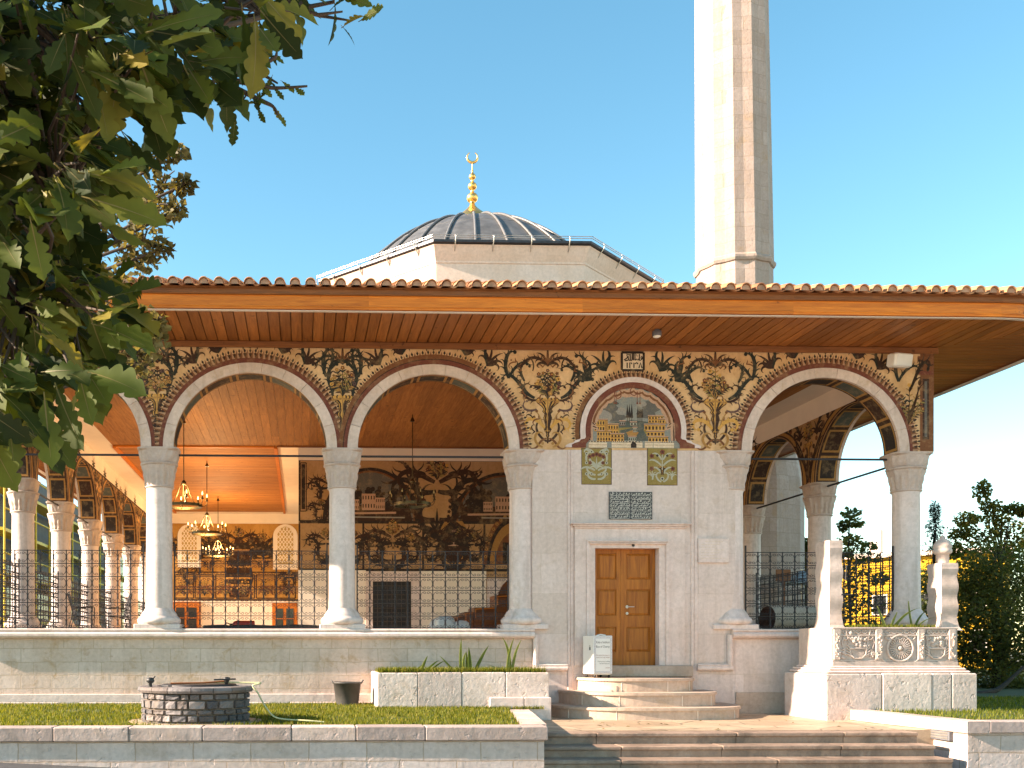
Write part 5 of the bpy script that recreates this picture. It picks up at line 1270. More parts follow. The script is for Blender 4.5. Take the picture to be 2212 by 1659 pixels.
def rock(mb, a0, a1, z0, z1, r0, m, dep=.08):
    nA = 5; vs = []; am, zm = (a0 + a1) / 2, (z0 + z1) / 2
    jit = [R.uniform(-.012, .012) for _ in range(60)]; c = 0
    for i in range(nA + 1):
        for j in range(5):
            u, v = i / nA * 2 - 1, j / 4 * 2 - 1; e = max(abs(u), abs(v)); rr = r0 + (.016 if e < .99 else -.02) + jit[c] * (.8 if e < .99 else .2); c += 1
            k = 1 - .07 * (u * u * v * v); u = u * (1.0 if abs(u) > .99 or abs(u) < .01 else 1.45); v = v * (1.0 if abs(v) > .99 or abs(v) < .01 else 1.62)
            a = am + (a1 - a0) / 2 * u * k; zz_ = zm + (z1 - z0) / 2 * v * k; vs.append((rr * math.cos(a), rr * math.sin(a), zz_))
    mb.add(vs, [(i * 5 + j, (i + 1) * 5 + j, (i + 1) * 5 + j + 1, i * 5 + j + 1) for i in range(nA) for j in range(4)], m, smooth=False)
for j in range(5):
    a = R.uniform(0, .3); a_end = a + 2 * PI
    while a < a_end - .05:
        w_ = R.uniform(.13, .30) / wr0; b = min(a + w_, a_end)
        if a_end - b < .1: b = a_end
        rock(mb, a + .012, b - .012, edges[j] + .008, edges[j + 1] - .008, wr0 * .955, R.choice(SMAT[:4] + SMAT[:3] + [SMAT[4]] * (j in (1, 3)))); a = b
mb.build('rubble_stones', core)
mb = MB(); a = 0
while a < 2 * PI - .02:
    b = min(a + R.uniform(.22, .36) / wr0 * 1.0, 2 * PI)
    if 2 * PI - b < .12: b = 2 * PI
    n = 5; vs = []
    for i in range(n + 1):
        an = a + .006 + (b - a - .012) * i / n
        for r, z in ((wr0 * .70, wzt - .085), (wr0 * 1.02, wzt - .085), (wr0 * 1.045, wzt - .05), (wr0 * 1.03, wzt - .01), (wr0 * 1.0, wzt), (wr0 * .70, wzt + .004)): vs.append((r * math.cos(an), r * math.sin(an), z))
    fs = [(i * 6 + k, i * 6 + (k + 1) % 6, (i + 1) * 6 + (k + 1) % 6, (i + 1) * 6 + k) for i in range(n) for k in range(6)] + [tuple(range(5, -1, -1)), tuple(range(n * 6, n * 6 + 6))]
    mb.add(vs, fs, R.choice(SMAT[1:4]), smooth=False); a = b
mb.build('rim', well)
mb = MB(); mb.lathe([(.0, wzt + .03), (wr0 * .66, wzt + .03), (wr0 * .68, wzt + .02), (wr0 * .68, wzt + .0)], (.05, 0, 0), M['iron'], 40, cap=False); lid = mb.build('lid', well)
mb = MB(); mb.tube([(-.35, -.25, wzt + .045), (.15, -.28, wzt + .055), (.5, -.2, wzt + .08)], .012, M['bench'], 6); mb.tube([(.3, -.3, wzt + .10), (.62, -.25, wzt + .11)], .012, M['plasticb'], 6); mb.lathe([(.02, wzt + .02), (.03, wzt + .05), (.05, wzt + .10), (.055, wzt + .13), (.02, wzt + .14)], (.48, -.2, 0), M['plasticb'], 12); mb.build('pump_handle', well)
mb = MB(); mb.lathe([(.03, wzt + .0), (.025, wzt + .05), (.06, wzt + .08), (.05, wzt + .13), (.015, wzt + .14)], (-.62, -.45, 0), M['plasticb'], 12); mb.tube([(-.6, -.45, wzt + .1), (-.55, -.45, wzt + .16)], .012, M['plasticb'], 6); mb.build('tap', well)
mb = MB(); mb.prism([(wx + 1.18 * wr0 * math.cos(a) * R.uniform(.96, 1.12), YW_ - .05 + 1.05 * wr0 * math.sin(a) * R.uniform(.96, 1.1)) for a in [2 * PI * i / 22 for i in range(22)]], Fz, lawn_z(YW_) - .2, lawn_z(YW_) + .012, M['paving']); struct(mb.build('paved_ring'))
mb = MB(); hz_ = wzt
P = [(wx + .3, YW_ - .2, hz_ + .06), (wx + .7, YW_ - .2, hz_ + .055), (wx + 1.0, YW_ - .25, hz_ + .05), (wx + wr0 + .04, YW_ - .25, hz_ + .01), (wx + wr0 + .12, YW_ - .27, hz_ - .10), (wx + wr0 + .22, YW_ - .32, hz_ - .28), (wx + wr0 + .36, YW_ - .4, hz_ - .44), (wx + wr0 + .55, YW_ - .5, lawn_z(YW_ - .5) + .06), (wx + wr0 + .85, YW_ - .6, lawn_z(YW_ - .6) + .05), (wx + wr0 + 1.1, YW_ - .62, lawn_z(YW_ - .6) + .03)]
def smoothp(P, n=4):
    P = [Vector(p) for p in P]; out = []
    for i in range(len(P) - 1):
        p0, p1, p2, p3 = P[max(i - 1, 0)], P[i], P[i + 1], P[min(i + 2, len(P) - 1)]
        for k in range(n):
            t = k / n; out.append(.5 * ((2 * p1) + (p2 - p0) * t + (2 * p0 - 5 * p1 + 4 * p2 - p3) * t * t + (3 * p1 - p0 - 3 * p2 + p3) * t ** 3))
    return out + [P[-1]]
mb.tube(smoothp(P), .013, M['hose'], 8); tag(mb.build('hose'), 'thin pale yellow garden hose hanging from the well rim onto the grass', 'hose')
bx = ax(750, -.75); bz = lawn_z(-.75); bk = empty('bucket', (bx, -.75, bz)); tag(bk, 'dark grey rubber bucket standing by the mosque wall', 'bucket')
br = (ax(781, -.75) - ax(720, -.75)) / 2; bh = az(1473, -.75, 750) - bz
mb = MB(); mb.lathe([(br * .78, 0), (br * .97, bh - .03), (br * 1.0, bh - .03), (br * 1.02, bh), (br * .97, bh), (br * .93, bh - .04), (br * .75, .03), (.01, .03)], (0, 0, 0), M['rubber'], 32); bd = mb.build('body', bk)
for sd in (1, -1):
    mb = MB(); mb.tube([(sd * br * .98, -.06, bh - .03), (sd * br * 1.12, -.05, bh + .03), (sd * br * 1.12, .05, bh + .03), (sd * br * .98, .06, bh - .03)], .014, M['rubber'], 8); mb.build('handle', bk)

# ---------------------------------------------------------------- charity box
YB = -.55; b0, b1 = ax(1280, YB), ax(1321, YB); zb0, zb1 = az(1456, YB, 1300), az(1373, YB, 1300)
cb = empty('charity_box', (b0, YB, z1_)); tag(cb, 'white charity box on small wheels with printed lettering beside the wooden door', 'donation box')
BW, BH0, BH1, BD = b1 - b0, zb0 - z1_, zb1 - z1_, .46
rot = math.radians(24)
def boxp(x, y, z): return (x * math.cos(rot * .0) , y, z)
cb.rotation_euler = (0, 0, 0)
# turned so that its left side shows
ang = math.radians(23); BWr = BW / math.cos(ang); cb.rotation_euler = (0, 0, 0)
cb.rotation_euler[2] = math.radians(9); BWr = BW / .935; cb.location = (b0, YB - .05, z1_)
mb = MB(); mb.box((0, 0, BH0), (BWr, BD, BH1), M['plasticw'], bev=.008); mb.build('cabinet', cb)
mb = MB(); mb.box((.03, .03, BH0 - .012), (BWr - .03, BD - .03, BH0 - .001), M['steel']); mb.build('base_plate', cb)
for (x, y) in ((.05, .05), (BWr - .05, .05), (.05, BD - .05), (BWr - .05, BD - .05)):
    mb = MB(); mb.box((x - .012, y - .02, .03), (x + .012, y + .02, BH0 - .012), M['plasticb']); mb.lathe([(.012, x - .016), (.034, x - .014), (.034, x + .014), (.012, x + .016)], (0, y, .034), M['plasticb'], 14, 'x'); mb.build('wheel', cb)
mb = MB(); e = .022; mb.box((.01, -.004, BH0 + .01), (BWr - .01, -.0005, BH1 - .01), M['sign']); pn = mb.build('sign_panel', cb)
fb_ = lambda u, v: (u, -.0055, v); Wp = BWr; Hp = BH1 - BH0
mb = MB(); B = Art(lambda u, v, w_: (u, -.0055 + w_, v), 0, 1e-5); B.mb = mb; M['p_ink'] = M['ink']; M['p_inkr'] = M['inkr']; M['p_inkb'] = M['inkb']
B.frame(.045, BH0 + .05, Wp - .045, BH1 - .05, .004, 'inkb'); B.frame(.014, BH0 + .014, Wp - .014, BH1 - .014, .003, 'inkb')
n = 12
for i in range(n):
    for zz_ in (BH0 + .032, BH1 - .032):
        x = .03 + (Wp - .06) * (i + .5) / n; B.line([(x - .012, zz_ - .008), (x, zz_ + .008), (x + .012, zz_ - .008)], .004, ('inkr', 'inkb')[i % 2])
n = 22
for i in range(n):
    for xx_ in (.03, Wp - .03):
        z = BH0 + .05 + (Hp - .1) * (i + .5) / n; B.line([(xx_ - .008, z - .01), (xx_ + .008, z), (xx_ - .008, z + .01)], .004, ('inkr', 'inkb')[i % 2])
S0 = Wp * .148; rx_ = Wp - .058
for s, yy, sz, m in (('Kutia e Sadakas\u00eb', .80, .155, 'ink'), ('Box of Charity', .685, .155, 'ink'), ('Nuk pak\u00ebsohet pasuria e', .475, .085, 'inkr'), ('njeriut, kur ai jep Sadaka!', .42, .085, 'inkr'), ('Charity does nothing', .315, .085, 'ink'), ('but enriches you!', .26, .085, 'ink'), ('(Hadith)', .15, .075, 'inkr')):
    text_mb(mb, s, Wp * sz * 1.05, fb_, M[m], 'RIGHT', rx_, BH0 + Hp * yy, .84, Wp - .116)
mb.build('lettering', pn)
mb = MB(); mb.box((-.004, .12, BH0 + Hp * .62), (-.0005, .17, BH0 + Hp * .70), M['dark'], bev=.001); mb.lathe([(.02, -.012), (.02, -.001)], (0, .145, BH0 + Hp * .73), M['steel'], 12, 'x'); mb.build('side_lock', cb)
mb = MB(); mb.tube([(.12, .1, BH1 + .004), (.2, .12, BH1 + .022), (.3, .1, BH1 + .008)], .012, M['plasticw'], 6); mb.build('lid_handle', cb)

# ---------------------------------------------------------------- tomb at the right corner
TY = -2.05; t0, t1 = ax(1785, TY), ax(2112, TY); tz1 = az(1455, TY, 1900); TYB = -.5
tb = empty('tomb', (0, 0, 0)); tag(tb, 'carved marble tomb chest with two wavy headstones at the right corner column', 'tomb')
mb = MB(); cuts = [0, .37, .70, .83, 1]
for i in range(4): mb.box((t0 + (t1 - t0) * cuts[i], TY + R.uniform(-.004, .004), -.05), (t0 + (t1 - t0) * cuts[i + 1] - .006, TYB, tz1 + R.uniform(-.006, .006)), M['travertine'], bev=.018)
mb.build('plinth', tb)
CY0 = TY + .20; c0_, c1_ = ax(1797, CY0), ax(2068, CY0); cz1 = az(1355, CY0, 1900); CYB = TYB - .15
mb = MB()
for k, (o_, za, zb__) in enumerate(((.16, tz1 + .004, tz1 + .05), (.11, tz1 + .051, tz1 + .10), (.05, tz1 + .101, tz1 + .14))): mb.box((c0_ - o_, CY0 - o_ * .9, za), (c1_ + o_, CYB + o_ * .5, zb__), M['lime'], bev=.02)
mb.build('base_moulding', tb)
mb = MB(); cz0 = tz1 + .142; mb.box((c0_, CY0, cz0), (c1_, CYB, cz1), M['carved'], bev=.006); chest = mb.build('chest', tb)
mb = MB(); yy0 = CY0; hgt = cz1 - cz0
def F_c(u, v, w): return (u, CY0 + w, v)
def cbox(x0, x1, z0, z1, d, m=M['carved'], bv=.006): mb.box((x0, CY0 - d, z0), (x1, CY0 - .001, z1), m, bev=bv)
cbox(c0_, c1_, cz0, cz0 + .07, .03); cbox(c0_, c1_, cz0 + .073, cz0 + .10, .02); cbox(c0_, c1_, cz1 - .03, cz1 - .002, .035); cbox(c0_, c1_, cz1 - .16, cz1 - .135, .028)
pil = [ax(1803, CY0), ax(1818, CY0), ax(1902, CY0) , ax(1917, CY0), ax(2001, CY0), ax(2016, CY0), ax(2045, CY0), ax(2062, CY0)]
pilx = [c0_ + .05, c0_ + (c1_ - c0_) * .355, c0_ + (c1_ - c0_) * .69, c1_ - .14]
for x in pilx: cbox(x - .035, x + .10, cz0 + .10, cz1 - .03, .035, bv=.012)
bt = lambda pts, r: mb.tube([F_c(u, v, -.012 if True else 0) for u, v in pts], r, M['carved'], 6)
def rball(u, v, r, d=.5): mb.lathe([(r * math.sin(t), -r * d * math.cos(t)) for t in [PI / 2 * (1 - i / 4) + .05 for i in range(5)]], (u, CY0 - .002, v), M['carved'], 9, 'y', cap=False)
for seg in range(3):       # knot border on top
    a, b = pilx[seg] + .14, pilx[seg + 1] - .06
    for ph in (0, PI): bt([(a + (b - a) * t / 30, cz1 - .083 + .033 * math.sin(t / 30 * PI * 5 + ph)) for t in range(31)], .011)
def carve_basket(u, v0):
    [bt([(u - .12 + .024 * k, v0 + .17), (u - .07 + .014 * k, v0 + .03)], .009) for k in range(11)]
    bt([(u - .15, v0 + .19), (u - .14, v0 + .08), (u - .07, v0 + .01), (u + .07, v0 + .01), (u + .14, v0 + .08), (u + .15, v0 + .19)], .018); bt([(u - .16, v0 + .19), (u + .16, v0 + .19)], .02)
    for k in range(22): rball(u + R.gauss(0, .10), v0 + .22 + abs(R.gauss(.08, .08)), R.uniform(.028, .045), .9)
    for sd in (1, -1):
        for k in range(9): a = .25 + k * .13; bt([(u + sd * (.12 + k * .012), v0 + .05 + k * .05), (u + sd * (.2 + .02 * math.sin(k)), v0 + .09 + k * .055)], .016)
        for k in range(6): rball(u + sd * (.26 + R.uniform(-.03, .03)), v0 + .06 + R.uniform(-.05, .06), .03, .9)
        bt([(u + sd * .24, v0 + .12), (u + sd * .30, v0 + .3), (u + sd * .22, v0 + .48)], .014)
for s_ in (0, 2): carve_basket((pilx[s_] + .13 + pilx[s_ + 1] - .05) / 2, cz0 + .12)
u = (pilx[1] + .13 + pilx[2] - .05) / 2; v = cz0 + hgt * .45
for k in range(26): a = 2 * PI * k / 26; bt([(u + .06 * math.cos(a), v + .06 * math.sin(a)), (u + .19 * math.cos(a), v + .19 * math.sin(a))], .014)
bt([(u + .235 * math.cos(a), v + .235 * math.sin(a)) for a in [2 * PI * k / 36 for k in range(37)]], .024); rball(u, v, .05, .9)
for sd in (1, -1): bt([(u + sd * .1, v - .29), (u + sd * .24, v - .27), (u + sd * .33, v - .20), (u + sd * .36, v - .05)], .018); bt([(u + sd * .33, v - .2), (u + sd * .36, v + .1), (u + sd * .30, v + .28)], .02)
for seg in range(3):
    a, b = pilx[seg] + .15, pilx[seg + 1] - .07
    for k in range(5): bt([(a + (b - a) * (k + t / 6) / 5, cz1 - .175 - .05 * math.sin(PI * t / 6)) for t in range(7)], .016)
for x in pilx:
    for k in range(16): z_ = cz0 + .13 + k * .027; x_ = x + .033 + R.uniform(-.04, .04); mb.tube([(x_, CY0 - .036, z_), (x_ + R.uniform(-.03, .03), CY0 - .048, z_ + .02), (x_ + R.uniform(-.03, .03), CY0 - .036, z_ + .04)], R.uniform(.008, .014), M['carved'], 5)
for s_ in (0, 1, 2):
    a, b = pilx[s_] + .15, pilx[s_ + 1] - .07
    for k in range(46):
        uu, vv = R.uniform(a, b), R.uniform(cz0 + .12, cz1 - .22)
        if s_ == 1 and math.hypot(uu - (a + b) / 2, vv - v) < .28: continue
        if s_ != 1 and abs(uu - (a + b) / 2) < .17 and vv < cz0 + .33: continue
        an_ = R.uniform(0, PI); bt([(uu, vv), (uu + .04 * math.cos(an_), vv + .04 * math.sin(an_))], R.uniform(.009, .015)) if k % 2 else rball(uu, vv, R.uniform(.015, .026), .9)
mb.build('relief_carving', chest)
def headstone(xc, yc, wdt, dep, z0, z1, cap):
    mb = MB(); ns = 34; vs = []; H = z1 - z0
    for i in range(ns + 1):
        t = i / ns; s = 1 + .06 * math.sin(t * 21 + .6) * (1 if t > .08 else 0) + (.34 * (1 - t / .1) ** 2 if t < .1 else 0); s2 = 1 + .045 * math.sin(t * 21 + .6) + (.3 * (1 - t / .1) ** 2 if t < .1 else 0)
        if t > .94: s *= .96
        for k in range(8):
            sx, sy = [(-1, -.8), (-.85, -1), (.85, -1), (1, -.8), (1, .8), (.85, 1), (-.85, 1), (-1, .8)][k]; vs.append((xc + sx * wdt / 2 * s2, yc + sy * dep / 2 * s, z0 + H * t))
    mb.add(vs, [(i * 8 + k, i * 8 + (k + 1) % 8, (i + 1) * 8 + (k + 1) % 8, (i + 1) * 8 + k) for i in range(ns) for k in range(8)] + [tuple(range(ns * 8, ns * 8 + 8))], M['carved'])
    o = mb.build('headstone', tb)
    if cap:
        mb = MB(); mb.lathe([(wdt * .30, z1), (wdt * .30, z1 + .17), (wdt * .36, z1 + .18), (wdt * .44, z1 + .21), (wdt * .44, z1 + .26), (wdt * .40, z1 + .28), (wdt * .44, z1 + .31), (wdt * .42, z1 + .36), (wdt * .28, z1 + .43), (wdt * .12, z1 + .47), (wdt * .14, z1 + .5), (.01, z1 + .54)], (xc, yc, 0), M['carved'], 24); mb.build('turban_finial', o)
    return o
ym = (CY0 + CYB) / 2
hz0 = cz1 - .05
xh1, xh2 = ax(1786, ym), ax(2036, ym)
headstone(xh1 + .04, ym, .28, .5, hz0, az(1170, ym, 1785), False); headstone(xh2, ym, .36, .42, hz0, az(1218, ym, 2036), True)
for (x0, x1, y, nm) in ((1798, 1798.5, 1240, 'v'), (1793, 1812, 1285, 'h')):
    mb = MB()
    if nm == 'v': mb.tube([(ax(1806, ym), ym - .36, az(1222, ym - .3, 1800)), (ax(1804, ym), ym - .36, az(1254, ym - .3, 1800))], .014, M['iron'], 6)
    else: mb.tube([(ax(1796, ym), ym - .35, az(1285, ym - .3, 1800)), (ax(1818, ym), ym - .36, az(1285, ym - .3, 1800))], .014, M['iron'], 6)
    mb.build('iron_pin', tb)
mb = MB(); mb.box((xh1 + .15, CY0 + .14, cz1 - .1), (c1_ - .2, CYB - .1, cz1 + .008), M['soil']); mb.build('soil', tb)
# ---------------------------------------------------------------- wrought iron railings
RH = az(1191, .26, 740) - ZL
def c_scroll(mb, x, z, r, sd):
    """C scroll whose back touches the upright at x and whose ends curl in"""
    P = []
    for k in range(9):                                     # inner curl
        a = PI * 1.9 * k / 8; rr = .012 + .022 * k / 8; P.append((math.cos(a + 1.0) * rr, math.sin(a + 1.0) * rr))
    base = [(sd * (r * (1 - math.cos(t)) * .95), r * math.sin(t) * 1.05) for t in [math.radians(-82 + 164 * k / 12) for k in range(13)]]
    def curl(x0, z0, up): return [(x0 + sd * .030 * math.sin(PI * 1.5 * k / 6) * (1 - .06 * k), z0 - up * (.026 - .026 * math.cos(PI * 1.5 * k / 6)) * (1 - .06 * k)) for k in range(1, 7)]
    top = curl(*base[-1], 1); bot = curl(*base[0], -1)
    pts = list(reversed(bot)) + base + top
    mb.tube([(x + sd * .008 + p[0], 0, z + p[1]) for p in pts], .0062, M['iron'], 4, smooth=True)
def make_railing(n, W, loc, rz, label):
    rl = empty('iron_railing', loc, rz); tag(rl, label, 'railing', 'wrought iron railings between the columns')
    nr = 6; hz = RH / nr
    for i in range(n + 1):
        mb = MB(); x = W * i / n; r = .011 if 0 < i < n else .016; top = RH + (.0 if 0 < i < n else .14)
        r *= .8; mb.box((x - r, -r, .0), (x + r, r, top), M['iron'])
        for j in range(nr): mb.lathe([(.009, -.02), (.016, -.014), (.016, .014), (.009, .02)], (x, 0, hz * (j + .5)), M['iron'], 6) if 0 < i < n else 0
        mb.build('upright', rl)
    for j in range(nr + 1):
        mb = MB(); r = .0075; z = max(.02, hz * j); mb.box((0, -r - .008, z - r), (W, r - .008, z + r), M['iron'])
        for i in range(1, n): mb.lathe([(.008, -.014), (.015, 0), (.008, .014)], (W * i / n, -.004, z), M['iron'], 6)
        mb.build('rail', rl)
    mb = MB()
    for i in range(n + 1):
        for j in range(nr):
            for sd in (1, -1):
                if (i == 0 and sd < 0) or (i == n and sd > 0): continue
                c_scroll(mb, W * i / n, hz * (j + .5), hz * .37, sd)
    mb.build('scrollwork', rl)
    return rl
RW = XL[2] - XL[1] - .60
r0_ = make_railing(12, RW, (XL[1] + .30, .24, ZL), 0, 'black scrolled iron railing in the second arch, between the two free columns')
def put_rail(loc, rz, label):
    c = copy_tree(r0_); c.location = loc; c.rotation_euler = (0, 0, rz); c['label'] = label; return c
put_rail((XL[0] + .30, .24, ZL), 0, 'black scrolled iron railing in the leftmost front arch, partly under the oak leaves')
put_rail((XL[2] + .30, .24, ZL), 0, 'black scrolled iron railing in the arch just left of the entrance wall')
put_rail((XR[0] + .30, .24, ZL), 0, 'black scrolled iron railing in the right front arch behind the tomb')
ords = ['nearest', 'second', 'third', 'fourth', 'fifth', 'farthest']
for k in range(6): put_rail((XLCOL, .26 + BAY * k + .30, ZL), PI / 2, 'black scrolled iron railing, %s bay of the receding left colonnade' % ords[k])
for k in range(3): put_rail((XRCOL, .26 + BAY * k + .30, ZL), PI / 2, 'black scrolled iron railing, %s bay of the receding right colonnade' % ('nearest', 'middle', 'farthest')[k])

# ---------------------------------------------------------------- chandeliers
def make_chandelier():
    ch = empty('chandelier'); n = 8; Rr = .46
    mb = MB(); mb.tube([(0, 0, .62), (0, 0, 3.0)], .012, M['brass'], 8); mb.build('rod', ch)
    mb = MB(); mb.lathe([(.01, .52), (.05, .54), (.07, .58), (.05, .62), (.02, .66)], (0, 0, 0), M['brass'], 16); mb.lathe([(.06, 2.1), (.05, 2.14), (.02, 2.2)], (0, 0, 0), M['brass'], 12); mb.build('hub', ch)
    mb = MB(); pr = []; N_ = 48; vs = []
    for i in range(N_):
        a = 2 * PI * i / N_
        for r, z in ((Rr - .012, -.035), (Rr + .012, -.035), (Rr + .012, .035), (Rr - .012, .035)): vs.append((r * math.cos(a), r * math.sin(a), z))
    mb.add(vs, [(i * 4 + k, ((i + 1) % N_) * 4 + k, ((i + 1) % N_) * 4 + (k + 1) % 4, i * 4 + (k + 1) % 4) for i in range(N_) for k in range(4)], M['brass'], smooth=False); mb.build('ring', ch)
    for k in range(n):
        a = 2 * PI * (k + .3) / n; c, s_ = math.cos(a), math.sin(a)
        mb = MB()
        if k % 2 == 0: mb.tube([(.03 * c, .03 * s_, .56), (.10 * c, .10 * s_, .50), (.16 * c, .16 * s_, .3), (.26 * c, .26 * s_, .10), (.40 * c, .40 * s_, .0), ((Rr - .01) * c, (Rr - .01) * s_, .0)], .010, M['brass'], 6)
        mb.tube([(Rr * c, Rr * s_, .0), ((Rr + .08) * c, (Rr + .08) * s_, .01), ((Rr + .13) * c, (Rr + .13) * s_, .07), ((Rr + .13) * c, (Rr + .13) * s_, .14)], .009, M['brass'], 6); arm = mb.build('arm', ch)
        mb = MB(); x, y = (Rr + .13) * c, (Rr + .13) * s_
        mb.lathe([(.012, .13), (.045, .145), (.045, .155), (.02, .16), (.02, .23), (.012, .235)], (x, y, 0), M['brass'], 12); mb.build('candle_holder', arm)
        mb = MB(); mb.lathe([(.008, .235), (.018, .26), (.016, .29), (.004, .33)], (x, y, 0), M['bulb'], 10); mb.build('bulb', arm)
    return ch
ch0 = make_chandelier(); zch = EYE + 3.68
spec = [(397, 5.9, 'round brass candle chandelier nearest the front arch, just right of the left free column'), (447, 11.8, 'round brass candle chandelier hanging second along the left portico'), (471, 19.0, 'round brass candle chandelier hanging farthest back in the left portico'), (891, 5.5, 'round brass candle chandelier hanging unlit in the arch beside the entrance wall')]
chs = []
for i, (x, Y, lab) in enumerate(spec):
    c = ch0 if i == 0 else copy_tree(ch0); c.location = (ax(x, Y), Y, zch); tag(c, lab, 'chandelier', 'candle chandeliers of the portico'); chs.append(c)
def off_bulbs(c):
    for a in c.children:
        for b in a.children:
            if b.name.startswith('bulb'): me = b.data.copy(); me.materials[0] = M['amber']; b.data = me
off_bulbs(chs[3])
for i, e in ((0, 45), (1, 80), (2, 120)):
    l = bpy.data.lights.new('chandelier_light', 'POINT'); l.energy = e; l.color = (1, .66, .30); l.shadow_soft_size = .25
    o = bpy.data.objects.new('chandelier_light', l); S.collection.objects.link(o); o.parent = chs[i]; o.location = (0, 0, .28)

# ---------------------------------------------------------------- loudspeaker, lamp on the soffit
sx0, sx1 = ax(1923, -.25), ax(1968, -.25); sz0, sz1 = az(792, -.25, 1945), az(763, -.25, 1945)
sp = empty('loudspeaker', ((sx0 + sx1) / 2, -.2, (sz0 + sz1) / 2)); tag(sp, 'white box loudspeaker fixed at the top right corner of the frescoed wall', 'loudspeaker')
w2, h2 = (sx1 - sx0) / 2, (sz1 - sz0) / 2
mb = MB(); mb.box((-w2, -.14, -h2), (w2, .11, h2), M['plasticw'], bev=.03); mb.build('cabinet', sp)
mb = MB(); mb.box((-w2 + .035, -.15, -h2 + .02), (w2 - .035, -.138, h2 - .02), M['sign'], bev=.005); mb.build('front_grille', sp)
mb = MB(); mb.box((-.03, .11, -.03), (.03, .21, .03), M['steel']); mb.build('bracket', sp)
sp.rotation_euler = (math.radians(10), 0, math.radians(10))
Yc = -.95; zc_ = ZSOF - .002; lp = empty('soffit_lamp', (ax(1419, Yc), Yc, zc_)); tag(lp, 'small round grey lamp on the wooden eaves soffit above the door', 'lamp')
mb = MB(); mb.lathe([(.05, .0), (.05, -.02), (.085, -.03), (.085, -.10), (.07, -.12)], (0, 0, 0), M['greyw'], 20); mb.build('housing', lp)
mb = MB(); mb.lathe([(.07, -.121), (.068, -.135), (.03, -.15), (.005, -.152)], (0, 0, 0), M['plasticw'], 20); mb.build('diffuser', lp)

# ---------------------------------------------------------------- things in the left portico
def make_chair():
    ch = empty('wire_chair'); g = M['iron']
    mb = MB()
    for sd in (1, -1):
        x = sd * .28; mb.tube([(x, -.25, 0), (x, -.27, .62), (x, -.22, .65), (x, .20, .63), (x, .24, .40), (x, .34, .0)], .013, g, 6)
    mb.build('frame', ch)
    mb = MB()
    for i in range(8): x = -.24 + .48 * i / 7; mb.tube([(x, -.24, .43), (x, .18, .40)], .005, g, 4)
    for i in range(7): y = -.24 + .42 * i / 6; mb.tube([(-.26, y, .43 - .02 * i / 6), (.26, y, .43 - .02 * i / 6)], .005, g, 4)
    mb.tube([(-.26, -.25, .435), (.26, -.25, .435)], .011, g, 6); mb.build('seat', ch)
    mb = MB()
    for i in range(8): x = -.24 + .48 * i / 7; mb.tube([(x, .18, .40), (x, .34, .98)], .005, g, 4)
    for i in range(9): t = i / 8; mb.tube([(-.26, .18 + .16 * t, .40 + .58 * t), (.26, .18 + .16 * t, .40 + .58 * t)], .005, g, 4)
    mb.tube([(-.26, .18, .40), (-.26, .34, .96), (-.22, .35, 1.0), (.22, .35, 1.0), (.26, .34, .96), (.26, .18, .40)], .012, g, 6); mb.build('backrest', ch)
    return ch
c0h = make_chair()
for i, (x, Y, rz, lab) in enumerate(((178, 6.0, 1.9, 'dark green wire chair with its back to the left colonnade, the one farther left'), (253, 6.6, -1.25, 'dark wire armchair seen from the side just left of the left free column'))):
    c = c0h if i == 0 else copy_tree(c0h); c.location = (ax(x, Y), Y, FLOOR + .66); c.rotation_euler = (0, 0, rz); tag(c, lab, 'chair', 'wire chairs in the left portico')
mb = MB(); mb.box((XLC + TH + .05, 5.2, FLOOR + .001), (XLC + TH + 3.6, 8.2, FLOOR + .655), M['paving']); tag(mb.build('floor_platform'), 'low stone platform under the wire chairs inside the left portico', 'platform')
# red cylinder and dark mats behind the railing
tkx, tky = ax(527, .62), .62
mb = MB(); mb.box((ax(395, .9), .55, FLOOR), (ax(700, .9), 1.05, ZL + .03), M['bench'], bev=.01); tag(mb.build('low_bench'), 'low dark bench behind the railing of the second arch', 'bench')
bz_ = ZL + .03
tk = empty('fire_extinguisher', (tkx, .8, bz_ + .075)); tag(tk, 'red fire extinguisher lying behind the railing of the second arch', 'extinguisher')
mb = MB(); mb.lathe([(.03, -.24), (.065, -.21), (.075, -.17), (.075, .17), (.07, .2), (.05, .21)], (0, 0, 0), M['red'], 20, 'x'); mb.build('cylinder', tk)
mb = MB(); mb.lathe([(.02, -.30), (.02, -.24)], (0, 0, 0), M['brass'], 10, 'x'); mb.tube([(-.29, 0, 0), (-.36, 0, .03), (-.40, 0, -.02)], .012, M['plasticb'], 6); mb.build('valve', tk)
mb = MB()
P = smoothp([(ax(440, .8), .8, bz_ + .02), (ax(480, .8), .7, bz_ + .035), (ax(500, .8), .75, bz_ + .02), (ax(545, .8), .65, bz_ + .03), (ax(600, .8), .8, bz_ + .02), (ax(640, .8), .75, bz_ + .04), (ax(690, .8), .8, bz_ + .02)])
mb.tube(P, .035, M['plasticb'], 8); tag(mb.build('rolled_mat'), 'long thin black rolled mat lying along the bench behind the second arch', 'mat')
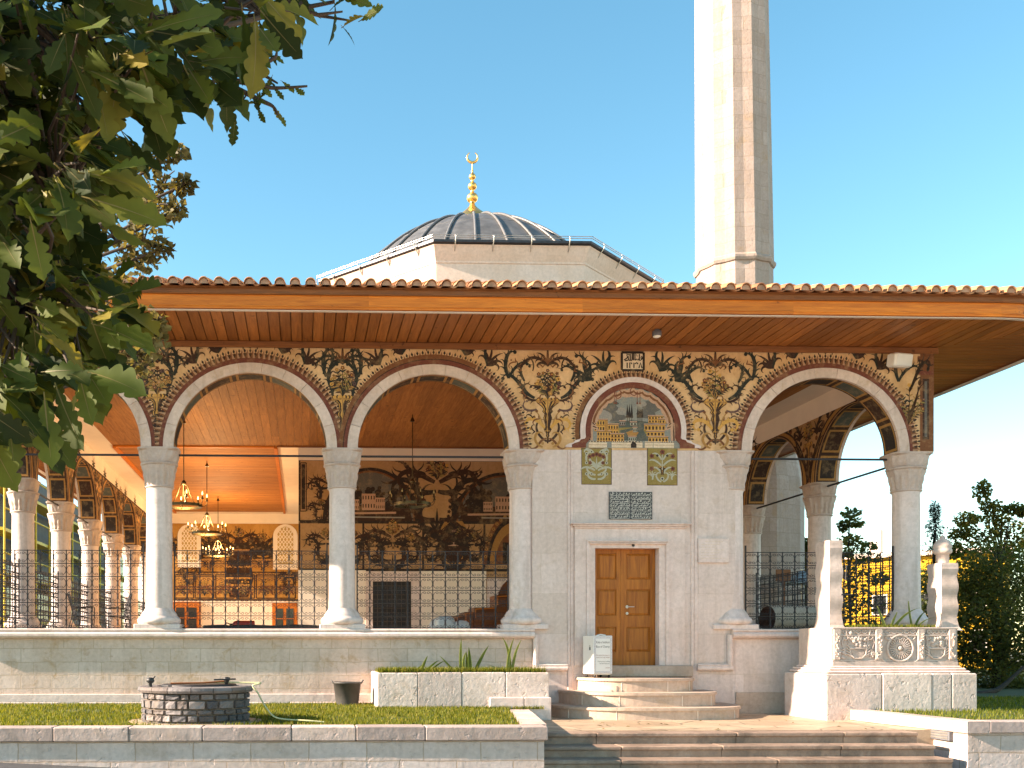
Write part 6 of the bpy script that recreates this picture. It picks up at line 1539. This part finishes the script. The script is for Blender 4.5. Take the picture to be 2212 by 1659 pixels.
# wooden pulpit steps, blankets by the entrance wall
YBn = 2.6
def stepbox(nm, steps, Y0, Y1, lab):
    o = empty(nm, (0, 0, 0)); tag(o, lab, 'furniture')
    for i, (x0, x1, y) in enumerate(steps):
        mb = MB(); mb.box((ax(x0, Y0), Y0 + .002 * i, FLOOR), (ax(x1, Y0) - .004, Y1, az(y, Y0, 1050)), M['bench'], bev=.012); b = mb.build('wooden_step', o)
        mb = MB(); mb.tube([(ax(x0 + 3, Y0), Y0 - .03, az(y + 22, Y0, 1050)), (ax(x0 + 3, Y0), Y0 - .03, az(y + 4, Y0, 1050)), (ax(x1 - 3, Y0), Y0 - .03, az(y + 2, Y0, 1050))], .012, M['fascia'], 6); mb.build('trim', b)
    return o
pu = stepbox('wooden_pulpit', [(968, 985, 1335), (985, 1003, 1329), (1003, 1024, 1322), (1024, 1072, 1312), (1072, 1110, 1285)], YBn, YBn + .8, 'stepped brown wooden pulpit behind the railing left of the entrance wall')
mb = MB(); X0, X1 = ax(1082, YBn), ax(1112, YBn); zt_b = az(1246, YBn, 1095)
mb.prism([(X0, FLOOR + .2), (X1, FLOOR + .2), (X1, zt_b), ((X0 + X1) / 2 + .1, zt_b - .02), ((X0 + X1) / 2 - .05, zt_b - .15), (X0, zt_b - .35)], lambda u, v, w: (u, YBn + w, v), .25, .33, M['bench']); mb.build('backboard', pu)
def heap(name, x, y, Y, wd, h, m, lab, cat):
    mb = MB(); n, k = 22, 9; vs = []; c = at(x, y, Y)
    for j in range(k + 1):
        t = j / k
        for i in range(n):
            a = 2 * PI * i / n; r = math.cos(t * PI / 2) ** .55 * (1 + .14 * math.sin(a * 5 + j) + .08 * math.sin(a * 9 + 2 * j)); vs.append((c.x + wd * r * math.cos(a), Y + .35 * r * math.sin(a), FLOOR + (c.z + h - FLOOR) * (.0 + 1.0 * math.sin(t * PI / 2)) + .03 * math.sin(a * 3 + t * 9)))
    mb.add(vs, [(j * n + i, j * n + (i + 1) % n, (j + 1) * n + (i + 1) % n, (j + 1) * n + i) for j in range(k) for i in range(n)], m, smooth=True); return tag(mb.build(name), lab, cat)
heap('blanket_pile', 958, 1345, 1.6, .36, .12, M['blanket'], 'crumpled pale blankets heaped in front of the wooden pulpit', 'blankets'); heap('blanket_pile', 995, 1350, 1.5, .28, .07, M['blanket'], 'smaller folded pale blanket at the foot of the pulpit steps', 'blankets')
# rolled carpet in the right portico
YR_ = 1.4; rc = at(1658, 1335, YR_); rr_ = .27; L_ = 1.25
cp = empty('rolled_carpet', (rc.x, YR_, rc.z)); tag(cp, 'thick rolled carpet with brown spiral end behind the right arch railing', 'carpet')
mb = MB(); mb.lathe([(rr_ * .98, 0), (rr_, .02), (rr_ * 1.02, .4), (rr_ * .97, .7), (rr_, L_)], (0, 0, 0), M['rug'], 32, 'x'); mb.build('roll', cp)
mb = MB(); mb.tube([(-.012, (.02 + rr_ * .95 * k / 90) * math.cos(k * .42), (.02 + rr_ * .95 * k / 90) * math.sin(k * .42)) for k in range(91)], .014, M['rugend'], 5); mb.lathe([(rr_ * .96, -.004), (rr_ * .96, -.001)], (0, 0, 0), M['rugend'], 28, 'x'); mb.build('spiral_end', cp)
cp.rotation_euler = (0, 0, math.radians(12))
mb = MB(); mb.box((rc.x - .3, YR_ - .35, FLOOR), (rc.x + 1.4, YR_ + .6, rc.z - rr_ - .012), M['bench'], bev=.01); tag(mb.build('low_pallet'), 'low brown wooden pallet under the rolled carpet in the right portico', 'pallet')

# ---------------------------------------------------------------- distance: houses, scaffold, parasol, bin
YY = 52; y0_, y1_ = -9.0, 9.0; hb_ = empty('yellow_building', (0, 0, 0)); tag(hb_, 'bright yellow rendered building glimpsed through the right arch and trees', 'building')
mb = MB(); zy = az(1208, YY, 1880); mb.box((y0_, 0, -1), (y1_, 9, zy), M['yellow']); mb.build('wall', hb_)
mb = MB(); mb.box((y0_ - .4, -.4, zy + .005), (y1_ + .4, 9.4, zy + .35), M['cream']); mb.box((.4, 3, zy + .36), (1.2, 4, zy + 2.4), M['cream']); mb.build('parapet', hb_); hb_.location = (ax(1850, YY), YY, 0); hb_.rotation_euler[2] = -math.radians(38)
for i in range(6):
    for j in range(2):
        x = y0_ + (y1_ - y0_) * (i + .5) / 6; z = 1.2 + j * 2.6; mb = MB(); mb.box((x - .5, -.06, z), (x + .5, -.002, z + 1.5), M['white']); wn = mb.build('window', hb_); mb = MB(); mb.box((x - .4, -.09, z + .1), (x + .4, -.061, z + 1.4), M['glassd']); mb.build('pane', wn)
gb = empty('grey_building', (0, 0, 0)); tag(gb, 'grey sheeted building behind the left colonnade under yellow scaffolding', 'building')
mb = MB(); GX = -14.5; mb.box((GX - 9, 25, -1), (GX, 60, 10.5), M['greyw']); mb.build('wall', gb)
for k in range(5):
    mb = MB(); mb.box((GX + .002, 29 + k * 6, 3), (GX + .08, 31 + k * 6, 5.4), M['glassd']); mb.build('window', gb)
sc_ = empty('scaffold', (0, 0, 0)); tag(sc_, 'yellow tube scaffold in front of the grey building at far left', 'scaffold')
for j in range(5):
    mb = MB(); z = .6 + j * 2.0; mb.box((GX + .3, 25, z), (GX + 1.2, 60, z + .14), M['scaff']); mb.build('deck', sc_)
    mb = MB(); mb.tube([(GX + 1.25, 25, z + 1), (GX + 1.25, 60, z + 1)], .05, M['scaff'], 6); mb.build('guard_rail', sc_)
for k in range(14):
    mb = MB(); y = 25 + k * 2.6; mb.tube([(GX + 1.25, y, -1), (GX + 1.25, y, 10.5)], .05, M['scaff'], 6); mb.build('standard', sc_)
Yp = 9.6; pc = at(1732, 1243, Yp); pr_ = empty('parasol', (pc.x, Yp, 0)); tag(pr_, 'pale blue canvas parasol under the trees beyond the right arch', 'parasol')
mb = MB(); mb.lathe([(.62, pc.z - .26), (.62, pc.z - .20), (.3, pc.z), (.04, pc.z + .14)], (0, 0, 0), M['blue'], 8, smooth=False, cap=False); mb.build('canopy', pr_)
mb = MB(); mb.tube([(0, 0, -.2), (0, 0, pc.z + .18)], .03, M['steel'], 8); mb.build('pole', pr_)
Yk = 9.1; sb = empty('wooden_sign', (ax(1692, Yk), Yk, 0)); tag(sb, 'brown wooden board on a post left of the blue parasol', 'board')
mb = MB(); mb.box((-.22, -.02, az(1256, Yk, 1697)), (.22, .02, az(1230, Yk, 1697)), M['fasciad'], bev=.01); mb.build('board', sb)
mb = MB(); mb.box((-.03, -.06, -.2), (.03, -.021, az(1240, Yk, 1697)), M['bench']); mb.build('post', sb)
Yg = 10; gx = ax(2200, Yg); gbn = empty('litter_bin', (ax(2172, Yg), Yg, .1)); tag(gbn, 'small green slatted litter bin under the far right trees', 'bin')
mg = plain('bin green', (.05, .22, .12), .5)
mb = MB()
for k in range(14): a = 2 * PI * k / 14; mb.box((.25 * math.cos(a) - .035, .25 * math.sin(a) - .035, .05), (.25 * math.cos(a) + .035, .25 * math.sin(a) + .035, .75), mg)
mb.build('slats', gbn); mb = MB(); mb.lathe([(.29, .7), (.30, .74), (.29, .78), (.25, .78)], (0, 0, 0), mg, 20); mb.build('hoop', gbn)
# ---------------------------------------------------------------- grass and irises
def blades(name, pts, h, wdt, label, m=None, lean=.5):
    mb = MB(); vs, fs, rs = [], [], []
    for (x, y, z) in pts:
        a = R.uniform(0, 2 * PI); hh = h * R.uniform(.5, 1.25); l = hh * R.uniform(.1, lean); c, s_ = math.cos(a), math.sin(a); w_ = wdt * R.uniform(.7, 1.3); b = a + R.uniform(.8, 2.2); lx, ly = l * math.cos(b), l * math.sin(b)
        k = len(vs); vs += [(x - w_ * c, y - w_ * s_, z), (x + w_ * c, y + w_ * s_, z), (x + w_ * .6 * c + lx * .4, y + w_ * .6 * s_ + ly * .4, z + hh * .6), (x - w_ * .6 * c + lx * .4, y - w_ * .6 * s_ + ly * .4, z + hh * .6), (x + lx, y + ly, z + hh)]
        fs += [[k, k + 1, k + 2, k + 3], [k + 3, k + 2, k + 4]]; r = R.random(); rs += [r, r]
    m = m or M['grass']; mb.mi(m); mb.v = vs; mb.f = fs; mb.r = rs; mb.m = [0] * len(fs); mb.sm = [False] * len(fs)
    o = mb.build(name); o['kind'] = 'stuff'; o['label'] = label; return o
pts = []
while len(pts) < 42000:
    x, y = R.uniform(-7.2, 4.2), YWF + .36 + (5.3) * R.random() ** 1.0
    if x > WX1 + (WXB - WX1) * (y - YWF) / (-1.7 - YWF) - .37: continue
    if y > -.45: continue
    if math.hypot(x - wx, (y - YW_) * 1.0) < wr0 * 1.02: continue
    if math.hypot(x - wx, (y - YW_)) < wr0 * 1.2 and R.random() < .8: continue
    if x > p0 - .02 and y > PY - .02: continue
    if math.sin(x * 1.7 + 2 * math.sin(y * 2.3)) + math.sin(y * 3.1 + x) > 1.25 and R.random() < .6: continue
    pts.append((x, y, lawn_z(y) - .005))
for _ in range(1500): x = R.uniform(p0 - .3, b0 + .2 if False else p0 + 3.0); pts.append((x, PY - abs(R.gauss(0, .05)) - .02, lawn_z(PY) - .005))
blades('grass', pts, .062, .006, 'short sunlit lawn grass around the stone well')
pts = [(R.uniform(p0 + .06, p1 - .1), R.uniform(PY + .10, -.3), pz - .04) for _ in range(6000)] + [(R.uniform(p0 + .04, p1 - .05), PY + R.uniform(.02, .12), pz - .01) for _ in range(1500)]
blades('grass', pts, .12, .006, 'grass growing in the stone planter', lean=.7)
pts = []
while len(pts) < 16000:
    x, y = R.uniform(9, 17), R.uniform(-4.55, 3)
    if x < fx(y) + .36 and y < -1.5: continue
    if x < t1 + .02 and y > TY - .02: continue
    pts.append((x, y, RZ - .035))
blades('grass', pts, .07, .006, 'shaded lawn grass at the foot of the tomb')
pts = [(R.uniform(xh1 + .2, c1_ - .25), R.uniform(CY0 + .15, CYB - .12), cz1 + .005) for _ in range(2600)]
blades('grass', pts, .06, .005, 'short grass growing on top of the tomb chest')
mb = MB()
for _ in range(70):
    x, y = R.uniform(-6.5, 3), R.uniform(YWF + .45, -.5)
    if R.random() < .35: x, y, z = R.uniform(3.6, 9.2), R.uniform(-4.1, -2.2), .006
    else:
        if math.hypot(x - wx, y - YW_) < wr0 * 1.1 or (x > p0 and y > PY) or x > WX1 - .45: continue
        z = lawn_z(y) + .045
    a = R.uniform(0, 6.3); l = R.uniform(.03, .06); c, s_ = math.cos(a), math.sin(a)
    mb.add([(x - l * c, y - l * s_, z), (x + .4 * l * s_, y - .4 * l * c, z + .012), (x + l * c, y + l * s_, z + .004), (x - .4 * l * s_, y + .4 * l * c, z + .015)], [(0, 1, 2, 3)], M['small'])
o = mb.build('fallen_leaves'); o['kind'] = 'stuff'; o['label'] = 'dry fallen leaves scattered on the lawn and paving'
def iris(x, y, z, leaves, label, grp='irises in the planter', m='iris'):
    o = empty('iris_plant', (x, y, z)); tag(o, label, 'plant', grp)
    for (dx, h, lean, bend, wd) in leaves:
        mb = MB(); vs = []; n = 9
        for i in range(n + 1):
            t = i / n; X = dx + lean * t * h + bend * h * t * t; Z = h * (t - abs(bend) * .45 * t * t * t); w_ = 1.5 * wd * (1 - t ** 2.2) * (.75 + .6 * t) + .001; Y = .05 * math.sin(dx * 40) * t
            vs += [(X - w_, Y - .01, Z), (X, Y + .012, Z), (X + w_, Y - .01, Z)]
        mb.add(vs, [(3 * i + k, 3 * i + k + 1, 3 * i + k + 4, 3 * i + k + 3) for i in range(n) for k in (0, 1)], M[m], smooth=True); mb.build('leaf', o)
    return o
yi = PY + .5
iris(ax(912, yi), yi, pz - .04, [(-.03, .36, .25, .1, .022), (.05, .30, .6, .3, .025), (.10, .30, .8, .3, .022), (-.1, .2, .2, .3, .018)], 'short leaning iris leaves at the left end of the planter')
iris(ax(1005, yi), yi, pz - .04, [(-.18, .36, -.75, -.1, .02), (-.08, .68, -.05, .06, .022), (-.01, .48, -.25, .3, .02), (.10, .50, -.10, .02, .028), (.16, .56, .40, .1, .026), (.02, .44, .1, -.1, .02)], 'tallest iris clump in the middle of the planter')
iris(ax(1098, yi), yi, pz - .04, [(-.02, .72, .0, .16, .020), (.02, .78, .12, -.28, .022), (.07, .70, .05, .2, .020), (-.15, .30, -.35, -.9, .014)], 'upright iris leaves with curling tips at the right end of the planter')
yt = ym - .3
iris(ax(1930, yt), yt, cz1, [(-.15, .42, -.45, .1, .022), (.0, .40, .7, .3, .026), (.02, .48, .55, .5, .022), (-.05, .3, .2, .1, .018)], 'dark iris leaves crossing in front of the railing on the tomb', 'plants growing on the tomb')
iris(ax(1970, yt), yt, cz1, [(.0, .52, -.25, .12, .016), (.05, .36, .35, .3, .018), (.1, .3, .5, .8, .014)], 'thin upright dark leaves on the tomb before the corner column', 'plants growing on the tomb')
for i, (x, y, Y) in enumerate(((1345, 1556, -2.0),)): pass

# ---------------------------------------------------------------- trees
def oak_leaf(mb, p, d, nrm, L, m=None):
    """one lobed oak leaf with a raised midrib, stalk at p, pointing along d"""
    d = d.normalized(); s = d.cross(nrm)
    if s.length < 1e-3: s = d.cross(Vector((0, 0, 1)) + Vector((.1, 0, 0)))
    s.normalize(); n = s.cross(d); W = L * R.uniform(.22, .29); lob = R.uniform(4.3, 5.6); ph = R.uniform(0, 1); bend = R.uniform(-.05, .5); fold = R.uniform(.1, .55); tw = R.uniform(-.35, .35)
    K = 36; vs = []
    for i in range(K + 1):
        t = i / K; env = math.sin(PI * min(1, .04 + t * .97)) ** .75 * (.38 + .80 * t ** 1.1) * (1.0 if t < .86 else max(.25, 1 - ((t - .86) / .14) ** 2 * .75))
        def wv(ph_): return env * (.50 + .60 * abs(math.sin(PI * (lob * t + ph_))) ** .55)
        c = p + d * (L * (t + .12)) - n * (bend * L * t * t * .5); a = tw * t
        s2 = s * math.cos(a) + n * math.sin(a); n2 = n * math.cos(a) - s * math.sin(a)
        wl, wr_ = W * wv(ph), W * wv(ph + .18); fw = L * .035
        vs += [c - s2 * wl + n2 * (fold * wl) + d * (wl * fw), c, c + s2 * wr_ + n2 * (fold * wr_) + d * (wr_ * fw)]
    r = R.random()
    mb.add(vs, [(3 * i + k, 3 * i + k + 1, 3 * i + k + 4, 3 * i + k + 3) for i in range(K) for k in (0, 1)], m or M['oak'], r, smooth=True)
    rib = []
    for i in range(0, K - 1, 5):
        c = vs[3 * i + 1] + n * .0012; q_ = vs[3 * i + 4] - vs[3 * i + 1]; w_ = L * .012 * (1 - i / K); rib += [c - s * w_, c + s * w_]
    mb.add(rib, [(2 * i, 2 * i + 1, 2 * i + 3, 2 * i + 2) for i in range(len(rib) // 2 - 1)], M['oakrib'], r)
    mb.tube([p, p + d * L * .13], L * .012, M['oakrib'], 4)

oak = empty('oak_tree', (0, 0, 0)); tag(oak, 'dark leafy oak with large lobed leaves overhanging the upper left', 'tree')
TX, TYo = -3.6, -16.2
mb = MB(); mb.tube([(TX - .25, TYo, -.4), (TX - .2, TYo, .3), (TX - .1, TYo, 1.5), (TX, TYo + .1, 2.6), (TX - .2, TYo + .2, 4.2), (TX + .1, TYo + .1, 6.0)], [.28, .20, .17, .15, .11, .05], M['bark'], 14); mb.build('trunk', oak)
def inpoly(x, y, P):
    c = False; j = len(P) - 1
    for i in range(len(P)):
        if (P[i][1] > y) != (P[j][1] > y) and x < (P[j][0] - P[i][0]) * (y - P[i][1]) / (P[j][1] - P[i][1]) + P[i][0]: c = not c
        j = i
    return c
OUT = [(-260, -260), (600, -200), (640, -60), (620, 10), (540, 40), (460, 100), (440, 160), (370, 195), (320, 230), (270, 250), (200, 290), (170, 360), (200, 410), (150, 470), (100, 540), (-260, 540)]
OUT2 = [(-260, 540), (100, 530), (170, 560), (250, 620), (260, 670), (170, 700), (150, 750), (220, 790), (180, 825), (120, 870), (80, 920), (-60, 930), (-260, 930)]
def br(x, y, Y): return at(x, y, Y)
limbs = []
cl = []; tw = MB(); lm = MB()
mainl = [((TX, TYo + .1, 3.0), [(-150, 200, -16.2), (150, 120, -16.4), (420, 70, -16.4), (640, 20, -16.2)]), ((TX, TYo, 2.7), [(-150, 420, -16.1), (60, 330, -16.3), (250, 240, -16.4), (400, 200, -16.3), (520, 150, -16.2)]),
         ((TX - .05, TYo, 2.2), [(-200, 620, -16.2), (-40, 560, -16.4), (120, 450, -16.5), (220, 380, -16.3)]), ((TX - .1, TYo, 1.9), [(-220, 760, -16.2), (-60, 690, -16.4), (60, 660, -16.5), (160, 620, -16.4), (230, 650, -16.3)]),
         ((TX - .1, TYo, 1.7), [(-220, 860, -16.0), (-40, 800, -16.2), (60, 780, -16.3), (160, 790, -16.2), (220, 790, -16.1)])]
mainpts = []
for st, pp in mainl:
    P = smoothp([Vector(st)] + [br(*q_) for q_ in pp], 5); n = len(P); lm.tube(P, [.034 * (1 - i / n) ** 1.3 + .004 for i in range(n)], M['twig'], 7); mainpts += P[4:]
lm.build('limb', oak)
lv = MB()
def cluster(c, nleaf, Lm, outward):
    base = min(mainpts, key=lambda q_: (q_ - c).length); d = (c - base)
    if d.length < .05: d = outward
    if (c - base).length < 1.4:
        midp = base.lerp(c, .5) + Vector((R.gauss(0, .03), R.gauss(0, .03), R.gauss(.03, .03))); tw.tube([base, midp, c], [.008, .006, .003], M['twig'], 4)
    d = (d.normalized() * .6 + outward * .8).normalized()
    for k in range(nleaf):
        a = R.uniform(0, 2 * PI); q_ = Vector((R.gauss(0, .55), R.gauss(0, .65), R.gauss(-.30, .45)))
        dd = (d + q_).normalized(); nrm = Vector((R.gauss(0, .5), -R.uniform(.2, 1.0), R.uniform(.0, .9))).normalized()
        oak_leaf(lv, c + Vector((R.gauss(0, .02), R.gauss(0, .02), R.gauss(0, .02))), dd, nrm, Lm * R.uniform(.7, 1.2))
cnt = 0
while cnt < 330:
    x, y = R.uniform(-260, 690), R.uniform(-220, 560)
    if not inpoly(x, y, OUT): continue
    dens = 1 if x < 200 else .62
    if R.random() > dens: continue
    cluster(at(x, y, R.uniform(-17.1, -15.4)), 5, .165, Vector((.5, R.uniform(-.4, .3), -.25)).normalized()); cnt += 1
cnt = 0
while cnt < 130:
    x, y = R.uniform(-260, 260), R.uniform(540, 960)
    if not inpoly(x, y, OUT2) or (y < 640 and R.random() < .4): continue
    cluster(at(x, y, R.uniform(-17.0, -15.9)), 4, .165, Vector((.7, R.uniform(-.5, .2), -.35)).normalized()); cnt += 1
# twig tips that reach out into the sky
for (x, y) in ((690, -20), (720, 0), (740, 25), (760, 45), (560, 120), (575, 190), (600, 180), (560, 215), (520, 225)):
    c = at(x, y, -16.2); cluster(c, 2, .06 if x < 680 and x > 540 else .10, Vector((.8, 0, -.5)).normalized())
for pth in (((470, 165), (560, 185), (600, 190), (664, 186)), ((470, 170), (560, 215), (590, 230), (600, 248)), ((500, 155), (585, 130), (598, 112))):
    P = smoothp([at(x, y, -16.2) for x, y in pth]); tw.tube(P, [.007 * (1 - i / len(P)) + .003 for i in range(len(P))], M['twig'], 5)
    for p in P[4::3]: oak_leaf(lv, p, Vector((R.uniform(.2, 1), R.gauss(0, .4), R.choice([-.8, .6]))), Vector((0, -1, .2)), .05)
# the rest of the crown, to the left of and above the frame
for _ in range(280):
    v = Vector((R.gauss(0, 1.25), R.gauss(.0, .9), R.gauss(0, .8))); c = Vector((TX - .6, TYo + .2, 4.2)) + v
    if c.x > -2.0 and c.z < 4.2: continue
    cluster(c, 4, .18, v.normalized())
for _ in range(240):  # unseen loose leaf cloud, added on the sun side to shade the upper leaves
    v = Vector((R.gauss(0, .8), R.gauss(0, .8), R.gauss(0, .45))); c = Vector((TX - 1.7, TYo + .2, 5.5)) + v
    for k in range(4): oak_leaf(lv, c + Vector((R.gauss(0, .1), R.gauss(0, .1), R.gauss(0, .1))), Vector((R.gauss(0, 1), R.gauss(0, 1), R.gauss(-.3, .5))), Vector((R.gauss(0, .6), R.gauss(0, .6), 1)), .24)
lv.build('crown', oak); tw.build('twig', oak)

def sleaf(vs, fs, rs, p, d, nrm, L, w_, r):
    s = d.cross(nrm)
    if s.length < 1e-3: return
    s.normalize(); k = len(vs); n = s.cross(d)
    vs += [tuple(p), tuple(p + d * L * .5 + s * w_ + n * w_ * .3), tuple(p + d * L), tuple(p + d * L * .5 - s * w_ + n * w_ * .3)]
    fs += [[k, k + 1, k + 2], [k, k + 2, k + 3]]; rs += [r, r]
def crown_mesh(name, parent, clumps, per, L, m, wr_=.35, droop=-.2, up=0.3):
    vs, fs, rs = [], [], []
    for (c, rad) in clumps:
        c = Vector(c); base = R.random()
        for _ in range(per):
            v = Vector((R.gauss(0, 1), R.gauss(0, 1), R.gauss(0, 1)));
            v = v.normalized() * (R.random() ** .45); p = c + Vector((v.x * rad[0], v.y * rad[1], v.z * rad[2]))
            d = Vector((v.x + R.gauss(0, .6), v.y + R.gauss(0, .6), v.z * .6 + droop + R.gauss(0, .5))).normalized(); nr = Vector((R.gauss(0, .6), R.gauss(0, .6), up + R.random()))
            l = L * R.uniform(.6, 1.3); sleaf(vs, fs, rs, p, d, nr, l, l * wr_, min(1, max(0, base * .5 + R.random() * .5)))
    mb = MB(); mb.mi(m); mb.v, mb.f, mb.r = vs, fs, rs; mb.m = [0] * len(fs); mb.sm = [False] * len(fs)
    return mb.build(name, parent)
def tree(name, label, base, h, clumps, per, L, m, trunk_r=.14, grp=None, wr_=.35, lean=(0, 0)):
    o = empty(name, base); tag(o, label, 'tree', grp); bx_, by_, bz_ = base
    loc = [((c[0] - bx_, c[1] - by_, c[2] - bz_), r) for c, r in clumps]
    mb = MB(); top = Vector((lean[0], lean[1], h * .8)); T = smoothp([(0, 0, -.2), (lean[0] * .2 + .05, lean[1] * .2, h * .25), (lean[0] * .6 - .05, lean[1] * .6, h * .55), top], 4); mb.tube(T, [trunk_r * (1 - .8 * i / len(T)) for i in range(len(T))], M['bark'], 8); mb.build('trunk', o)
    mb = MB()
    for c, r in loc:
        c = Vector(c); st = T[min(len(T) - 1, max(2, int(len(T) * .85 * min(1, max(.15, (c.z - r[2]) / h)))))]; mid = st.lerp(c, .55) + Vector((R.gauss(0, .1), R.gauss(0, .1), .15)); mb.tube([st, mid, c], [trunk_r * .35, trunk_r * .2, trunk_r * .08], M['bark'], 5)
        for _ in range(7):
            e = c + Vector((R.uniform(-1, 1) * r[0], R.uniform(-1, 1) * r[1], R.uniform(-.6, 1) * r[2])); mb.tube([c, c.lerp(e, .5) + Vector((0, 0, .05)), e], [trunk_r * .08, trunk_r * .05, trunk_r * .03], M['bark'], 4)
    mb.build('limb', o); crown_mesh('crown', o, loc, per, L, m, wr_); return o
# small-leaved tree behind the oak
def clumps_px(spec): return [(tuple(at(x, y, Y)), (r * (Y - CY) / FPX, r * (Y - CY) / FPX, rz * (Y - CY) / FPX)) for x, y, Y, r, rz in spec]
Ys = -9.2
sp_ = [(330, 350, Ys, 30, 22), (375, 330, Ys, 26, 14), (350, 410, Ys + .3, 40, 26), (395, 400, Ys, 24, 12), (330, 460, Ys, 44, 26), (375, 455, Ys + .2, 26, 14), (310, 520, Ys, 40, 26), (345, 540, Ys, 26, 16), (300, 570, Ys + .2, 36, 18), (290, 440, Ys + .5, 40, 50), (250, 520, Ys + .5, 50, 50),
       (250, 620, Ys, 50, 40), (300, 690, Ys - .3, 50, 34), (335, 705, Ys - .3, 22, 22), (270, 740, Ys - .2, 50, 34), (330, 750, Ys - .3, 28, 22), (220, 690, Ys, 60, 50), (200, 770, Ys, 50, 34), (290, 790, Ys - .2, 40, 20), (180, 560, Ys + .4, 70, 70), (150, 420, Ys + .6, 90, 90), (60, 600, Ys + .6, 100, 90), (100, 250, Ys + .6, 110, 90)]
tree('plane_tree', 'small leaved tree with brownish twigs behind the oak, left of the roof', (-6.6, -8.6, .1), 5.6, clumps_px(sp_), 85, .085, M['small'], .16, None, .42, (2.2, -.3))
# trees beyond the right arches
T1 = 9.0
tree('dark_tree', 'dense dark evergreen bush tree at the far right edge beside the tomb', (ax(2150, T1), T1, .15), 5.0,
     clumps_px([(2150, 1230, T1, 80, 70), (2090, 1290, T1, 60, 60), (2190, 1320, T1, 90, 80), (2110, 1390, T1, 66, 60), (2200, 1420, T1, 80, 60), (2140, 1450, T1, 90, 40), (2080, 1400, T1 + .4, 50, 90), (2230, 1250, T1, 70, 80), (2130, 1330, T1 - .4, 80, 60), (2200, 1380, T1 - .4, 80, 60), (2110, 1250, T1, 50, 50), (2170, 1490, T1 - .2, 70, 24)]), 1700, .10, M['tree1'], .13, 'trees beyond the mosque')
T2 = 11.5
tree('birch_tree', 'tall loose tree with sunlit yellowing leaves rising at the far right', (ax(2165, T2), T2, .15), 7.0,
     clumps_px([(2122, 1060, T2, 16, 22), (2140, 1095, T2, 20, 16), (2090, 1120, T2, 26, 14), (2150, 1120, T2, 30, 16), (2190, 1100, T2, 22, 12), (2075, 1150, T2, 26, 16), (2120, 1155, T2, 38, 18), (2180, 1140, T2, 40, 20), (2205, 1170, T2, 40, 20), (2100, 1190, T2, 44, 20), (2160, 1185, T2, 44, 20), (2060, 1190, T2, 20, 16), (2130, 1220, T2, 60, 24), (2200, 1215, T2, 40, 24), (2212, 1105, T2, 14, 12)]), 260, .105, M['tree2'], .09, 'trees beyond the mosque', .5)
T3 = 14.0
tree('cypress', 'dark feathery young conifer between the corner column and the tall headstone', (ax(2020, T3), T3, .1), 6.5, clumps_px([(2020, 1105, T3, 8, 22), (2018, 1140, T3, 16, 24), (2024, 1180, T3, 26, 28), (2015, 1225, T3, 30, 34), (2030, 1280, T3, 34, 44), (2010, 1340, T3, 34, 44), (2040, 1350, T3, 30, 50)]), 520, .13, M['tree3'], .1, 'trees beyond the mosque', .12)
T4 = 18.0
tree('young_tree', 'thin young tree with sparse leaves seen through the right arch', (ax(1835, T4), T4, .1), 7.5, clumps_px([(1838, 1110, T4, 18, 12), (1822, 1135, T4, 10, 10), (1846, 1130, T4, 16, 8), (1836, 1165, T4, 22, 12), (1872, 1180, T4, 22, 10), (1820, 1195, T4, 20, 10), (1870, 1205, T4, 34, 14), (1850, 1235, T4, 44, 16), (1895, 1250, T4, 20, 12), (1830, 1270, T4, 40, 30), (1870, 1300, T4, 34, 26), (1820, 1330, T4, 40, 30), (1880, 1350, T4, 30, 14)]), 110, .15, M['tree1'], .07, 'trees beyond the mosque', .5)
T5 = 17.0
tree('bushy_tree', 'dark bushy tree behind the left headstone, seen through the right arch', (ax(1745, T5), T5, .1), 5.5, clumps_px([(1742, 1180, T5, 22, 16), (1750, 1215, T5, 30, 22), (1770, 1260, T5, 36, 30), (1745, 1300, T5, 30, 40), (1765, 1340, T5, 40, 40), (1800, 1310, T5, 26, 50), (1720, 1360, T5, 40, 30)]), 600, .14, M['tree1'], .1, 'trees beyond the mosque', .5)
T6 = 24.0
tree('broad_tree', 'broad dark tree behind the corner column in front of the yellow building', (ax(1960, T6), T6, .1), 6.0, clumps_px([(1990, 1260, T6, 30, 30), (1985, 1330, T6, 30, 40), (2040, 1290, T6, 40, 70), (2090, 1280, T6, 50, 70), (2150, 1290, T6, 60, 80), (2210, 1290, T6, 60, 80)]), 420, .17, M['tree1'], .15, 'trees beyond the mosque', .5)
mb = MB(); P = smoothp([at(2212, 1440, 5.5), at(2180, 1470, 5.4), at(2150, 1492, 5.3), at(2105, 1500, 5.2)]); mb.tube(P, [.03, .045, .06, .09][0:1] * 0 or [.035 + .05 * i / len(P) for i in range(len(P))], M['bark'], 8); tag(mb.build('fallen_branch'), 'dark crooked branch reaching low over the grass right of the tomb', 'branch')
